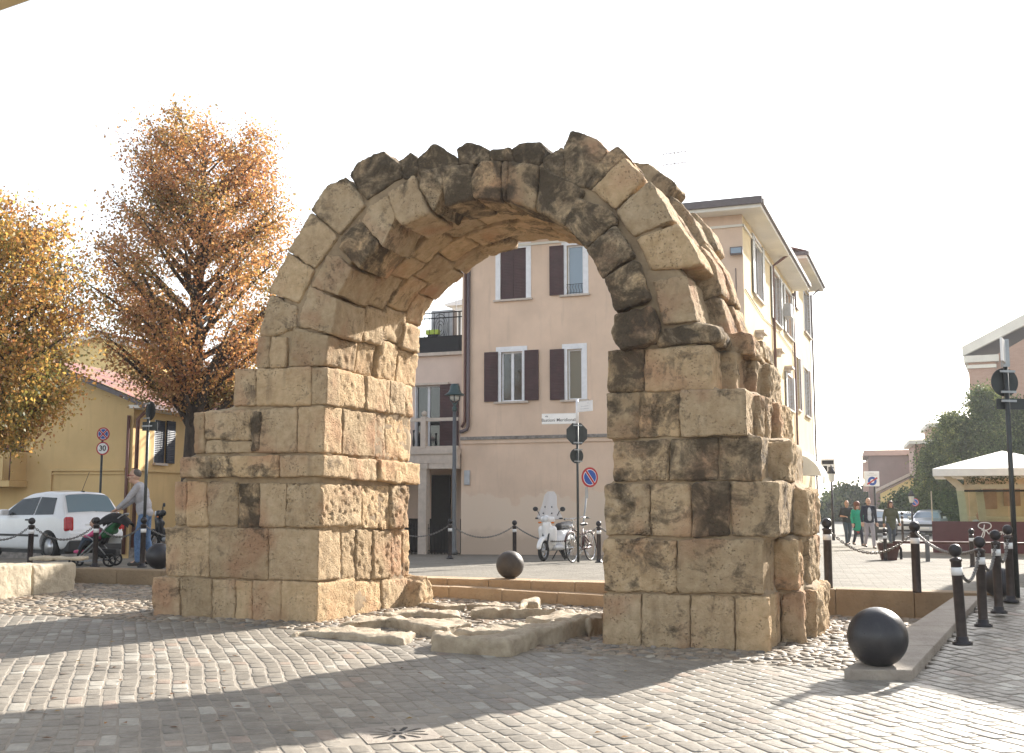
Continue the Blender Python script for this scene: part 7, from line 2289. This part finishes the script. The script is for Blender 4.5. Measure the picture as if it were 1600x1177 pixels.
        if hair == "hat":
            m.ball(hc + Vector((0, .02, .045)), .112, 18, 12, sc=(.86, 1.0, 1.0)); capsule(m, hc + Vector((0, .02, .075)), hc + Vector((0, .02, .085)), .13, .13)
            for sx in (-1, 1): capsule(m, hc + Vector((sx * .07, .01, .03)), hc + Vector((sx * .08, .0, -.16)), .04, .045)
        remeshed(m, "hair", hairmat, o, .012, 2)
    return o
def gz(px, py, Y): p = at(px, py, Y); return Vector((p.x, p.y, z_plaza(p.x, p.y)))
def feet(px, yf, yh, H_):
    """place a standing person of height H_ whose feet and head top are at the given rows"""
    Y = H_ * F / (yf - yh) * 1.0
    p = at(px, yf, Y); return Vector((p.x, p.y, p.z)), Y
WALK1 = dict(kneeL=(.10, -.14, .52), ankL=(.10, -.20, .10), kneeR=(-.09, -.02, .50), ankR=(-.09, .22, .14), elL=(.25, .08, 1.15), wrL=(.27, .02, .90), elR=(-.25, -.02, 1.15), wrR=(-.27, -.16, .92))
WALK2 = dict(kneeR=(-.10, -.14, .52), ankR=(-.10, -.18, .10), kneeL=(.09, -.02, .50), ankL=(.09, .20, .13), elR=(-.25, .06, 1.15), wrR=(-.27, 0, .90), elL=(.25, -.02, 1.15), wrL=(.27, -.14, .92))
def put(px, yf, yh, H_):
    p, Y = feet(px, yf, yh, H_); g_ = z_plaza(p.x, p.y)
    # stand on the paving: slide along the view ray so that the feet meet it
    for _ in range(12):
        p = gp(px, yf, g_); g_ = z_plaza(p.x, p.y)
    h = zat(yh, p.y) - p.z
    return Vector((p.x, p.y, g_)), h
l, h = put(1359, 858, 778, 1.78)
person(l, -.05, h, "bald man in an open navy jacket, pale shirt and grey trousers walking towards the arch", WALK1, .02, "skin", topmat="navy_cloth", inner="pale_shirt", legs="grey_trousers", collar=True, wide=1.25)
l, h = put(1325, 853, 782, 1.75)
person(l, .05, h, "man in a black T-shirt and dark jeans carrying things in his bent arms", dict(WALK2, elR=(-.27, .03, 1.15), wrR=(-.17, -.22, 1.13), elL=(.27, .03, 1.16), wrL=(.10, -.27, 1.22)), .0, "skin_tan", topmat="black_cloth", sleeve=.4, legs="dark_denim", hair="rim", hairmat="hair_grey", wide=1.3)
l, h = put(1341, 854, 786, 1.66)
person(l, .1, h, "woman in an emerald green coat, red skirt and brimmed hat between the two men", WALK1, .0, "skin", topmat="emerald_cloth", legs="navy_cloth", hair="hat", hairmat="hair_red", coat=.24, skirt="red_cloth", collar=True)
l, h = put(1394, 855, 783, 1.68)
person(l, -.1, h, "woman with long brown hair in an olive green parka behind the planter", WALK2, .0, "skin_tan", topmat="olive_cloth", legs="dark_denim", hair="long", hairmat="hair_brown", coat=.16, collar=True, wide=1.5)
# the man with the pushchair: seen from his left, facing left
gm = gp(224, 884, .36); hm = zat(739, gm.y) - .36
person((gm.x, gm.y, .36), R(-84), hm + .08, "man in a grey jumper and blue jeans with glasses pushing a pushchair", dict(elL=(.22, -.27, 1.19), wrL=(.14, -.46, 1.03), elR=(-.21, -.27, 1.19), wrR=(-.14, -.46, 1.03), kneeL=(.10, -.10, .50), ankL=(.10, -.08, .085), kneeR=(-.10, .02, .50), ankR=(-.10, .12, .10)), .24, "skin", topmat="grey_wool", legs="denim_blue", shoes="shoe_dark", hair="short", hairmat="hair_grey", collar=True, glasses=True, vox=.010, wide=1.3, head=(0, -.04))
# pushchair with child
gs = gp(149, 884, .36); 
st = empty("pushchair", (gs.x, gs.y + .05, .36), R(180) + R(6), "green and black pushchair with a child, pushed by the man in grey", "pushchair")
def wheel3(x, y, r, nm="wheel"):
    w = MB().tube([(x + r * math.cos(a), y, r + r * math.sin(a)) for a in lin(0, 2 * math.pi, 22)[:-1]], .02, 8, closed=True); w.lathe([(.03, -.03), (.03, .03)], (x, y, r), 10, axis='Y')
    for k in range(5): w.tube([(x, y, r), (x + r * math.cos(k * 1.257), y, r + r * math.sin(k * 1.257))], .008, 5)
    return w.build(nm, "rubber", st)
# local x forward (travel direction, to the left in the photo), y sideways
for sy in (-.24, .24): wheel3(-.32, sy, .12); wheel3(.40, sy * .8, .085)
m = MB()
for sy in (-.23, .23):
    m.tube([(.40, sy * .8, .085), (.02, sy, .48), (-.22, sy, .78), (-.52, sy, 1.02)], .013, 8); m.tube([(-.32, sy, .12), (.05, sy, .55), (.18, sy, .62)], .013, 8); m.tube([(.40, sy * .8, .085), (-.32, sy, .12)], .011, 8)
m.tube([(-.52, -.23, 1.02), (-.56, -.15, 1.05), (-.56, .15, 1.05), (-.52, .23, 1.02)], .02, 8)
m.build("frame", "galvanised", st)
skinblob("seat", [((.16, -.14, .46), (.16, .14, .46), .06, .06), ((-.05, -.14, .44), (-.05, .14, .44), .06, .06), ((-.14, -.14, .5), (-.3, -.14, .92), .05, .05), ((-.14, .14, .5), (-.3, .14, .92), .05, .05), ((-.14, 0, .5), (-.3, 0, .92), .06, .06), ((.24, -.12, .42), (.34, -.12, .22), .04, .03), ((.24, .12, .42), (.34, .12, .22), .04, .03)], "stroller_black", st, .02)
vs = []; fs = []; na, nb = 9, 9
for i in range(na):
    a = lerp(R(35), R(150), i / (na - 1))
    for j in range(nb):
        b_ = lerp(-math.pi / 2, math.pi / 2, j / (nb - 1))
        vs.append((-.16 - .42 * math.cos(a) * -1 * .9 - .18, .27 * math.sin(b_), .66 + .42 * math.sin(a) * (.55 + .45 * math.cos(b_))))
for i in range(na - 1):
    for j in range(nb - 1): k = i * nb + j; fs.append((k, k + 1, k + nb + 1, k + nb))
n0 = len(vs); vs += [(x, y * .98, z - .012) for x, y, z in vs]; fs += [tuple(q + n0 for q in f[::-1]) for f in fs]
meshobj("hood", vs, fs, "stroller_black", st, True)
skinblob("back_panel", [((-.44, -.18, .93), (-.18, -.18, .62), .05, .07), ((-.44, .18, .93), (-.18, .18, .62), .05, .07), ((-.44, 0, .92), (-.18, 0, .62), .06, .08), ((-.3, -.2, .70), (-.3, .2, .70), .07, .07)], "stroller_green", st, .02)
MB().box((-.28, -.255, .52), (.26, .012, .16)).build("white_pouch", "sign_white", st)
m = MB(); m.box((-.22, 0, .26), (.42, .36, .16), bev=.05); m.build("basket", "stroller_black", st)
skinblob("strap", [((.12, -.2, .56), (.22, -.2, .38), .025, .03)], "lime_cloth", st, .014)
ch = empty("person", (gs.x, gs.y + .05, .36), R(180) + R(6), "small child in a pink jacket sitting in the pushchair", "person")
m = MB(); hc = Vector((.08, -.02, .86)); m.ball(hc, .088, 18, 12, sc=(1.0, .9, 1.1)); m.ball(hc + Vector((.07, 0, -.03)), .025, 10, 8); m.ball(hc + Vector((.088, 0, -.015)), .012, 8, 6)
capsule(m, hc + Vector((-.01, 0, -.07)), (.02, 0, .72), .04, .05); m.ball((0, 0, .62), .1, 14, 10, sc=(1, 1.1, 1.2))
for sy in (-1, 1):
    capsule(m, (.02, sy * .11, .70), (.14, sy * .14, .60), .035, .03); capsule(m, (.14, sy * .14, .60), (.24, sy * .09, .60), .03, .022); hand(m, Vector((.24, sy * .09, .60)), Vector((1, 0, 0)), .6, sy)
    capsule(m, (.02, sy * .07, .53), (.24, sy * .08, .54), .055, .045); capsule(m, (.24, sy * .08, .54), (.32, sy * .08, .32), .042, .032); capsule(m, (.32, sy * .08, .30), (.40, sy * .08, .29), .035, .028)
cb = remeshed(m, "body", "skin", ch, .009, 2)
m = MB()
for sy in (-1, 1): m.ball(hc + Vector((.078, sy * .03, .012)), .01, 8, 6)
m.build("eyes", "eye_dark", cb)
m = MB(); m.ball((0, 0, .62), .118, 14, 10, sc=(1, 1.12, 1.2)); m.ball((.0, 0, .73), .09, 12, 8, sc=(1, 1.2, .6))
for sy in (-1, 1): capsule(m, (.02, sy * .11, .70), (.14, sy * .14, .60), .048, .042); capsule(m, (.14, sy * .14, .60), (.21, sy * .10, .60), .04, .034)
remeshed(m, "jacket", "pink_cloth", ch, .012, 3)
m = MB()
for sy in (-1, 1): capsule(m, (.0, sy * .07, .53), (.24, sy * .08, .54), .066, .055); capsule(m, (.24, sy * .08, .54), (.315, sy * .08, .34), .052, .042)
remeshed(m, "trousers", "dark_denim", ch, .012, 3)
m = MB()
for sy in (-1, 1): capsule(m, (.31, sy * .08, .29), (.41, sy * .08, .285), .042, .034)
remeshed(m, "shoes", "pink_cloth", ch, .012, 2)
m = MB(); m.ball(hc + Vector((-.02, 0, .03)), .095, 16, 10, sc=(.95, .95, 1.0)); 
for sy in (-1, 1): capsule(m, hc + Vector((-.03, sy * .08, .05)), hc + Vector((-.04, sy * .15, .02)), .03, .022)
remeshed(m, "hair", "hair_brown", ch, .010, 2)
# someone seated behind the glass of the café
q = Cf.f(1530, 806, 1.6); p = Cf.o + Cf.A * q[0] + Cf.B * 1.6
person((p.x, p.y, .13), R(-60), 1.62, "pale haired person in light clothes sitting behind the café glass", dict(kneeL=(.12, -.40, .50), kneeR=(-.12, -.40, .50), hipL=(.09, 0, .50), hipR=(-.09, 0, .50), ankL=(.12, -.42, .085), ankR=(-.12, -.42, .085), shL=(.185, 0, 1.0), shR=(-.185, 0, 1.0), elL=(.25, -.1, .76), elR=(-.25, -.1, .76), wrL=(.14, -.32, .74), wrR=(-.14, -.32, .74)), 0, sit=True, topmat="pale_shirt", legs="dark_denim", hair="short", hairmat="hair_white", vox=.014)
# ================================================================== AIR
hm = bpy.data.materials.new("haze"); hm.use_nodes = True
ht = hm.node_tree; ht.nodes.clear()
ho_ = ht.nodes.new("ShaderNodeOutputMaterial"); pv = ht.nodes.new("ShaderNodeVolumePrincipled")
pv.inputs['Color'].default_value = (.93, .95, 1.0, 1); pv.inputs['Density'].default_value = .0004; pv.inputs['Anisotropy'].default_value = .35
ht.links.new(pv.outputs[0], ho_.inputs['Volume'])
hz_o = MB().box2((-1600, -60, -1.7), (1600, 2600, 17.0)).build("haze", hm); hz_o['kind'] = 'stuff'
